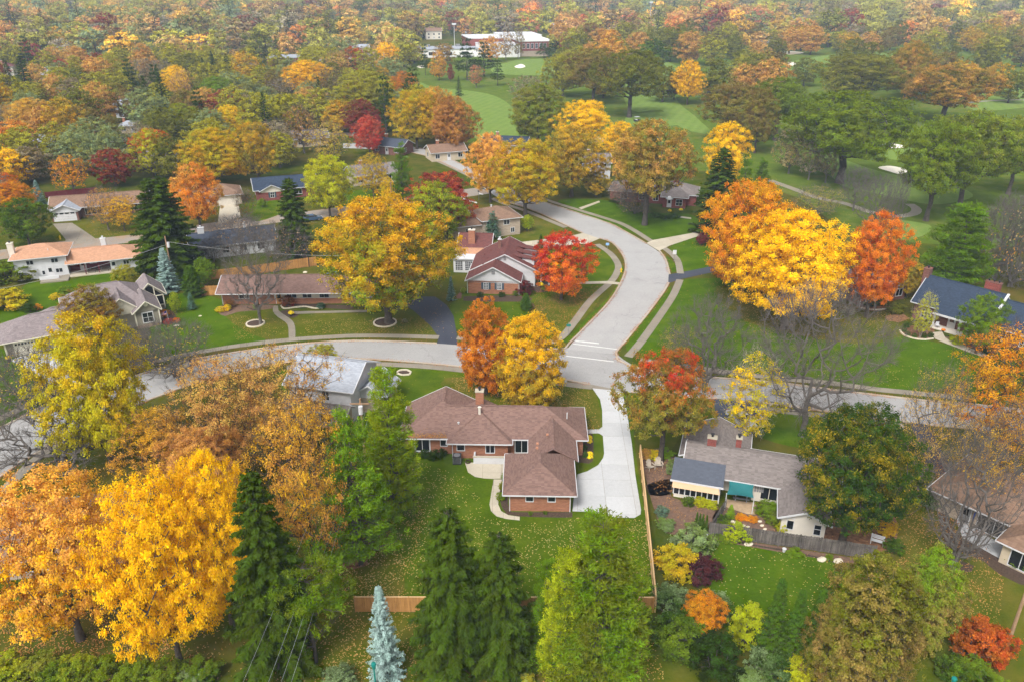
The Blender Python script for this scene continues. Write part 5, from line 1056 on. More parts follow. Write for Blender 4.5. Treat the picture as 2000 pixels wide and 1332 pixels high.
TABLE = [
# foreground, left to right
('broad0',118,1248,925,310,'PEACH','AMB',(0.45,-0.7,0.9),'maple_tree','peach-orange maple with a visible forked trunk in the lower left corner'),
('broad1',318,1300,935,255,'YEL','AMB',V0,'maple_tree','blazing yellow maple between the peach maple and the tall dark spruce'),
('broad2',428,1235,882,200,'YEL','AMB',V0,'maple_tree','taller yellow maple directly behind the dark foreground spruce'),
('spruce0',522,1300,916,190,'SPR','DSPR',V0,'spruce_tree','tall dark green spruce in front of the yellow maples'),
('pine2',606,1292,1092,190,'PINE','OGRN',V0,'pine_tree','scraggly bright green pine with dead grey branches by the power lines'),
('pine2',560,1300,1180,130,'PINE','OGRN',V0,'pine_tree','low bright green pine at the foot of the dark foreground spruce'),
('pine0',692,1102,795,190,'PINE','LGRN',V0,'pine_tree','fresh green white pine with bare lower trunk on the leafy back lawn'),
('pine1',762,1000,716,150,'YPINE','PINE',V0,'pine_tree','yellow-green white pine touching the end of the mauve roof'),
('blue0',748,1322,1143,88,'BLUE','BSPR',FL,'blue_spruce','slim pale blue spruce standing alone before the cedar fence'),
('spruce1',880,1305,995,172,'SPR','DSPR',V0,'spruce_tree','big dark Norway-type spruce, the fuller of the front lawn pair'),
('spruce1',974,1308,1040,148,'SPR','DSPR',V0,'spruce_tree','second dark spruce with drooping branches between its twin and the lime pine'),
('pine0',1066,1290,1085,120,'PINE','SPR',V0,'pine_tree','dark green pine squeezed behind the lime-yellow pine'),
('pine1',1172,1330,1005,262,'PINE','OGRN',VN,'pine_tree','broad lime-yellow white pine with a thin feathery leader at bottom centre'),
('pine1',1105,1332,1075,140,'YPINE','LIME',V0,'pine_tree','yellower pine leaning against the broad lime-yellow pine'),
('broad3',190,918,612,245,'YGRN','GOLD',(0.2,0.5,0.8),'elm_tree','tall yellow-green elm in front of the taupe gabled house'),
('bare2',105,915,775,300,'GREY','GREY',V0,'bare_tree','leafless tree with branches fanning out over the street at the edge'),
('thin1',432,940,698,220,'RUSB','TAN',VN,'oak_tree','golden-tan oak overlapping the street left of the rust tree'),
('thin0',553,905,688,225,'RUSB','TAN',VN,'oak_tree','rust-brown thin-leaved oak in front of the pale grey-roofed house'),
('thin2',598,1108,782,235,'RUST','GOLD',VN,'oak_tree','rust-orange oak with long bare trunk beside the green white pine'),
('thin1',312,955,800,180,'GOLD','RUST',VN,'oak_tree','golden oak low behind the elm trunk'),
('broad0',400,1000,840,200,'RUSB','RUST',VN,'oak_tree','dull orange oak right above the yellow maples'),
('mid1',178,655,556,115,'DRST','OLIV',HI,'maple_tree','rust-and-green maple in front of the taupe house roof'),
('brush0',335,735,640,150,'TAN','OLIV',V0,'bare_tree','hazy leafless thicket tree on the curve of the street'), ('brush0',265,720,655,120,'TAN','OLIV',V0,'bare_tree','twiggy bare tree behind the elm beside the sidewalk'),
('brush0',45,790,700,170,'TAN','OLIV',V0,'bare_tree','faint twiggy bush-like tree on the far left lawn'),
('mid0',631,722,673,68,'OLIV','YGRN',V0,'weeping_tree','small olive mushroom-shaped tree beside the street above the grey roof'),
('orb1',948,768,578,128,'ORG','DRST',(0.35,0.3,0.7),'maple_tree','burnt-orange oval maple touching the golden round one'),
('orb0',1036,798,612,165,'AMB','OLIV',(0.2,-0.9,0.7),'maple_tree','golden-orange globe-shaped maple in front of the intersection'),
('broad1',752,632,384,290,'GOLD','GRN',(0.35,-0.9,0.9),'oak_tree','huge gold and green oak in a stone ring beside the dark driveway'),
('bare0',499,634,455,140,'GREY','GREY',V0,'bare_tree','leafless tree in a pale stone ring before the long ranch'),
('mid2',1098,586,455,135,'RED','ORG',(0.25,-0.9,0.7),'maple_tree','scarlet maple with orange lower boughs on the corner lawn'),
('oak0',1298,902,684,172,'OLIV','RED',(0.12,0.9,0.9),'maple_tree','green maple with red top beside the concrete driveway'),
('birch0',1468,864,692,135,'YGRN','YEL',V0,'birch_tree','slender pale-yellow birch clump behind the two brick chimneys'),
('bare1',1587,850,572,285,'GREY','GREY',V0,'bare_tree','big leafless tree with a stout forked trunk by the yellow hydrant'),
('bare2',1385,765,580,170,'GREY','GREY',V0,'bare_tree','greyish leafless tree on the big lawn above the red-topped maple'),
('sparse0',1325,725,640,80,'TAN','OLIV',V0,'bare_tree','faint bare sapling on the big lawn near the crosswalk'),
('broad0',1668,1058,794,265,'DGRN','GOLD',(0.0,0.1,0.6),'maple_tree','dark green maple tinged with gold over the grey fence'),
('broad2',1545,642,412,265,'YEL','AMB',(0.12,0.0,0.5),'maple_tree','bright yellow maple at the head of the big right lawn'),
('broad1',1458,590,352,195,'ORG','GOLD',VN,'maple_tree','amber-orange maple just behind the bright yellow maple'),
('broad3',1708,620,415,145,'ORG','SCAR',V0,'maple_tree','flame-orange maple between the yellow maple and the blue roof'),
('mid1',1420,560,478,70,'ORG','DRST',V0,'crabapple_tree','small crooked orange tree beside the narrow blue driveway'),
('mid0',1775,580,505,70,'OLIV','GOLD',V0,'dogwood_tree','dark olive-gold tree against the end of the blue roof'),
('pine1',1872,575,396,165,'PINE','SPR',V0,'pine_tree','broad feathery green pine behind the blue-roofed house'),
('mid0',1918,690,575,95,'LGRN','GRN',V0,'ornamental_tree','fresh green small tree in front of the blue roof'),
('birch0',1805,660,572,48,'YGRN','LIME',V0,'birch_tree','slim yellow-green birch beside the white porch column'),
('thin2',1978,905,640,260,'ORG','GOLD',VN,'oak_tree','orange-gold thin-leaved oak at the right edge over the street'),
('sparse0',1818,955,725,135,'TAN','GOLD',V0,'bare_tree','nearly bare tan tree by the leafy asphalt drive'),
('bare2',1888,1112,860,190,'GREY','GREY',V0,'cherry_tree','multi-stem leafless tree in a round mulch bed at lower right'), ('sparse0',1915,985,830,150,'YEL','GOLD',V0,'cherry_tree','thin tree with scattered yellow leaves behind the multi-stem one'), ('pine0',1752,1332,1120,120,'OGRN','BRN',V0,'pine_tree','narrower olive pine between the two bushy pines'), ('mugo0',1618,1340,1165,110,'OGRN','BRN',VN,'pine_tree','low dull green pine right of the slim firs'),
('sparse0',1975,1000,800,180,'RUST','GOLD',V0,'bare_tree','brown nearly leafless tree over the leaf-strewn roof'),
('brush0',1990,560,400,150,'RUST','GREY',V0,'bare_tree','brownish brush of bare trees at the right edge above the chimneys'), ('bare2',1960,545,380,110,'GREY','GREY',V0,'bare_tree','grey leafless multi-stem tree right of the feathery green pine'),
# lower right border
('mugo0',1690,1335,1085,215,'OGRN','BRN',(0.4,-0.6,1.0),'pine_tree','wide brownish green bushy pine along the bottom edge'),
('mugo0',1808,1270,1070,140,'LGRN','BRN',(0.5,-0.9,0.8),'pine_tree','bushy pine with bright green tips beside the red shrub'),
('fir0',1512,1300,1128,80,'DGRN','SPR',V0,'fir_tree','tallest of three slim green firs at the bottom'),
('fir0',1552,1305,1150,70,'DGRN','SPR',V0,'fir_tree','middle one of three slim green firs at the bottom'),
('fir0',1592,1308,1148,72,'DGRN','SPR',V0,'fir_tree','fir nearest the wide brown pine, of three slim ones'),
# middle band, left
('spruce1',320,540,345,140,'SPR','DSPR',V0,'spruce_tree','massive dark spruce beside the terracotta roof'),
('spruce1',573,498,348,72,'SPR','DSPR',V0,'spruce_tree','dark column spruce left of the huge gold oak'),
('blue0',325,570,484,54,'BLUE','BSPR',FL,'blue_spruce','neat pale blue spruce beside the utility pole'),
('cedar0',375,580,518,45,'DGRN','SPR',V0,'cedar_shrub','dark green egg-shaped evergreen beside the blue spruce'),
('mid1',398,560,503,52,'LGRN','GRN',V0,'ornamental_tree','lime-green small tree behind the egg-shaped evergreen'),
('fir0',373,605,570,22,'BSPR','SPR',V0,'fir_tree','tiny blue-green fir on the lawn beside the taupe house'),
('mid1',342,612,570,26,'LIME','LGRN',V0,'ornamental_tree','tiny lime sapling on a mulch circle by the sunroom gable'),
('mid2',245,570,518,55,'YGRN','OLIV',V0,'ornamental_tree','yellow-olive shrub tree in front of the terracotta-roofed house'),
('mid0',48,480,386,110,'DGRN','GRN',V0,'magnolia_tree','glossy dark green round tree left of the long concrete driveway'),
('mid1',383,448,318,112,'ORG','TAN',V0,'maple_tree','pumpkin-orange maple behind the massive dark spruce'),
('mid0',640,425,300,112,'YGRN','LIME',V0,'maple_tree','bright yellow-green maple right of the blue-roofed red brick house'),
('mid0',852,478,354,125,'GRN','YGRN',V0,'maple_tree','rounded green maple in front of the dark red one'),
('mid2',862,455,336,140,'CRIM','SCAR',(0.35,-0.6,0.8),'maple_tree','dark red maple arching behind the rounded green maple'),
('pine0',785,398,278,62,'PINE','SPR',V0,'pine_tree','small green pine beside the parked blue car'),
('thin1',728,392,298,75,'GOLD','YGRN',V0,'maple_tree','thin yellow tree in front of the tan house up the street'),
('mid1',758,400,345,34,'YEL','YGRN',V0,'ornamental_tree','small yellow tree behind the utility pole by the blue car'),
('broad3',957,396,260,105,'PEACH','GOLD',(0.4,-0.8,0.6),'maple_tree','peach-coloured street maple left of the yellow-green one'),
('broad1',1026,422,272,150,'YGRN','GOLD',VN,'maple_tree','yellow-green spreading street maple at the bend'),
('broad2',1118,385,245,140,'OLIV','GOLD',VN,'maple_tree','olive and gold maple behind the spreading street maple'),
('oak0',1265,440,232,160,'OLIV','RUST',(0.4,0.0,0.9),'oak_tree','tall olive-brown oak on the lawn of the domed-awning bungalow'),
('spruce0',1405,462,288,110,'SPR','DSPR',V0,'spruce_tree','dark spruce left of the amber maple'),
('pine0',1452,440,300,55,'PINE','SPR',V0,'pine_tree','green pine half hidden behind the dark spruce'), ('pine0',1487,382,308,48,'SPR','PINE',V0,'pine_tree','dark little pine behind the amber maple'),
('mid2',1418,365,238,95,'YEL','GOLD',FL,'maple_tree','yellow tree on the golf edge behind the dark spruce'),
('mid1',1030,452,420,28,'LIME','LGRN',V0,'ornamental_tree','lime-green round bush tree beside the cream split-level'),
('pine0',962,468,412,36,'BSPR','SPR',V0,'pine_tree','grey-green pine in front of the cream split-level'),
('fir0',1056,490,458,20,'DGRN','SPR',V0,'fir_tree','dark small spruce behind the scarlet maple'),
('cedar0',1027,606,573,26,'DGRN','SPR',V0,'cedar_shrub','dark cone-shaped evergreen on the corner lawn'),
('blue0',881,588,540,22,'BSPR','BLUE',V0,'blue_spruce','small blue-green spruce beside the maroon-roofed house'),
('brush0',560,505,440,100,'RUST','GREY',V0,'bare_tree','brushy brown bare tree behind the cedar fence'), ('brush0',470,490,430,110,'RUST','GREY',V0,'bare_tree','brushy pinkish bare tree over the slate roof'), ('bare2',415,512,465,60,'GREY','GREY',V0,'bare_tree','small grey bare tree against the white wall of the slate-roofed house'),
('sparse1',205,450,365,80,'GOLD','ORG',V0,'maple_tree','sparse gold street tree before the white-garage ranch'), ('thin0',238,452,385,70,'GOLD','YEL',V0,'maple_tree','small gold street tree left of the massive dark spruce'),
('sparse0',480,430,372,50,'MBRN','DRST',V0,'ornamental_tree','small dark brown tree on the leafy street'), ('mid1',512,405,388,20,'GRN','LGRN',V0,'ornamental_tree','tiny green tree before the red brick house'),
('sparse1',1215,400,350,70,'GREY','ROSE',V0,'bare_tree','purplish bare tree at the end of the domed-awning bungalow'), ('brush0',1240,418,372,70,'RUST','GREY',V0,'bare_tree','brown brushy shrub tree before the bungalow'), ('mid2',1165,385,335,60,'OLIV','GOLD',V0,'maple_tree','gold-olive tree beside the bungalow walk'),
('cedar0',1388,455,420,40,'SPR','DSPR',V0,'yew_tree','dark yew at the foot of the dark spruce'), ('mid1',1372,480,455,30,'CRIM','PURP',V0,'ornamental_tree','little purple-red tree by the pale driveway'),
# golf course and mid distance
('oak0',1652,358,178,235,'GRN','OGRN',V0,'oak_tree','largest green golf course oak right of the bare grove'),
('oak1',1826,432,238,150,'GRN','OGRN',V0,'oak_tree','green oak with straight bare trunk beside the sand bunker'),
('oak0',1892,405,215,170,'GRN','OLIV',V0,'oak_tree','broad green oak at right of the golf bunkers'), ('oak1',1985,380,230,130,'GRN','OLIV',V0,'oak_tree','green oak cut by the right edge on the golf course'),
('oak1',1432,278,162,125,'OLIV','BRN',VN,'oak_tree','brown-olive oak behind the golf fairway'), ('oak0',1520,275,150,120,'GRN','OGRN',V0,'oak_tree','dark green oak left of the largest golf oak'), ('far2',1480,300,175,90,'BRN','OLIV',VN,'oak_tree','brown oak between two green golf oaks'),
('oak1',1680,208,108,160,'OLIV','OGRN',V0,'oak_tree','wide olive oak behind the largest golf oak'), ('oak0',1850,240,128,165,'OGRN','RUST',VN,'oak_tree','green oak with rusty side on the golf course'), ('far2',1775,200,80,100,'OLIV','RUST',VN,'oak_tree','olive-rust oak beyond the wide olive oak'),
('far0',1050,290,163,130,'OLIV','GRN',V0,'oak_tree','dome-shaped olive oak beside the fairway'), ('far1',1142,300,196,115,'YEL','GOLD',FL,'maple_tree','golden tree beside the dome-shaped olive oak'), ('far2',1212,325,238,85,'YEL','GOLD',FL,'maple_tree','yellow tree left of the tall olive-brown oak'),
('oak0',1232,230,95,130,'OGRN','OLIV',V0,'oak_tree','dark olive oak in the middle of the golf course'), ('oak1',1160,205,95,110,'OLIV','BRN',VN,'oak_tree','brownish olive oak left of the golf course group'), ('far1',1100,190,105,90,'OLIV','YGRN',V0,'oak_tree','yellow-olive oak beside the golf course group'), ('far2',1190,150,60,80,'RUST','GOLD',V0,'maple_tree','rust tree behind the golf course group'),
('far2',1345,205,118,72,'GOLD','YEL',V0,'maple_tree','gold tree standing on the tan golf rough'), ('far2',1318,195,140,45,'DRST','SCAR',V0,'maple_tree','rust-red tree left of the gold golf tree'), ('far0',1275,140,75,75,'DGRN','GRN',V0,'oak_tree','dark green tree on the far fairway'),
('far2',857,158,100,38,'RUST','GOLD',V0,'maple_tree','golden-brown egg-shaped tree left of the dark pines'), ('far2',880,160,126,16,'CRIM','PURP',FL,'pear_tree','slim crimson tree before the dark pines'), ('far2',808,124,88,44,'TAN','RUST',V0,'maple_tree','tan tree before the low school wing'), ('far1',868,126,84,46,'BRN','TAN',V0,'oak_tree','brown tree before the middle of the school'), ('far0',958,122,70,50,'TAN','ORG',V0,'maple_tree','orange-tan tree before the school entrance'), ('farpine0',1062,114,84,36,'SPR','DSPR',FL,'pine_tree','dark pine at the brick corner of the school'), ('farpine0',912,158,75,60,'DSPR','SPR',FL,'pine_tree','dark pine left of the pine group by the school'), ('farpine0',945,150,82,55,'DSPR','SPR',FL,'pine_tree','dark pine right of the pine group by the school'), ('farpine0',830,148,86,26,'DSPR','SPR',FL,'pine_tree','thin dark pine left of the golden-brown tree'), ('farpine0',972,168,118,34,'SPR','DSPR',FL,'pine_tree','pine at the end of the row near the bare trees'), ('farspruce0',896,188,148,18,'DSPR','SPR',FL,'spruce_tree','little dark spruce alone on the pale fairway'), ('farthin0',930,172,128,34,'ROSE','RUST',V0,'pear_tree','pinkish brown thin tree on the golf rough'), ('farthin1',988,118,60,34,'BRN','RUST',V0,'oak_tree','thin tall tree in front of the white school'), ('farthin1',1012,116,54,30,'BRN','OLIV',V0,'oak_tree','second thin tall tree in front of the school windows'), ('farpine0',1085,112,80,55,'DSPR','SPR',FL,'pine_tree','dark pine at the right end of the school'), ('far0',1105,112,72,42,'CRIM','SCAR',V0,'maple_tree','dark red tree at the end of the school'),
('farthin0',1030,215,150,80,'GREY','BRN',V0,'bare_tree','grey bare tree on the fairway behind the dome-shaped oak'),
('far2',885,302,188,110,'RUST','DRST',V0,'oak_tree','rust oak over the parked pickup'), ('far1',812,292,175,105,'YGRN','GOLD',VN,'maple_tree','yellow-green and rust maple behind the street end'), ('far0',850,280,170,90,'GOLD','RUST',VN,'maple_tree','gold maple between the rust oak and the fairway'),
('far2',720,305,226,70,'RED','ROSE',V0,'maple_tree','vivid red maple at the end of the street'), ('far0',706,275,194,80,'CRIM','MBRN',V0,'maple_tree','dull crimson maple behind the vivid red one'), ('far3',716,235,138,135,'YGRN','OLIV',V0,'elm_tree','round yellow-green elm left of the gold grove'),
('far1',755,140,82,56,'YEL','ORG',FL,'maple_tree','bright orange-yellow tree in front of the grey store roofs'), ('far0',690,150,90,70,'DRST','SCAR',V0,'maple_tree','rust-red tree in front of the brick store'), ('far2',790,215,140,70,'ORG','BRN',V0,'maple_tree','orange-brown tree at the left edge of the fairway'),
('far3',420,362,250,145,'GOLD','YGRN',VN,'maple_tree','big gold-green maple behind the pumpkin-orange one'), ('far1',500,362,238,95,'OLIV','GOLD',VN,'oak_tree','dark gold oak left of the blue-roofed red brick house'), ('far2',296,318,252,84,'SCAR','ORG',V0,'maple_tree','red-orange maple above the tan brick house'), ('far0',62,268,192,100,'TAN','GOLD',V0,'oak_tree','golden brown oak on the left hillside woods'),
('far0',-5,400,338,90,'ORG','SCAR',V0,'maple_tree','orange maple at the left edge'), ('far1',28,420,355,80,'ORG','GOLD',V0,'maple_tree','orange-gold maple just in from the left edge'), ('farthin1',138,378,302,82,'ORG','GOLD',V0,'maple_tree','sparse orange tree above the white-garage ranch'), ('blue0',75,400,352,28,'BSPR','BLUE',V0,'blue_spruce','grey-blue spruce beside the white garage'),
('far3',425,225,150,85,'GRN','LGRN',V0,'elm_tree','flat-topped fresh green tree among the conifers'), ('far2',345,190,128,62,'YEL','GOLD',FL,'maple_tree','bright yellow tree right of the two dark spruces'), ('farspruce0',288,245,146,42,'DSPR','SPR',FL,'spruce_tree','dark spruce, left of the pair by the white house'), ('farspruce0',318,240,140,50,'DSPR','SPR',FL,'spruce_tree','dark spruce, right of the pair by the white house'), ('farspruce0',50,200,108,70,'DSPR','SPR',FL,'spruce_tree','broad dark spruce at upper left'), ('farspruce0',20,190,118,44,'DSPR','SPR',FL,'spruce_tree','dark spruce beside the cream two-storey house'),
('far2',282,150,86,58,'RUST','TAN',V0,'oak_tree','tall rust oak beyond the pair of dark spruces'), ('far0',600,190,118,100,'GOLD','YEL',V0,'maple_tree','large gold maple before the far brick roofs'), ('far3',490,220,160,80,'OLIV','SAGE',V0,'willow_tree','pale olive willow right of the fresh green tree'), ('farpine0',685,165,118,44,'DSPR','SPR',FL,'pine_tree','dark pine right of the large gold maple'),
('far2',215,270,225,44,'OLIV','BRN',V0,'ornamental_tree','squat olive-brown tree beside the open carport'), ('far1',352,262,202,70,'YGRN','LGRN',V0,'maple_tree','yellow-green maple behind the red-orange one'), ('far0',450,275,205,65,'YEL','YGRN',V0,'maple_tree','lemon yellow maple right of the yellow-green one'), ('farthin1',590,300,205,75,'BRN','RUST',V0,'oak_tree','brown thin-crowned oak in the middle woods'), ('farthin0',640,320,240,90,'TAN','YGRN',V0,'elm_tree','tan and yellow thin elm behind the bright yellow-green maple'), ('farthin1',545,318,235,70,'GREY','BRN',V0,'bare_tree','grey-brown bare tree behind the dark gold oak'),
('farspruce0',400,180,112,34,'DSPR','SPR',FL,'spruce_tree','dark conifer, first of the far conifer row'), ('farspruce0',420,180,106,36,'DSPR','SPR',FL,'spruce_tree','dark conifer, second of the far conifer row'), ('farspruce0',446,178,104,40,'DSPR','SPR',FL,'spruce_tree','dark conifer, third of the far conifer row'),
('far2',122,170,117,42,'RED','CRIM',V0,'maple_tree','crimson round maple beside the white house with red chimney'), ('far2',182,172,138,46,'RED','CRIM',V0,'maple_tree','crimson maple in front of the far grey-roofed house'),
('farthin0',1545,340,255,75,'GREY','TAN',V0,'bare_tree','bare grey tree at the left of the golf course grove'), ('farthin0',1585,352,258,70,'GREY','BRN',V0,'bare_tree','bare grey tree in the middle of the golf course grove'), ('farthin0',1618,358,265,60,'GREY','BRN',V0,'bare_tree','bare grey tree under the largest golf oak'),
('bare0',1672,412,330,75,'GREY','GREY',V0,'bare_tree','bare tree beside the curved cart path'), ('bare2',1712,450,345,90,'GREY','GREY',V0,'bare_tree','crooked bare tree above the flame-orange maple'), ('bare1',1748,470,345,48,'GREY','GREY',V0,'bare_tree','slim bare tree near the cart path loop'), ('sparse1',1598,425,365,100,'OLIV','TAN',V0,'hawthorn_tree','dull olive scrubby tree above the amber maple'),
]
SWAP = {'far0': 'broad0', 'far1': 'broad1', 'far2': 'broad3', 'far3': 'broad2'}
for r in TABLE: T(SWAP.get(r[0], r[0]) if r[2] > 175 else r[0], *r[1:])
TREE_SHORT = [r[9] for r in TABLE]
for r in TABLE: LAND.append((G(r[1], r[2]), None))

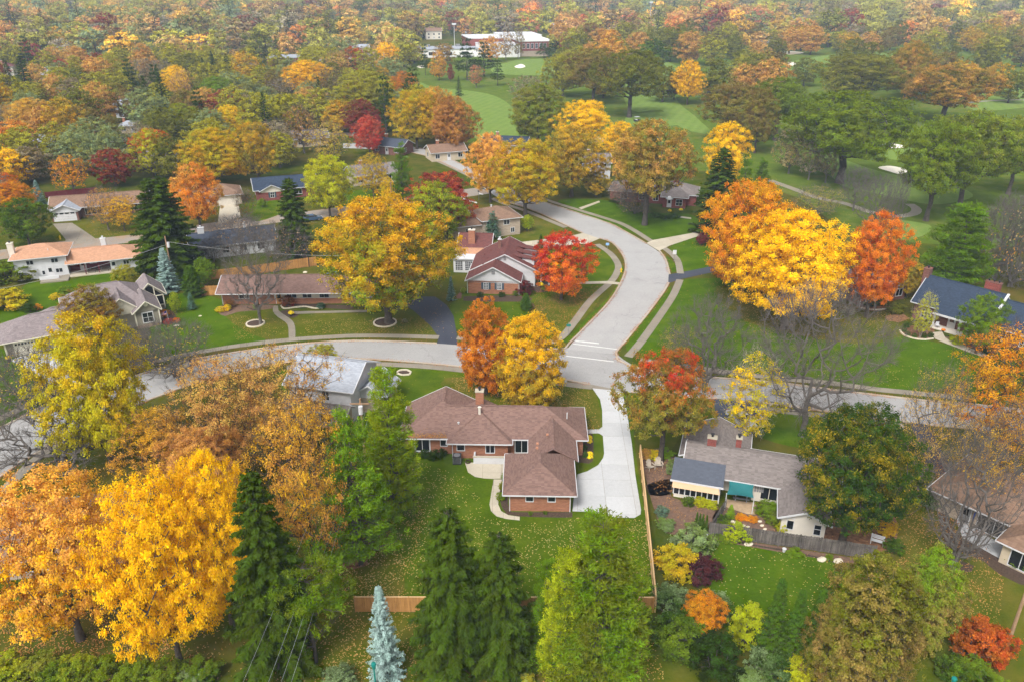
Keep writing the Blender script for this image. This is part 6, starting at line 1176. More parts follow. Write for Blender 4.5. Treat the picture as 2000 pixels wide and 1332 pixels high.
# shrubs: kind, px, width px, height m, colours, label
SHR = [('bush0',808,893,20,1.0,'DGRN','SPR','dark round shrub under the french windows, first of the row'), ('bush0',829,893,20,1.1,'DGRN','SPR','dark round shrub under the french windows, second of the row'), ('bush0',848,896,26,1.2,'DGRN','SPR','largest dark shrub under the french windows'), ('bush0',864,890,18,1.0,'DGRN','SPR','dark round shrub nearest the air conditioner'),
 ('bush1',986,938,16,1.1,'SAGE','GRN','leafy shrub at the top of the garage bed'), ('bush1',982,955,18,1.0,'GRN','OLIV','green shrub halfway along the garage bed'), ('bush2',978,975,20,0.9,'LGRN','YGRN','yellow-green shrub beside the curved garden path'), ('bush2',1036,1004,10,0.35,'GRN','DGRN','tiny plant in the bed behind the garage wall'), ('bush2',1065,1003,10,0.35,'GRN','DGRN','tiny plant right of the garage windows'),
 ('boxwood',1143,862,11,0.7,'DGRN','SPR','small dark shrub in the side bed by the front walk'), ('boxwood',1142,878,11,0.7,'DGRN','SPR','middle small dark shrub of the side bed'), ('boxwood',1143,892,11,0.7,'DGRN','SPR','last small dark shrub of the side bed'),
 ('bush1',1318,1120,85,3.2,'YGRN','GOLD','mustard-yellow shrub at the end of the pine fence'), ('bush0',1352,1075,80,2.6,'SAGE','GRN','grey-green willow shrub right of the mustard shrub'), ('bush1',1372,1125,75,2.2,'PURP','PURP','deep purple smoke bush on the border'), ('bush1',1310,1190,80,2.6,'DGRN','SAGE','dark blue-green shrub below the purple bush'), ('bush0',1395,1205,70,2.4,'DGRN','SAGE','dark grey-green shrub right of the orange sapling'), ('bush1',1318,1268,110,3.6,'DGRN','GRN','large glossy dark green shrub at the fence corner'), ('bush0',1392,1308,110,3.2,'DSPR','DGRN','very dark shrub at the bottom of the border'), ('bush1',1460,1255,85,4.2,'LIME','OGRN','lime and olive shrub left of the slim firs'), ('bush2',1500,1325,90,2.8,'DGRN','SAGE','low dark shrub under the slim firs'), ('bush1',1550,1332,70,2.4,'YGRN','LIME','yellow-leaved shrub between the firs and wide pine'), ('mid1',1372,1235,80,4.6,'ORG','GOLD','small bright orange tree in the shrub border'),
 ('bush1',1895,1280,90,4.2,'DRST','SCAR','red-orange shrub on the lawn beside the pole'), ('bush0',1940,1290,70,3.6,'SCAR','DRST','redder shrub touching the pole side of the red pair'), ('bush2',1905,1335,90,2.0,'GRN','DGRN','dark green grassy shrub under the red pair'), ('bush0',1855,1320,60,2.0,'DGRN','GRN','dark shrub below the bright-tipped pine'),
 ('bush2',20,1325,90,1.9,'GRN','YGRN','hedge shrub at the bottom left corner'), ('bush2',80,1322,85,1.8,'GRN','OLIV','second hedge shrub along the bottom edge'), ('bush2',145,1325,85,1.8,'GRN','YGRN','third hedge shrub along the bottom edge'), ('bush2',205,1325,80,1.7,'OGRN','GRN','fourth hedge shrub along the bottom edge'), ('bush2',265,1328,80,1.6,'GRN','OGRN','fifth hedge shrub under the yellow maple'), ('bush2',330,1330,80,1.6,'OGRN','GRN','sixth hedge shrub under the yellow maple'), ('bush2',395,1328,80,1.7,'GRN','DGRN','seventh hedge shrub beside the dark foreground spruce'), ('bush0',118,1340,70,2.0,'DGRN','GRN','dark grey-green bush in front of the hedge'), ('bush0',380,1340,60,1.4,'SAGE','GRN','pale green bush in front of the hedge'), ('bush1',665,1340,70,1.8,'DGRN','SAGE','dark bush at the bottom beside the blue spruce'), ('bush0',1030,1340,36,1.2,'YGRN','SAGE','small tan-green bush at the bottom by the spruce pair'), ('bush1',1470,1345,70,1.6,'LGRN','SAGE','pale bottom-edge bush below the dark border'),
 ('bush0',1292,1005,28,1.0,'SAGE','BSPR','grey-green lavender shrub in the soil garden'), ('bush2',1300,1030,40,0.9,'SAGE','LGRN','pale grey-green ground shrub near the pine fence'), ('bush2',1345,985,26,0.9,'DGRN','GRN','dark shrub under the peach awning'), ('bush2',1368,985,30,0.8,'YGRN','LIME','yellow hosta clump at the sunroom corner'), ('bush2',1388,990,28,0.8,'YGRN','LIME','second yellow hosta clump by the gate'), ('bush0',1312,925,26,2.0,'SAGE','GRN','tall grey shrub at the sunroom end'), ('bush1',1275,893,34,0.9,'YEL','LIME','golden shrub at the foot of the red-topped maple'), ('bush2',1300,890,36,0.8,'LGRN','GRN','bright green groundcover clump beside the golden shrub'), ('bush1',1262,895,24,1.3,'TAN','RUST','tan ornamental grass clump behind the garden chairs'),
 ('fir0',1358,1038,15,2.6,'DGRN','SPR','first of four narrow arborvitae by the grey fence'), ('fir0',1364,1041,15,2.6,'DGRN','SPR','second of four narrow arborvitae by the grey fence'), ('fir0',1370,1042,15,2.6,'DGRN','SPR','third of four narrow arborvitae by the grey fence'), ('fir0',1377,1044,15,2.6,'DGRN','SPR','last narrow arborvitae nearest the grey fence'),
 ('fir0',1426,1010,22,1.7,'GRN','LGRN','small cypress beside the brick terrace'), ('bush0',1413,1022,28,1.0,'DGRN','GRN','dark round bush inside the grey fence'), ('bush2',1500,1005,50,1.5,'GRN','LGRN','leafy green shrub left of the white wing'), ('bush2',1515,1022,40,1.2,'GRN','PURP','aster clump with purple tint beside the white wing'), ('bush1',1437,1052,52,1.9,'LGRN','LIME','lime shrub hanging over the grey fence'), ('bush1',1527,1040,22,1.6,'YGRN','LIME','yellow-green vine by the white wing corner'), ('bush1',1448,1012,26,0.4,'ORG','GOLD','orange chrysanthemum patch in the walled garden'), ('bush1',1470,1016,22,0.4,'ORG','GOLD','second orange chrysanthemum patch in the walled garden'),
 ('bush2',1552,1082,34,0.5,'GRN','LGRN','low green plants along the outer side of the grey fence'), ('bush2',1620,1092,18,0.5,'LGRN','GRN','single low plant near the end of the grey fence'), ('bush2',1412,1052,36,0.5,'GRN','DGRN','low plants at the start of the grey fence'),
 ('bush0',938,580,14,0.9,'DGRN','SPR','clipped round bush under the first shuttered window'), ('bush0',980,580,15,0.9,'DGRN','SPR','clipped round bush under the second shuttered window'), ('bush0',1006,578,11,0.9,'GRN','DGRN','green bush at the brick corner'), ('bush1',1027,575,34,2.6,'PURP','CRIM','dark purple bush at the corner of the maroon-roofed house'), ('bush2',905,572,10,0.9,'LIME','LGRN','lime bush beside the brick path'), ('bush2',882,585,12,0.6,'YEL','LIME','yellow bush left of the brick path'), ('bush2',1065,566,20,0.8,'OLIV','GRN','low olive bush by the front walk'),
 ('bush1',430,610,18,1.0,'YEL','LIME','golden shrub on the ranch lawn, left one'), ('bush1',445,607,16,1.1,'YEL','LIME','golden shrub on the ranch lawn, right one'), ('bush1',563,597,30,1.9,'CRIM','MBRN','reddish bush by the ranch door'), ('bush0',627,602,18,0.9,'BSPR','DGRN','blue-grey bush by the ranch path'), ('bush1',450,600,22,1.3,'MBRN','DRST','brown bush against the ranch brick'), ('bush2',500,603,14,0.8,'SAGE','DGRN','grey-green bush behind the ringed bare tree'),
 ('bush1',1872,668,40,0.8,'LIME','OGRN','bright lime groundcover bed along the porch walk'), ('bush0',1925,690,26,1.4,'DGRN','DSPR','dark bush below the fresh green small tree'), ('bush0',1940,682,24,1.5,'DGRN','SPR','second dark bush below the fresh green small tree'), ('boxwood',1765,648,10,0.8,'DGRN','SPR','first clipped boxwood in the curved bed'), ('boxwood',1772,656,10,0.8,'DGRN','SPR','second clipped boxwood in the curved bed'), ('boxwood',1785,660,10,0.8,'DGRN','SPR','third clipped boxwood in the curved bed'), ('boxwood',1804,660,11,0.9,'DGRN','SPR','fourth clipped boxwood in the curved bed'), ('boxwood',1817,659,11,0.9,'DGRN','SPR','clipped boxwood nearest the porch walk'), ('boxwood',1770,640,11,1.0,'DGRN','SPR','boxwood at the back of the curved bed'), ('bush0',1800,640,14,1.1,'DGRN','GRN','dark bush by the porch column'), ('bush0',1815,632,14,1.2,'DGRN','GRN','dark bush under the porch window'), ('bush2',1748,610,40,1.6,'OLIV','DGRN','olive bush between the two right-hand houses'), ('bush1',1700,598,26,1.4,'DGRN','GRN','dark bush before the shaded brick house'), ('bush1',1720,594,22,1.6,'GRN','DGRN','green bush before the shaded brick house door'), ('bush1',1655,612,30,0.9,'GREY','SAGE','silvery low shrub below the bright yellow maple'),
 ('bush0',1205,395,30,0.9,'DGRN','GRN','clipped dark hedge at the bungalow walk'), ('boxwood',1280,424,22,1.0,'DGRN','SPR','dark hedge left part before the domed awning'), ('boxwood',1300,428,24,1.0,'DGRN','SPR','dark hedge centre part before the domed awning'), ('boxwood',1318,425,22,1.0,'DGRN','SPR','dark hedge right part before the domed awning'), ('bush0',1329,406,16,1.9,'GRN','DGRN','round green topiary beside the domed awning'),
 ('bush1',15,600,80,3.2,'YGRN','GOLD','yellow shrub at the left edge above the grey roof'), ('bush1',25,545,100,3.4,'OGRN','LGRN','green bush at the left edge below the white wall'), ('bush1',60,610,26,1.6,'DGRN','SPR','dark bush right of the yellow edge shrub'), ('bush1',75,606,16,1.2,'GOLD','ORG','small orange-gold bush by the lawn edge'), ('bush1',130,580,36,2.0,'GRN','LGRN','green shrub behind the taupe roof'), ('bush1',110,585,22,1.2,'YGRN','YEL','yellow shrub behind the taupe roof'), ('bush1',322,618,22,1.2,'ORG','OLIV','orange-tinged shrub by the sunroom gable'), ('bush1',330,632,22,0.8,'RED','CRIM','red shrub at the foot of the flag pole'), ('bush1',345,630,16,0.8,'ORG','RED','orange shrub behind the flag pole'), ('bush1',252,630,20,2.2,'GRN','OGRN','green bush left of the twin window gable'),
 ('bush1',1645,935,30,1.2,'DGRN','GRN','dark low bush beneath the gold-tinged maple'), ('bush1',1745,1075,40,1.4,'DGRN','GRN','dark bush at the end of the grey fence'), ('bush1',1730,1040,45,1.4,'GOLD','YGRN','golden shrub by the white bench'), ('bush1',1815,985,50,1.6,'SAGE','DGRN','grey-green bush beside the mulch border'), ('bush0',1985,1098,50,1.1,'DGRN','GRN','clipped hedge under the dark patio window'), ('bush0',2010,1115,40,1.1,'DGRN','GRN','hedge at the right edge under the patio window'),
 ('bush0',655,925,26,1.5,'DSPR','DGRN','dark conifer bush by the dark fence'), ('bush0',790,630,12,0.6,'GREY','SAGE','grey bush by the dark driveway')]
for kd, x, y, wpx, hh, a, b_, lab in SHR:
    p = G(x, y); tree(kd, p, hh, wpx / 2 * depth_of(p) / FPX, a, b_, V0, 'shrub' if kd != 'mid1' else 'maple_tree', lab, 'shrub' if kd != 'mid1' else 'tree')
# ------------------------------------------------------------------ fences
def fence(pts, h, mat, label, name='fence', panel=2.4, world=False, cap=None, board=0.145):
    P = pts if world else W(pts); root = empty(name, P[0]); tag(root, label, 'fence'); o = P[0]
    posts = MB(); 
    for a, b_ in zip(P[:-1], P[1:]):
        L = (b_ - a).length; k = max(1, round(L / panel)); d = (b_ - a) / k
        for i in range(k):
            p0 = a + d * i - o; p1 = a + d * (i + 1) - o; dd = (p1 - p0).normalized(); n = Vector((-dd.y, dd.x, 0))
            MB().bar(p0 + Vector((0, 0, 0)), p0 + Vector((0, 0, h + 0.08)), 0.12, 0.12).build('post', M[mat], root)
            m = MB(); nb = max(2, int((p1 - p0).length / board)); st = (p1 - p0) / nb
            for j in range(nb):
                q0 = p0 + st * (j + 0.03); q1 = p0 + st * (j + 0.97); t = RND.uniform(-0.01, 0.01) + 0.03; tz = h + RND.uniform(-0.02, 0.02) * (2 if mat == 'woodg' else 0.5)
                m.add([q0+n*t+Vector((0,0,0.05)), q1+n*t+Vector((0,0,0.05)), q1+n*(t+0.02)+Vector((0,0,0.05)), q0+n*(t+0.02)+Vector((0,0,0.05)), q0+n*t+Vector((0,0,tz)), q1+n*t+Vector((0,0,tz)), q1+n*(t+0.02)+Vector((0,0,tz)), q0+n*(t+0.02)+Vector((0,0,tz))],
                      [(4,5,6,7),(0,1,5,4),(1,2,6,5),(2,3,7,6),(3,0,4,7)])
            pn = m.build('panel', M[mat], root); pn['kind'] = 'stuff'
            MB().bar(p0 + Vector((0, 0, 0.35)), p1 + Vector((0, 0, 0.35)), 0.05, 0.09).bar(p0 + Vector((0, 0, h - 0.3)), p1 + Vector((0, 0, h - 0.3)), 0.05, 0.09).build('rail', M[mat], root)
            if cap: MB().bar(p0 + Vector((0, 0, h + 0.045)), p1 + Vector((0, 0, h + 0.045)), 0.14, 0.04).build('cap_rail', M[cap], root)
    pe = P[-1] - o; MB().bar(pe, pe + Vector((0, 0, h + 0.08)), 0.12, 0.12).build('post', M[mat], root)
fa = G(1249, 893); fb = G(1279, 1195); fc = G(695, 1194)
fence([fa, fa.lerp(fb, 0.5), fb], 1.75, 'woodl', 'new pale pine board fence running beside the concrete driveway', world=True, cap='woodl')
fence([fb + Vector((-0.2, 0, 0)), fc], 1.75, 'wood', 'golden cedar board fence behind the blue spruce and dark spruces', world=True, cap='woodl')
fence([(1384,1046),(1480,1060),(1600,1077),(1706,1093)], 1.75, 'woodg', 'weathered grey board fence around the garden of the stucco house')
fence([(1386,1044),(1404,1015),(1416,995)], 1.5, 'woodg', 'short weathered fence return climbing to the sunroom')
fence([(404,548),(470,541),(540,531),(602,522),(618,520)], 1.9, 'wood', 'long cedar fence behind the pink-roofed ranch'); fence([(395,579),(432,577)], 1.9, 'wood', 'short cedar fence beside the end of the pink-roofed ranch'); fence([(604,522),(594,506),(582,494)], 1.9, 'woodd', 'dark fence turning back behind the gold oak')
fence([(612,938),(650,936),(690,935)], 1.5, 'woodd', 'dark brown fence in shade behind the white pine'); fence([(90,388),(150,382),(190,378)], 1.6, 'maroon', 'dark red fence behind the white-garage ranch')

# ------------------------------------------------------------------ street furniture and garden things
def hydrant(px, py, label):
    r = empty('fire_hydrant', G(px, py)); tag(r, label, 'hydrant', 'yellow fire hydrants')
    MB().lathe([(0.2, 0), (0.2, 0.06), (0.14, 0.08), (0.13, 0.55), (0.17, 0.58), (0.17, 0.64)], 10).build('barrel', M['yellow'], r)
    MB().lathe([(0.16, 0.64), (0.13, 0.76), (0.05, 0.82), (0.04, 0.88)], 10).build('bonnet', M['yellow'], r)
    for s in (-1, 1): MB().tube((s*0.12, 0, 0.46), (s*0.24, 0, 0.46), 0.07).build('side_outlet', M['yellow'], r)
    MB().tube((0, -0.12, 0.4), (0, -0.25, 0.4), 0.09).build('front_outlet', M['yellow'], r)
hydrant(1213, 532, 'yellow fire hydrant on the verge inside the street bend'); hydrant(1580, 801, 'yellow fire hydrant beside the stout bare tree'); hydrant(118, 468, 'yellow fire hydrant by the long driveway up the street')
def post_sign(px, py, top, wd, ht, mat, label, name='sign', fins=False):
    p = G(px, py); h_ = height_to(p, top); r = empty(name, p); tag(r, label, 'sign'); MB().tube((0, 0, 0), (0, 0, h_), 0.04).build('post', M['grey'], r)
    b = MB().box(-wd/2, wd/2, -0.06, -0.04, h_ - ht, h_).build('board', M[mat], r)
    if fins: MB().box(-0.02, 0.02, -wd/2, wd/2, h_ + 0.02, h_ + 0.02 + ht * 0.4).build('blade', M[mat], r)
post_sign(1316, 511, 489, 0.75, 0.9, 'white', 'white square sign on a post beside the curving sidewalk'); post_sign(1110, 655, 633, 0.7, 0.45, 'signg', 'green street-name sign at the corner sidewalk', 'street_sign', True); post_sign(1186, 486, 475, 0.7, 0.55, 'signb', 'small pale blue sign on the verge at the bend')
post_sign(1105, 752, 742, 0.35, 0.3, 'white', 'little white sign on the verge below the golden maple'); post_sign(935, 392, 372, 0.5, 0.5, 'grey', 'grey back of a stop sign at the upper junction', 'stop_sign')

def mum(px, py, r_, mat, label, pot=True, z=0.0):
    p = G(px, py); e = empty('flower_pot', p); tag(e, label, 'flowers')
    if pot: MB().lathe([(r_*0.45, 0), (r_*0.6, r_*0.8), (r_*0.62, r_*0.85)], 10).build('pot', M['black'], e)
    rg = np.random.default_rng(int(px)); n = 160; d = nrm(rg.normal(0, 1, (n, 3))); d[:, 2] = np.abs(d[:, 2]) * 0.8; Cn = d * r_ * rg.uniform(0.75, 1.0, (n, 1)) + np.array([0, 0, r_ * (0.8 if pot else 0.1)])
    V, F = cards(Cn, d + rg.normal(0, 0.3, (n, 3)), rg.normal(0, 1, (n, 3)), np.full(n, r_*0.2), np.full(n, r_*0.18)); link('blooms', quads_mesh('blooms', V, F, M[mat]), e)
mum(1151,855,0.42,'mum','yellow mum in the side bed, nearest the front walk',False); mum(1151,862,0.42,'mum','yellow mum in the side bed, second from the front walk',False); mum(1152,887,0.42,'mum','yellow mum in the side bed, third from the front walk',False); mum(1152,893,0.42,'mum','yellow mum in the side bed, nearest the garage',False)
mum(569,617,0.55,'mum','yellow mum in a black pot beside the ranch path'); mum(1056,561,0.55,'mum','yellow mum by the white porch of the maroon-roofed house'); mum(1308,413,0.5,'mum','yellow mum left of the domed-awning door',False); mum(1330,411,0.5,'mum','yellow mum right of the domed-awning door',False); mum(18,704,0.5,'mum','yellow mum pot beside the taupe garage door'); mum(1842,648,0.35,'mumo','orange flowers on the blue-roofed house porch')
# air conditioner
r = empty('air_conditioner', G(893, 903)); tag(r, 'dark grey air conditioner beside the white patio wall', 'air conditioner')
MB().box(-0.5, 0.5, -0.5, 0.5, 0.05, 0.2).box(-0.5, 0.5, -0.5, 0.5, 1.0, 1.08).build('case', M['black'], r); f = MB()
for i in range(12):
    for a in (-0.47, 0.47): f.box(-0.47 + i*0.08, -0.44 + i*0.08, a - 0.02, a + 0.02, 0.2, 1.0).box(a - 0.02, a + 0.02, -0.47 + i*0.08, -0.44 + i*0.08, 0.2, 1.0)
f.build('grille', M['grey'], r); MB().box(-0.42, 0.42, -0.42, 0.42, 0.2, 1.0).build('coil', M['black'], r); MB().tube((0, 0, 1.08), (0, 0, 1.11), 0.4, 0.4, 14).build('fan_guard', M['grey'], r)
# garden hose coil
r = empty('garden_hose', G(914, 903)); tag(r, 'coiled dark garden hose at the end of the patio wall', 'hose'); m = MB()
for k in range(3):
    for i in range(14):
        a, b_ = 6.283 * i / 14, 6.283 * (i + 1) / 14; m.tube((0.32*math.cos(a), 0.32*math.sin(a), 0.08 + 0.06*k), (0.32*math.cos(b_), 0.32*math.sin(b_), 0.08 + 0.06*k), 0.03, n=5, caps=False)
m.build('coil', M['mulch'], r)
def adirondack(px, py, rz, label):
    r = empty('garden_chair', G(px, py), rz); tag(r, label, 'chair', 'garden chairs')
    MB().add([(-0.32,-0.35,0.36),(0.32,-0.35,0.36),(0.32,0.2,0.26),(-0.32,0.2,0.26),(-0.32,-0.35,0.40),(0.32,-0.35,0.40),(0.32,0.2,0.30),(-0.32,0.2,0.30)], [(3,2,1,0),(4,5,6,7),(0,1,5,4),(1,2,6,5),(2,3,7,6),(3,0,4,7)]).build('seat', M['tanplastic'], r)
    for i in range(5):
        x = -0.26 + i*0.13; hh = (0.95, 1.08, 1.13, 1.08, 0.95)[i]; MB().bar((x*0.85, 0.18, 0.28), (x*1.1, 0.52, hh), 0.11, 0.03, (0, 1, 0)).build('back_slat', M['tanplastic'], r)
    for s in (-1, 1):
        MB().box(s*0.42 - 0.08, s*0.42 + 0.08, -0.42, 0.32, 0.56, 0.60).build('arm', M['tanplastic'], r); MB().box(s*0.40 - 0.03, s*0.40 + 0.03, -0.38, -0.28, 0, 0.56).build('leg', M['tanplastic'], r); MB().bar((s*0.36, -0.2, 0.36), (s*0.36, 0.55, 0.03), 0.05, 0.1).build('leg', M['tanplastic'], r)
adirondack(1270, 915, 0.5, 'tan slatted garden chair nearest the pine fence'); adirondack(1286, 911, 0.05, 'tan slatted garden chair nearest the maple trunk')
# shade sail
cs = [G(1424, 937, 2.5), G(1473, 945, 2.5), G(1472, 972, 2.05), G(1419, 965, 2.1)]; r = empty('shade_sail', cs[3].xy.to_3d()); tag(r, 'teal fabric shade sail over the terrace of the stucco house', 'shade sail'); V = []; n_ = 8
for j in range(n_ + 1):
    for i in range(n_ + 1):
        u, v = i / n_, j / n_; uu = 0.5 + (u - 0.5) * (1 - 0.10 * math.sin(math.pi * v)); vv = 0.5 + (v - 0.5) * (1 - 0.12 * math.sin(math.pi * u))
        p = cs[0].lerp(cs[1], uu).lerp(cs[3].lerp(cs[2], uu), vv); p.z -= 0.25 * math.sin(math.pi * u) * math.sin(math.pi * v); V.append(p - r.location)
link('cloth', mesh('cloth', V, [(j*(n_+1)+i, j*(n_+1)+i+1, (j+1)*(n_+1)+i+1, (j+1)*(n_+1)+i) for j in range(n_) for i in range(n_)], M['teal'], smooth=True), r)
for c_ in (cs[2], cs[3]): q = c_ - r.location; MB().tube((q.x*1.02, q.y*1.02, 0), (q.x*1.02, q.y*1.02, 2.25), 0.05).build('post', M['white'], r)
# picnic tables, grill on the maroon porch; terrace table
def picnic(x, y, rz, mat, label):
    r = empty('picnic_table', (x, y, 0.2), rz); tag(r, label, 'table'); MB().box(-0.9, 0.9, -0.38, 0.38, 0.70, 0.75).build('table_top', M[mat], r)
    for s in (-1, 1): MB().box(-0.9, 0.9, s*0.75 - 0.13, s*0.75 + 0.13, 0.42, 0.46).build('bench', M[mat], r)
    for x_ in (-0.6, 0.6):
        for s in (-1, 1): MB().bar((x_, s*0.25, 0.70), (x_, s*0.7, 0), 0.08, 0.05).build('leg', M[mat], r)
_r = math.radians(20)
def loc9(u, v): return (-94 + u*math.cos(_r) - v*math.sin(_r), 142.5 + u*math.sin(_r) + v*math.cos(_r))
picnic(*loc9(12.9, 0.4), _r, 'woodd', 'dark picnic table under the maroon porch roof, left one'); picnic(*loc9(15.2, 0.5), _r, 'woodg', 'grey picnic table under the maroon porch roof, right one')
t_ = G(1447, 975); picnic(t_.x, t_.y, -0.3, 'grey', 'grey table on the terrace under the teal sail')
def bench(px, py, rz, mat, label):
    r = empty('garden_bench', G(px, py), rz); tag(r, label, 'bench')
    for i in range(3): MB().box(-0.65, 0.65, -0.25 + i*0.17, -0.11 + i*0.17, 0.43, 0.46).build('seat_slat', M[mat], r)
    for i in range(3): MB().box(-0.65, 0.65, 0.24 + 0.03*i, 0.27 + 0.03*i, 0.55 + i*0.14, 0.66 + i*0.14).build('back_slat', M[mat], r)
    for x_ in (-0.58, 0.58): MB().box(x_ - 0.04, x_ + 0.04, -0.24, -0.16, 0, 0.62).build('leg', M[mat], r); MB().bar((x_, 0.2, 0), (x_, 0.34, 0.95), 0.08, 0.06).build('leg', M[mat], r); MB().box(x_ - 0.05, x_ + 0.05, -0.26, 0.28, 0.62, 0.66).build('arm', M[mat], r)
bench(1712, 1062, -0.5, 'white', 'white garden bench in the shade of the gold-tinged maple'); b5 = G(1850, 660)
def bucket(px, py, mat, label):
    r = empty('bucket', G(px, py)); tag(r, label, 'bucket'); MB().lathe([(0.14, 0), (0.19, 0.38), (0.2, 0.4)], 12).build('pail', M[mat], r); MB().lathe([(0.21, 0.38), (0.21, 0.42), (0.02, 0.43)], 12).build('lid', M['white'], r)
bucket(1378, 1050, 'white', 'white bucket at the corner of the grey fence'); bucket(1531, 1077, 'white', 'white bucket against the grey fence below the white wing'); bucket(1471, 968, 'blue', 'blue bin under the teal sail')
def rock(px, py, s, label, mat='rock', rz=0.3):
    rg = random.Random(int(px * 7 + py)); bm = bmesh.new(); bmesh.ops.create_icosphere(bm, subdivisions=2, radius=1)
    for v in bm.verts: v.co = Vector((v.co.x * s, v.co.y * s * 0.65, max(v.co.z, -0.4) * s * 0.42)) * rg.uniform(0.86, 1.1)
    me = bpy.data.meshes.new('boulder'); bm.to_mesh(me); bm.free(); me.materials.append(M[mat]); p = G(px, py); o = link('boulder', me); o.location = (p.x, p.y, s*0.12); o.rotation_euler.z = rz; tag(o, label, 'rock')
rock(1462, 1063, 0.5, 'flat limestone rock at the start of the fence bed'); rock(1605, 1093, 0.55, 'limestone rock halfway along the fence bed'); rock(1637, 1096, 0.55, 'limestone rock near the end of the fence bed'); rock(345, 637, 0.45, 'pale boulder beside the red shrub by the flag pole'); rock(596, 533, 0.5, 'pale boulder by the cedar fence'); rock(391, 618, 0.3, 'small stone on the lawn by the tiny fir')
for i, (x, y) in enumerate([(1430,1018),(1437,1020),(1444,1022),(1452,1026),(1460,1029),(1484,1018),(1488,1026),(1494,1033)]): rock(x, y, 0.26, ['stepping stone nearest the orange mums', 'second stepping stone by the orange mums', 'third stepping stone by the orange mums', 'fourth stepping stone by the orange mums', 'fifth stepping stone by the orange mums', 'upper stone of the short path to the white wing', 'middle stone of the short path to the white wing', 'lower stone of the short path to the white wing'][i])
def ring(px, py, rad, label, n=28, wd=0.22, h_=0.22, mat='rock', fill='mulch', sy=1.0):
    p = G(px, py); r = empty('stone_ring', p); tag(r, label, 'edging')
    for i in range(n):
        a, b_ = 6.283*(i+0.04)/n, 6.283*(i+0.96)/n; m = MB(); P = [((rad+s)*math.cos(t), sy*(rad+s)*math.sin(t)) for t, s in ((a, 0), (a, wd), (b_, wd), (b_, 0))]; m.poly(P, 0, h_ + RND.uniform(-0.02, 0.02)); m.build('stone', M[mat], r)
    MB().lathe([(rad, 0.0), (rad, 0.1), (0.4, 0.16), (0.01, 0.17)], 24).build('mulch', M[fill], r)
ring(499, 633, 1.35, 'pale stone ring around the leafless lawn tree'); ring(752, 631, 1.75, 'pale stone ring around the huge gold oak')
def edging(pts, label, h_=0.2, mat='rock'):
    P = smooth(W(pts), 0.55); r = empty('bed_edging', P[0]); tag(r, label, 'edging')
    for a, b_ in zip(P[:-1], P[1:]): d = (b_ - a) * 0.03; MB().bar(a + d - P[0] + Vector((0,0,h_/2)), b_ - d - P[0] + Vector((0,0,h_/2)), 0.2, h_ + RND.uniform(-0.02, 0.02)).build('stone', M[mat], r)
edging([(1757,646),(1765,655),(1785,662),(1805,664),(1823,662)], 'white curved stone edging of the boxwood bed'); edging([(549,598),(555,604),(575,602),(595,600),(612,603),(630,604)], 'white curved stone edging before the ranch'); edging([(1682,602),(1700,606),(1720,606),(1740,602)], 'pale stone edging before the shaded brick house'); edging([(774,729),(786,733),(800,732),(803,727),(795,723),(780,724),(774,729)], 'white stone edging around the mulch island on the lawn'); edging([(1400,1052),(1480,1066),(1560,1080),(1650,1103)], 'low timber edging along the fence bed', 0.07, 'woodd')
# flag
p = G(331, 632); r = empty('flag_pole', p); tag(r, 'striped national flag on a short pole beside the taupe house', 'flag'); MB().tube((0, 0, 0), (-0.1, 0, 2.3), 0.025).build('pole', M['white'], r)
for i in range(7): MB().add([(-0.1 - 0.02*i, 0, 2.25 - i*0.09), (-0.95 - 0.05*i, 0.1, 2.0 - i*0.1), (-0.95 - 0.05*i, 0.1, 1.9 - i*0.1), (-0.1 - 0.02*i, 0, 2.16 - i*0.09)], [(0,1,2,3)]).build('stripe', M['red' if i % 2 == 0 else 'white'], r)
MB().add([(-0.1,-0.02,2.26),(-0.5,0.02,2.14),(-0.56,0.02,1.78),(-0.16,-0.02,1.9)], [(0,1,2,3)]).build('canton', M['flagb'], r)
# utility poles, wires, lamps
def pole(px, py, top, label, arm=True, h=None, trans=True):
    p = G(px, py); hh = h or height_to(p, top); r = empty('utility_pole', p); tag(r, label, 'pole'); MB().tube((0, 0, -0.1), (0, 0, hh), 0.17, 0.11, 10).build('shaft', M['pole'], r)
    if arm: MB().box(-1.1, 1.1, -0.15, -0.03, hh - 0.75, hh - 0.6).build('crossarm', M['pole'], r)
    if arm:
        for x in (-1, -0.4, 0.4, 1): MB().lathe([(0.05, 0), (0.07, 0.1), (0.03, 0.2)], 8, (x, -0.09, hh - 0.6)).build('insulator', M['white'], r)
    if trans: MB().tube((0.35, 0, hh - 2.1), (0.35, 0, hh - 1.2), 0.25, 0.25, 12).build('transformer', M['white'], r); MB().tube((0.35, 0, hh - 1.2), (0.35, 0, hh - 1.05), 0.1, 0.05).build('bushing', M['grey'], r)
    return p, hh
P1 = pole(341, 562, 462, 'wooden utility pole with transformer beside the pale blue spruce', arm=False); pole(766, 404, 357, 'thin dark utility pole by the parked blue car', False, trans=False); pole(181, 275, 231, 'leaning utility pole above the blue-roofed brick house', False); P2 = pole(1968, 1258, 1150, 'weathered utility pole at the right edge on the lawn', False, h=9.0, trans=False)
pq = G(704, 790, 8.6); P3 = (Vector((pq.x, pq.y, 0)), 9.4); r = empty('utility_pole', P3[0]); tag(r, 'utility pole with grey transformer behind the yellow-green white pine', 'pole'); MB().tube((0, 0, -0.1), (0, 0, 9.4), 0.16, 0.11, 10).build('shaft', M['pole'], r); MB().tube((0.05, -0.35, 7.6), (0.05, -0.35, 8.6), 0.27, 0.27, 12).build('transformer', M['white'], r); MB().box(-1.2, 1.0, -0.15, -0.03, 8.7, 8.85).build('crossarm', M['pole'], r)
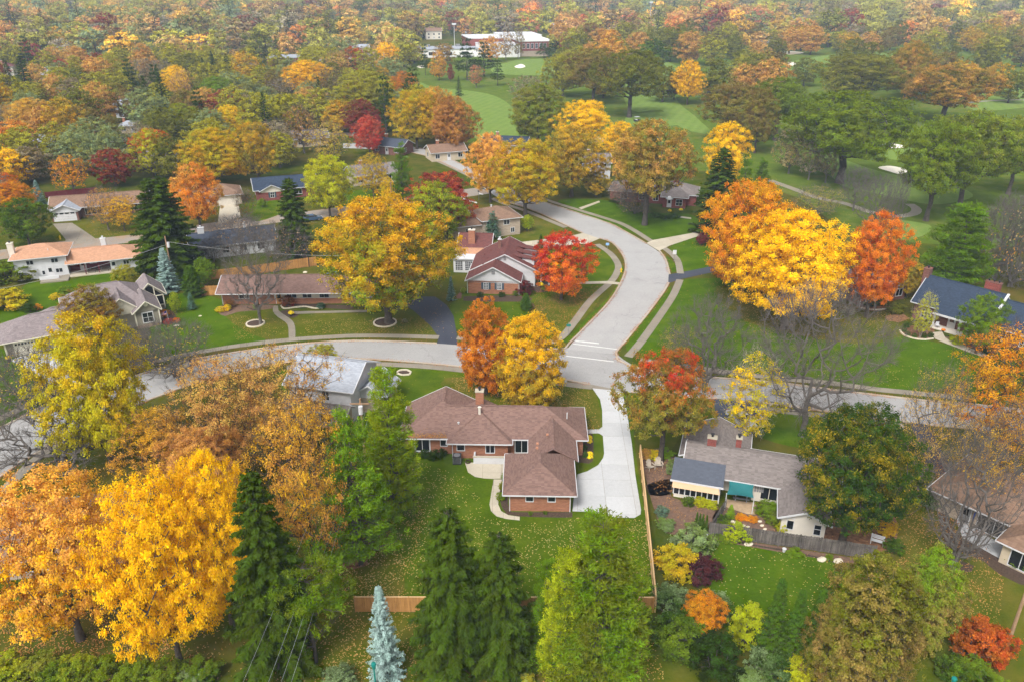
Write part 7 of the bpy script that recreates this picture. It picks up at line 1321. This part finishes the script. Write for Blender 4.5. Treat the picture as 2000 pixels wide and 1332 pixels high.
def wire(a, b_, sag, label, rad=0.008):
    m = MB(); n = 22; pts = [a.lerp(b_, i / n) + Vector((0, 0, -sag * 4 * (i/n) * (1 - i/n))) for i in range(n + 1)]
    for q0, q1 in zip(pts[:-1], pts[1:]): m.tube(q0 - a, q1 - a, rad, n=5, caps=False)
    o = m.build('power_line', M['wire']); o.location = a; tag(o, label, 'wire')
e0 = G(505, 1360, 8.8)
for i, (dx, dz, lb) in enumerate(((-1.0, 0, 'power line nearest the dark foreground spruce'), (0.2, 0, 'second power line running down to the bottom edge'), (0.5, -1.2, 'lower power line passing the scraggly pine'), (0.9, -1.6, 'lowest bundled power line by the scraggly pine'))):
    wire(Vector((P3[0].x + dx, P3[0].y, 9.0 + dz)), Vector((e0.x + dx * 1.5, e0.y, 8.8 + dz)), 0.9, lb)
wire(Vector((P1[0].x, P1[0].y, P1[1] - 1)), G(700, 500, 7), 0.8, 'wire crossing above the cedar fence', 0.02); wire(Vector((P1[0].x, P1[0].y, P1[1] - 1.6)), G(-60, 575, 6), 0.8, 'wire crossing the lawn of the terracotta-roofed house', 0.02)
def lamp(px, py, top, label):
    p = G(px, py); hh = height_to(p, top); r = empty('street_lamp', p); tag(r, label, 'lamp', 'green lamp posts'); MB().tube((0, 0, 0), (0, 0, hh - 0.7), 0.09, 0.06, 10).build('post', M['lampg'], r); MB().lathe([(0.06, hh - 0.7), (0.13, hh - 0.6), (0.2, hh - 0.2), (0.22, hh - 0.18), (0.18, hh - 0.05), (0.03, hh)], 12).build('lantern', M['lampg'], r)
lamp(737, 1372, 1294, 'green lamp post in front of the slim blue spruce'); lamp(1840, 1400, 1322, 'green lamp post below the red shrubs at the bottom edge')
for i, (x, y, t_) in enumerate(((888, 92, 46), (1080, 84, 46), (1268, 62, 4), (1095, 76, 62))):
    p = G(x, y); hh = height_to(p, t_); r = empty('floodlight_pole', p); tag(r, ('tall floodlight pole left of the school', 'tall floodlight pole right of the school', 'tall floodlight pole beyond the golf course', 'short white light pole beside the school')[i], 'pole'); MB().tube((0, 0, 0), (0, 0, hh), 0.25, 0.15, 8).build('shaft', M['white'], r); MB().box(-1.6, 1.6, -0.2, 0.2, hh - 1.2, hh).build('light_bank', M['white'], r)

# ------------------------------------------------------------------ vehicles
def vehicle(name, label, cat, px, py, rz, paint, kind='sedan'):
    r = empty(name, G(px, py), rz); tag(r, label, cat)
    Ln, Wd = (5.6, 1.95) if kind == 'pickup' else (4.6, 1.8) if kind == 'sedan' else (2.5, 1.2)
    def loft(part, prof, mat, inset=0.0):
        V = []; n = len(prof)
        for s in (-1, 1):
            for x, z, k in prof: V.append((x, s * (Wd / 2 - k), z))
        F = [tuple(range(n))[::-1], tuple(range(n, 2*n))] + [(i, (i+1) % n, n + (i+1) % n, n + i) for i in range(n)]
        return link(part, mesh(part, V, F, M[mat]), r)
    h2 = Ln / 2
    if kind == 'sedan':
        loft('body', [(-h2, 0.3, .05), (h2, 0.3, .05), (h2 + .02, 0.62, .03), (h2 - .25, 0.74, .04), (1.15, 0.9, .02), (-1.6, 0.95, .02), (-h2 + .1, 0.88, .04), (-h2, 0.6, .03)], paint); loft('cabin', [(1.1, 0.9, .06), (0.35, 1.4, .24), (-0.95, 1.42, .24), (-1.75, 0.94, .06)], paint); zz = 1.36; ws = [(1.02, 0.96), (0.36, 1.36), (-0.92, 1.38), (-1.6, 0.98)]
    elif kind == 'pickup':
        loft('body', [(-h2, 0.45, .03), (h2, 0.45, .05), (h2 + .02, 0.9, .04), (h2 - .2, 1.05, .05), (1.3, 1.12, .02), (-h2, 1.12, .02)], paint); loft('cabin', [(1.3, 1.12, .05), (0.65, 1.8, .2), (-0.75, 1.82, .2), (-0.8, 1.12, .05)], paint); loft('bed_cap', [(-0.85, 1.12, .06), (-0.85, 1.78, .2), (-h2 + .1, 1.72, .2), (-h2 + .02, 1.12, .06)], paint); ws = [(1.15, 1.18), (0.62, 1.74), (-0.65, 1.76), (-0.7, 1.18)]
    else:
        loft('body', [(-h2, 0.3, .05), (h2, 0.3, .1), (h2, 0.75, .12), (0.6, 0.8, .05), (0.4, 0.45, .05), (-0.3, 0.5, .05), (-h2, 0.85, .05)], paint); MB().box(-1.0, 0.8, -0.6, 0.6, 1.75, 1.82).build('canopy', M['white'], r); ws = None
        for x in (-0.9, 0.7):
            for s in (-1, 1): MB().tube((x, s*0.55, 0.7), (x*0.9, s*0.55, 1.75), 0.025).build('canopy_post', M['grey'], r)
        MB().box(-0.6, -0.1, -0.5, 0.5, 0.5, 0.85).build('seat', M['white'], r)
    if ws:
        for s in (-1, 1):
            V = [(x, s * (Wd / 2 - (0.07 if z < 1.25 and kind == 'sedan' and i in (0, 3) else 0.06 if i in (0, 3) else 0.195)), z) for i, (x, z) in enumerate(ws)]; link('side_window', mesh('side_window', V, [(0, 1, 2, 3)], M['glass']), r)
        a, b_, c_, d = ws; k0, k1 = Wd/2 - 0.15, Wd/2 - 0.28
        link('windscreen', mesh('windscreen', [(a[0]+.06, -k0, a[1]), (a[0]+.06, k0, a[1]), (b_[0]+.08, k1, b_[1]), (b_[0]+.08, -k1, b_[1])], [(0, 1, 2, 3)], M['glass']), r)
        if kind == 'sedan': link('rear_window', mesh('rear_window', [(d[0]-.1, -k0, d[1]), (d[0]-.1, k0, d[1]), (c_[0]-.1, k1, c_[1]), (c_[0]-.1, -k1, c_[1])], [(0, 3, 2, 1)], M['glass']), r)
        else:
            for s in (-1, 1): link('side_window', mesh('side_window', [(-1.0, s*(Wd/2-.075), 1.25), (-h2+.3, s*(Wd/2-.075), 1.25), (-h2+.35, s*(Wd/2-.16), 1.6), (-1.0, s*(Wd/2-.16), 1.6)], [(0,1,2,3)], M['glass']), r)
        for s in (-1, 1): MB().box(h2 - .03, h2 + .035, s*Wd*0.33 - .18, s*Wd*0.33 + .18, 0.62, 0.76).build('headlight', M['white'], r); MB().box(-h2 - .02, -h2 + .05, s*Wd*0.38 - .1, s*Wd*0.38 + .1, 0.7, 0.9).build('tail_light', M['red'], r)
    wr = 0.4 if kind == 'pickup' else 0.32 if kind == 'sedan' else 0.22
    for x in (-h2 * 0.6, h2 * 0.62):
        for s in (-1, 1):
            w_ = MB().tube((x, s*(Wd/2 - 0.2), wr), (x, s*(Wd/2 + 0.01), wr), wr, wr, 14).build('wheel', M['tyre'], r); MB().tube((x, s*(Wd/2), wr), (x, s*(Wd/2 + 0.025), wr), wr*0.6, wr*0.55, 10).build('rim', M['grey'], w_)
vehicle('pickup_truck', 'silver pickup with a bed cap parked under the rust oak', 'truck', 884, 299, math.radians(192), 'carw', 'pickup'); vehicle('parked_car', 'dark blue car parked on the leafy street by the utility pole', 'car', 772, 401, math.radians(24), 'carb'); vehicle('parked_car', 'dark car half hidden by the column spruce on the leafy street', 'car', 610, 431, math.radians(24), 'carb'); vehicle('parked_car', 'white car in the drive behind the birch clump', 'car', 1447, 825, math.radians(-70), 'carw'); vehicle('golf_cart', 'small golf cart with white canopy on the fairway', 'golf cart', 1244, 238, 0.5, 'black', 'cart'); vehicle('parked_car', 'white car parked by the distant carport', 'car', 262, 255, 0.4, 'carw')
# white post fence by house 7 and small things
r = empty('porch_chair', G(1830, 642)); r.location.z = 0.17; tag(r, 'white chair on the porch of the blue-roofed house', 'chair'); MB().box(-0.28, 0.28, -0.25, 0.25, 0.4, 0.45).build('seat', M['white'], r); MB().box(-0.28, 0.28, 0.22, 0.28, 0.45, 0.95).build('backrest', M['white'], r)
for x in (-0.25, 0.25):
    for y in (-0.22, 0.22): MB().box(x - .025, x + .025, y - .025, y + .025, 0, 0.4).build('leg', M['white'], r)
# ------------------------------------------------------------------ woods behind
def inside(P, poly):
    x, y = P; c_ = False; n = len(poly); j = n - 1
    for i in range(n):
        xi, yi = poly[i]; xj, yj = poly[j]
        if (yi > y) != (yj > y) and x < (xj - xi) * (y - yi) / (yj - yi) + xi: c_ = not c_
        j = i
    return c_
OPEN = [[(760,155),(820,112),(1080,100),(1500,100),(1800,100),(2150,104),(2150,500),(1790,475),(1650,450),(1555,385),(1400,335),(1190,330),(1150,305),(1010,300),(925,290),(880,268),(800,195)],   # golf
        [(770,122),(1075,112),(1075,70),(770,84)], [(640,112),(800,122),(800,96),(640,90)],                      # school, store
        [(860,295),(1000,300),(1400,360),(1400,470),(700,480),(640,440),(640,300),(830,290)],                     # street corridor
        [(0,540),(0,380),(100,380),(640,320),(640,560)]]
HOUSEPTS = [(G(a[0], a[1] - 6), a[2] / 2 + 2.5) for a, *_ in [((f[0][0], f[0][1], f[1]),) for f in FARH]]
HOUSEPTS = [(G(f[0][0], f[0][1]) + Vector((0, f[2] / 2, 0)), f[1] / 2 + 3.0) for f in FARH]
rng = random.Random(21)
PAL = [('OLIV', 'YGRN', 'olive-green', 22), ('GOLD', 'OLIV', 'gold', 8), ('TAN', 'RUST', 'tan', 10), ('YGRN', 'OLIV', 'yellow-green', 12), ('RUST', 'TAN', 'rust', 5), ('ORG', 'RUST', 'orange', 3), ('OGRN', 'OLIV', 'green', 12), ('BRN', 'OLIV', 'brown', 8), ('CRIM', 'DRST', 'dark red', 3), ('SCAR', 'ORG', 'red-orange', 1), ('YEL', 'GOLD', 'yellow', 3), ('SAGE', 'OLIV', 'pale green', 12), ('GREY', 'BRN', 'grey-brown', 12), ('DSPR', 'SPR', 'dark evergreen', 14)]
wts = [p[3] for p in PAL]
def ok(p, r, lst, k=0.62):
    for q, rr in lst:
        dx = p.x - q.x; dy = p.y - q.y
        if dx*dx + dy*dy < (k * (r + rr)) ** 2: return False
    return True
autos = []; tries = 0
while len(autos) < 195 and tries < 16000:
    tries += 1; px = rng.uniform(-120, 850); py = 130 + (430 - 130) * rng.random() ** 1.25
    if any(inside((px, py), poly) for poly in OPEN): continue
    p = G(px, py); R_ = rng.uniform(4.8, 8.0)
    if not ok(p, R_, TREES) or not ok(p, R_ * 0.7, HOUSEPTS, 0.9): continue
    q = rng.choices(PAL, wts)[0]; hh = R_ * rng.uniform(1.75, 2.3)
    if q[0] == 'DSPR': kd = rng.choice(['farspruce0', 'farpine0']); R_ *= 0.62; hh = R_ * rng.uniform(3.2, 4.4)
    elif q[0] in ('GREY', 'BRN', 'TAN') and rng.random() < 0.6: kd = rng.choice(['farthin0', 'farthin1'])
    else: kd = rng.choice(['far0', 'far1', 'far2', 'far3'])
    TREES.append((p, R_)); autos.append((kd, p, hh, R_, q))
for _ in range(4000):     # scattered specimens on the golf course and its right-hand woods
    if len(autos) >= 300: break
    px = rng.uniform(1090, 2080); py = 88 + 115 * rng.random() ** 1.6; p = G(px, py); R_ = rng.uniform(5.5, 9.5)
    if any(inside((px, py), [(a, b_) for a, b_ in poly]) for poly in ([(1500,132),(1640,108),(1800,112),(1640,130),(1540,140)], [(1220,150),(1290,120),(1330,140),(1320,190),(1230,215)], [(1300,180),(1380,185),(1385,215),(1310,215)])): continue
    if not ok(p, R_, TREES, 0.72): continue
    q = rng.choices([PAL[i] for i in (0, 1, 4, 6, 7, 0, 6)])[0]; TREES.append((p, R_)); autos.append((rng.choice(['far0', 'far1', 'far2', 'far3']), p, R_ * 2.1, R_, q))
HL = [(v, s) for v, s in LAND if s]
HL.append((G(960, 200), 'the pale fairway')); HL.append((G(1745, 330), 'the sand bunkers')); HL.append((G(340, 190), 'the bright yellow tree above the dark spruces')); HL.append((G(122, 160), 'the crimson round maple')); HL.append((G(716, 180), 'the round yellow-green elm')); HL.append((G(62, 230), 'the golden brown oak')); HL.append((G(600, 150), 'the large gold maple')); HL.append((G(1850, 180), 'the rusty-sided golf oak')); HL.append((G(1680, 150), 'the wide olive golf oak')); HL.append((G(425, 200), 'the flat-topped green tree'))
seen = {}
ORD = ['', 'second ', 'third ', 'fourth ', 'fifth ', 'sixth ', 'seventh ', 'eighth ', 'ninth ', 'tenth ', 'eleventh ', 'twelfth ', 'thirteenth ', 'fourteenth ']
for kd, p, hh, R_, q in sorted(autos, key=lambda a: a[1].y):
    ln_ = min(HL, key=lambda a: (a[0] - p).length); dx, dy = p.x - ln_[0].x, p.y - ln_[0].y
    rel = ('left of' if dx < 0 else 'right of') if abs(dx) > abs(dy) else ('behind' if dy > 0 else 'in front of')
    kindw = 'conifer' if q[0] == 'DSPR' else 'thin-crowned tree' if 'thin' in kd else 'broad tree'
    key = f'{q[2]} {kindw} {rel} {ln_[1]}'; i = seen.get(key, 0); seen[key] = i + 1
    lab = key if i == 0 else f'{ORD[min(i, 13)]}{key}'
    tree(kd, p, hh, R_, q[0], q[1], V0, 'conifer_tree' if q[0] == 'DSPR' else 'broadleaf_tree', lab, 'tree', 'trees of the wooded blocks behind')

# the far canopy reads as one mass: one object, crowns instanced on points
protos = bpy.data.collections.new('woodland_crowns')
def far_proto(name, seed, shape, H, R, n, leaf, conifer=False):
    if conifer: spruce(name, seed, H, R, 60, 12, 0.3, 0.6)
    else: decid(name, seed, H, R, 0.1, 52, n, leaf, shape, 0.4, lobes=0.2)
    t, c_, _, _ = PROTO[name]; nv = len(t.vertices); V = np.zeros(nv * 3, np.float32); t.vertices.foreach_get('co', V); nc = len(c_.vertices); Vc = np.zeros(nc * 3, np.float32); c_.vertices.foreach_get('co', Vc)
    F = np.zeros(len(t.polygons) * 4, np.int32); t.loops.foreach_get('vertex_index', F); Fc = np.zeros(len(c_.polygons) * 4, np.int32); c_.loops.foreach_get('vertex_index', Fc)
    v = np.zeros(len(c_.polygons), np.float32); c_.attributes['v'].data.foreach_get('value', v)
    me = quads_mesh(name, np.concatenate([V, Vc]).reshape(-1, 3), np.concatenate([F, Fc + nv]).reshape(-1, 4), M['farleaf'], np.concatenate([np.zeros(len(t.polygons)), v])); me.materials.append(M['bark'])
    mi = np.zeros(len(me.polygons), np.int32); mi[:len(t.polygons)] = 1; me.polygons.foreach_set('material_index', mi)
    o = bpy.data.objects.new(name, me); protos.objects.link(o)
for i in range(3): far_proto(f'crown_{"abc"[i]}', 201 + i, ('round', 'spread', 'oval')[i], 14, 6.5, 34, 0.72)
far_proto('crown_d', 205, '', 17, 4.0, 0, 0, True)
fp = []; 
while len(fp) < 7200:
    y = 330 + (2100 - 330) * rng.random() ** 0.8; x = rng.uniform(-1, 1) * (0.72 * y + 90); p = Vector((x, y, 0)); px, py = pix(p)
    if py > 205 or (py > 128 and -130 < px < 850) or any(inside((px, py), poly) for poly in OPEN[:3]): continue
    if (960 < px < 1250 and 24 < py < 40) or (1540 < px < 1640 and 62 < py < 70): 
        if rng.random() < 0.8: continue
    fp.append((p, rng.choice((rng.uniform(0.45, 0.8), rng.uniform(0.75, 1.2), rng.uniform(1.1, 1.55)))))
keep = []; cell = {}
for p, s in fp:
    k = (int(p.x // 10), int(p.y // 10)); R_ = 7.5 * s
    if any((p.x - q.x) ** 2 + (p.y - q.y) ** 2 < 95 for a in (-1, 0, 1) for b_ in (-1, 0, 1) for q in cell.get((k[0] + a, k[1] + b_), [])): continue
    if p.y < 720 and not (ok(p, R_, TREES[-230:], 0.7) and ok(p, R_ * 0.7, HOUSEPTS, 0.85)): continue
    cell.setdefault(k, []).append(p); keep.append((p, s))
me = bpy.data.meshes.new('distant_woodland'); me.from_pydata([tuple(p) for p, s in keep], [], []); n = len(keep)
tint = np.ones((n, 4), np.float32); sc = np.zeros((n, 3), np.float32); idx = np.zeros(n, np.int32); rot = np.zeros((n, 3), np.float32)
for i, (p, s) in enumerate(keep):
    q = rng.choices(PAL, wts)[0]; f = rng.random() * 0.8; a, b_ = K[q[0]], K[q[1]]; j = rng.uniform(0.8, 1.1)
    if 470 < p.y and -60 < p.x < 260 and rng.random() < 0.15: a, b_ = K[rng.choice(['ROSE', 'SCAR', 'RUST'])], K['RUST']; q = ('x',)
    t3 = [(u * (1 - f) + v * f) * j for u, v in zip(a, b_)]; lm = 0.35 * t3[0] + 0.55 * t3[1] + 0.1 * t3[2]; tint[i, :3] = [min(1, 0.88 * x + 0.12 * lm) * 1.2 for x in t3]; k = rng.uniform(0.85, 1.2); sc[i] = (s * 1.28, s * 1.28, s * k * 1.12); rot[i, 2] = rng.uniform(0, 6.28); idx[i] = 3 if q[0] == 'DSPR' else rng.randrange(3)
for nm, ty, arr, fld in (('tint', 'FLOAT_COLOR', tint, 'color'), ('psize', 'FLOAT_VECTOR', sc, 'vector'), ('prot', 'FLOAT_VECTOR', rot, 'vector'), ('pick', 'INT', idx, 'value')):
    at = me.attributes.new(nm, ty, 'POINT'); at.data.foreach_set(fld, arr.ravel())
wo = link('distant_woodland', me); tag(wo, 'hazy autumn canopy of countless trees reaching to the skyline', 'woodland', kind='stuff')
ng = bpy.data.node_groups.new('woodland', 'GeometryNodeTree'); ng.interface.new_socket('Geometry', in_out='INPUT', socket_type='NodeSocketGeometry'); ng.interface.new_socket('Geometry', in_out='OUTPUT', socket_type='NodeSocketGeometry')
gi = ng.nodes.new('NodeGroupInput'); go = ng.nodes.new('NodeGroupOutput'); ip = ng.nodes.new('GeometryNodeInstanceOnPoints'); ci = ng.nodes.new('GeometryNodeCollectionInfo'); ci.inputs['Collection'].default_value = protos; ci.inputs['Separate Children'].default_value = True; ci.inputs['Reset Children'].default_value = True
def na(nm, ty): o = ng.nodes.new('GeometryNodeInputNamedAttribute'); o.data_type = ty; o.inputs['Name'].default_value = nm; return o.outputs[0]
ng.links.new(gi.outputs[0], ip.inputs['Points']); ng.links.new(ci.outputs[0], ip.inputs['Instance']); ip.inputs['Pick Instance'].default_value = True
ng.links.new(na('pick', 'INT'), ip.inputs['Instance Index']); e2r = ng.nodes.new('FunctionNodeEulerToRotation'); ng.links.new(na('prot', 'FLOAT_VECTOR'), e2r.inputs[0]); ng.links.new(e2r.outputs[0], ip.inputs['Rotation']); ng.links.new(na('psize', 'FLOAT_VECTOR'), ip.inputs['Scale']); ng.links.new(ip.outputs[0], go.inputs[0])
wo.modifiers.new('woodland', 'NODES').node_group = ng

# ------------------------------------------------------------------ fallen leaves
def pmask(X, Y, poly):
    c_ = np.zeros(len(X), bool); n = len(poly); j = n - 1
    for i in range(n):
        xi, yi = poly[i].x, poly[i].y; xj, yj = poly[j].x, poly[j].y
        with np.errstate(divide='ignore', invalid='ignore'):
            m = ((yi > Y) != (yj > Y)) & (X < (xj - xi) * (Y - yi) / (yj - yi + 1e-12) + xi)
        c_ ^= m; j = i
    return c_
rg = np.random.default_rng(5); LX = []; LY = []; LC = []
def scatter_px(px, n, pal, gate=None):
    P = W(px); x0, x1 = min(p.x for p in P), max(p.x for p in P); y0, y1 = min(p.y for p in P), max(p.y for p in P)
    X = rg.uniform(x0, x1, n); Y = rg.uniform(y0, y1, n); m = pmask(X, Y, P)
    cl = np.sin(X * 1.3 + np.sin(Y * 0.9) * 2) * np.sin(Y * 1.1 + np.sin(X * 0.7) * 2); m &= rg.uniform(-1.3, 1, n) < cl
    LX.append(X[m]); LY.append(Y[m]); LC.append(np.full(m.sum(), pal) + rg.uniform(-0.12, 0.12, m.sum()))
scatter_px([(640,900),(830,905),(920,935),(955,1010),(1010,1025),(1110,1010),(1130,1100),(1050,1190),(690,1190),(600,1120),(600,960)], 9000, 0.2)
scatter_px([(600,900),(760,900),(830,1000),(800,1160),(690,1190),(560,1150),(560,950)], 7000, 0.35); scatter_px([(1110,1010),(1260,1015),(1275,1180),(1120,1190)], 2500, 0.2)
scatter_px([(880,735),(1150,760),(1172,840),(1150,850),(1000,790),(880,760)], 7000, 0.4); scatter_px([(560,1190),(1270,1210),(1300,1330),(500,1335)], 7000, 0.35); scatter_px([(0,1180),(300,1180),(420,1335),(0,1335)], 9000, 0.5); scatter_px([(1050,560),(1180,560),(1110,640),(1020,640),(1040,600)], 5000, 0.6)
scatter_px([(1620,590),(1780,620),(1700,680),(1500,660),(1400,600),(1480,570)], 6000, 0.35); scatter_px([(1750,1000),(1840,1000),(1960,1130),(1950,1250),(1750,1160)], 6000, 0.45); scatter_px([(1380,1050),(1640,1100),(1560,1230),(1400,1220)], 900, 0.2); scatter_px([(1830,880),(1900,960),(1990,1060),(1870,1040),(1820,960)], 4000, 0.6); scatter_px([(100,470),(380,425),(640,395),(640,440),(380,462),(110,500)], 6000, 0.7); scatter_px([(1260,900),(1310,890),(1390,1030),(1290,1030)], 1200, 0.5); scatter_px([(1700,700),(1900,700),(1800,760),(1500,730),(1350,700)], 1500, 0.25); scatter_px([(450,615),(560,625),(560,655),(460,665)], 1500, 0.4); scatter_px([(590,625),(830,622),(845,652),(600,652)], 2200, 0.4)
for tr in TABLE:
    if tr[0].startswith(('broad', 'mid', 'orb', 'thin', 'sparse')) and tr[2] > 420:
        p = G(tr[1], tr[2]); R_ = tr[4] / 2 * depth_of(p) / FPX; n = int(60 * R_); LX.append(rg.normal(p.x, R_ * 0.75, n)); LY.append(rg.normal(p.y, R_ * 0.75, n)); LC.append(np.full(n, {'YEL': 0.3, 'GOLD': 0.4, 'RED': 0.8, 'SCAR': 0.75}.get(tr[5], 0.5)) + rg.uniform(-0.15, 0.15, n))
for kp in KERBS:
    for a, b_ in zip(kp[:-1], kp[1:]):
        n = int((b_ - a).length * rg.uniform(6, 60)); t = rg.uniform(0, 1, n); d = rg.normal(0, 0.24, n); nn = Vector((-(b_ - a).y, (b_ - a).x, 0)).normalized(); LX.append(a.x + (b_ - a).x * t + nn.x * d); LY.append(a.y + (b_ - a).y * t + nn.y * d); LC.append(rg.uniform(0.45, 0.85, n))
X = np.concatenate(LX); Y = np.concatenate(LY); Cc = np.concatenate(LC)
drive = W([(1157,758),(1215,764),(1234,866),(1252,995),(1239,1011),(1118,998),(1128,926),(1168,908),(1180,885),(1176,800)]); keepm = ~pmask(X, Y, drive) | (rg.uniform(0, 1, len(X)) < 0.05)
ra = smooth(W(ROADA[0]), 2) + smooth(W(ROADA[1]), 2) + smooth(W(ROADA[2]), 2); nearK = np.zeros(len(X), bool)
for kp in KERBS:
    for q in kp: nearK |= (np.abs(X - q.x) < 1.0) & (np.abs(Y - q.y) < 1.0)
onr = pmask(X, Y, ra) | pmask(X, Y, smooth(W(BL), 2) + smooth(W(BR), 2)); keepm &= ~onr | nearK | (rg.uniform(0, 1, len(X)) < 0.03)
X, Y, Cc = X[keepm], Y[keepm], np.clip(Cc[keepm], 0, 1); Z = rg.uniform(0.05, 0.09, len(X))
q = 420; lx = rg.uniform(-13.4, -7.9, q); ly = 0.45 + np.abs(rg.normal(0, 0.28, q)); a_ = math.radians(-1.3); X = np.append(X, lx * math.cos(a_) - ly * math.sin(a_)); Y = np.append(Y, 82 + lx * math.sin(a_) + ly * math.cos(a_)); Z = np.append(Z, 2.56 + 0.6 * (ly - 0.4)); Cc = np.append(Cc, rg.uniform(0.35, 0.65, q)); n = len(X)
V, F = cards(np.stack([X, Y, Z], 1), np.array([[0, 0, 1.0]]) + rg.normal(0, 0.25, (n, 3)), rg.normal(0, 1, (n, 3)), rg.uniform(0.05, 0.10, n), rg.uniform(0.035, 0.07, n))
ml, nn_, bb = newmat('fallen_leaf'); at = nd(nn_, 'ShaderNodeAttribute', attribute_type='GEOMETRY', attribute_name='v')
nn_.links.new(ramp(nn_, [(0.0, (0.44, 0.36, 0.17)), (0.3, (0.40, 0.25, 0.07)), (0.5, (0.40, 0.19, 0.05)), (0.75, (0.36, 0.10, 0.04)), (1.0, (0.33, 0.045, 0.03))], at.outputs['Fac']), bb.inputs['Base Color']); bb.inputs['Roughness'].default_value = 0.8
fl = link('fallen_leaves', quads_mesh('fallen_leaves', V, F, ml, Cc)); tag(fl, 'scattered tan and orange leaves over lawns and kerbs', 'leaves', kind='stuff')

# ------------------------------------------------------------------ air
HAZE = 0.00018
hm = bpy.data.materials.new('haze_air'); hm.use_nodes = True; n = hm.node_tree; n.nodes.clear(); out = nd(n, 'ShaderNodeOutputMaterial'); pv = nd(n, 'ShaderNodeVolumePrincipled')
pv.inputs['Color'].default_value = (0.60, 0.77, 1.0, 1); pv.inputs['Density'].default_value = HAZE; pv.inputs['Anisotropy'].default_value = -0.25; n.links.new(pv.outputs[0], out.inputs['Volume'])
try: hm.cycles.homogeneous_volume = True
except Exception: pass
hz = MB().box(-4700, 4700, -500, 7200, -1.0, 60).build('haze', hm); tag(hz, 'thin bluish air haze over the whole suburb', 'haze', kind='stuff'); hz.visible_shadow = False if False else True
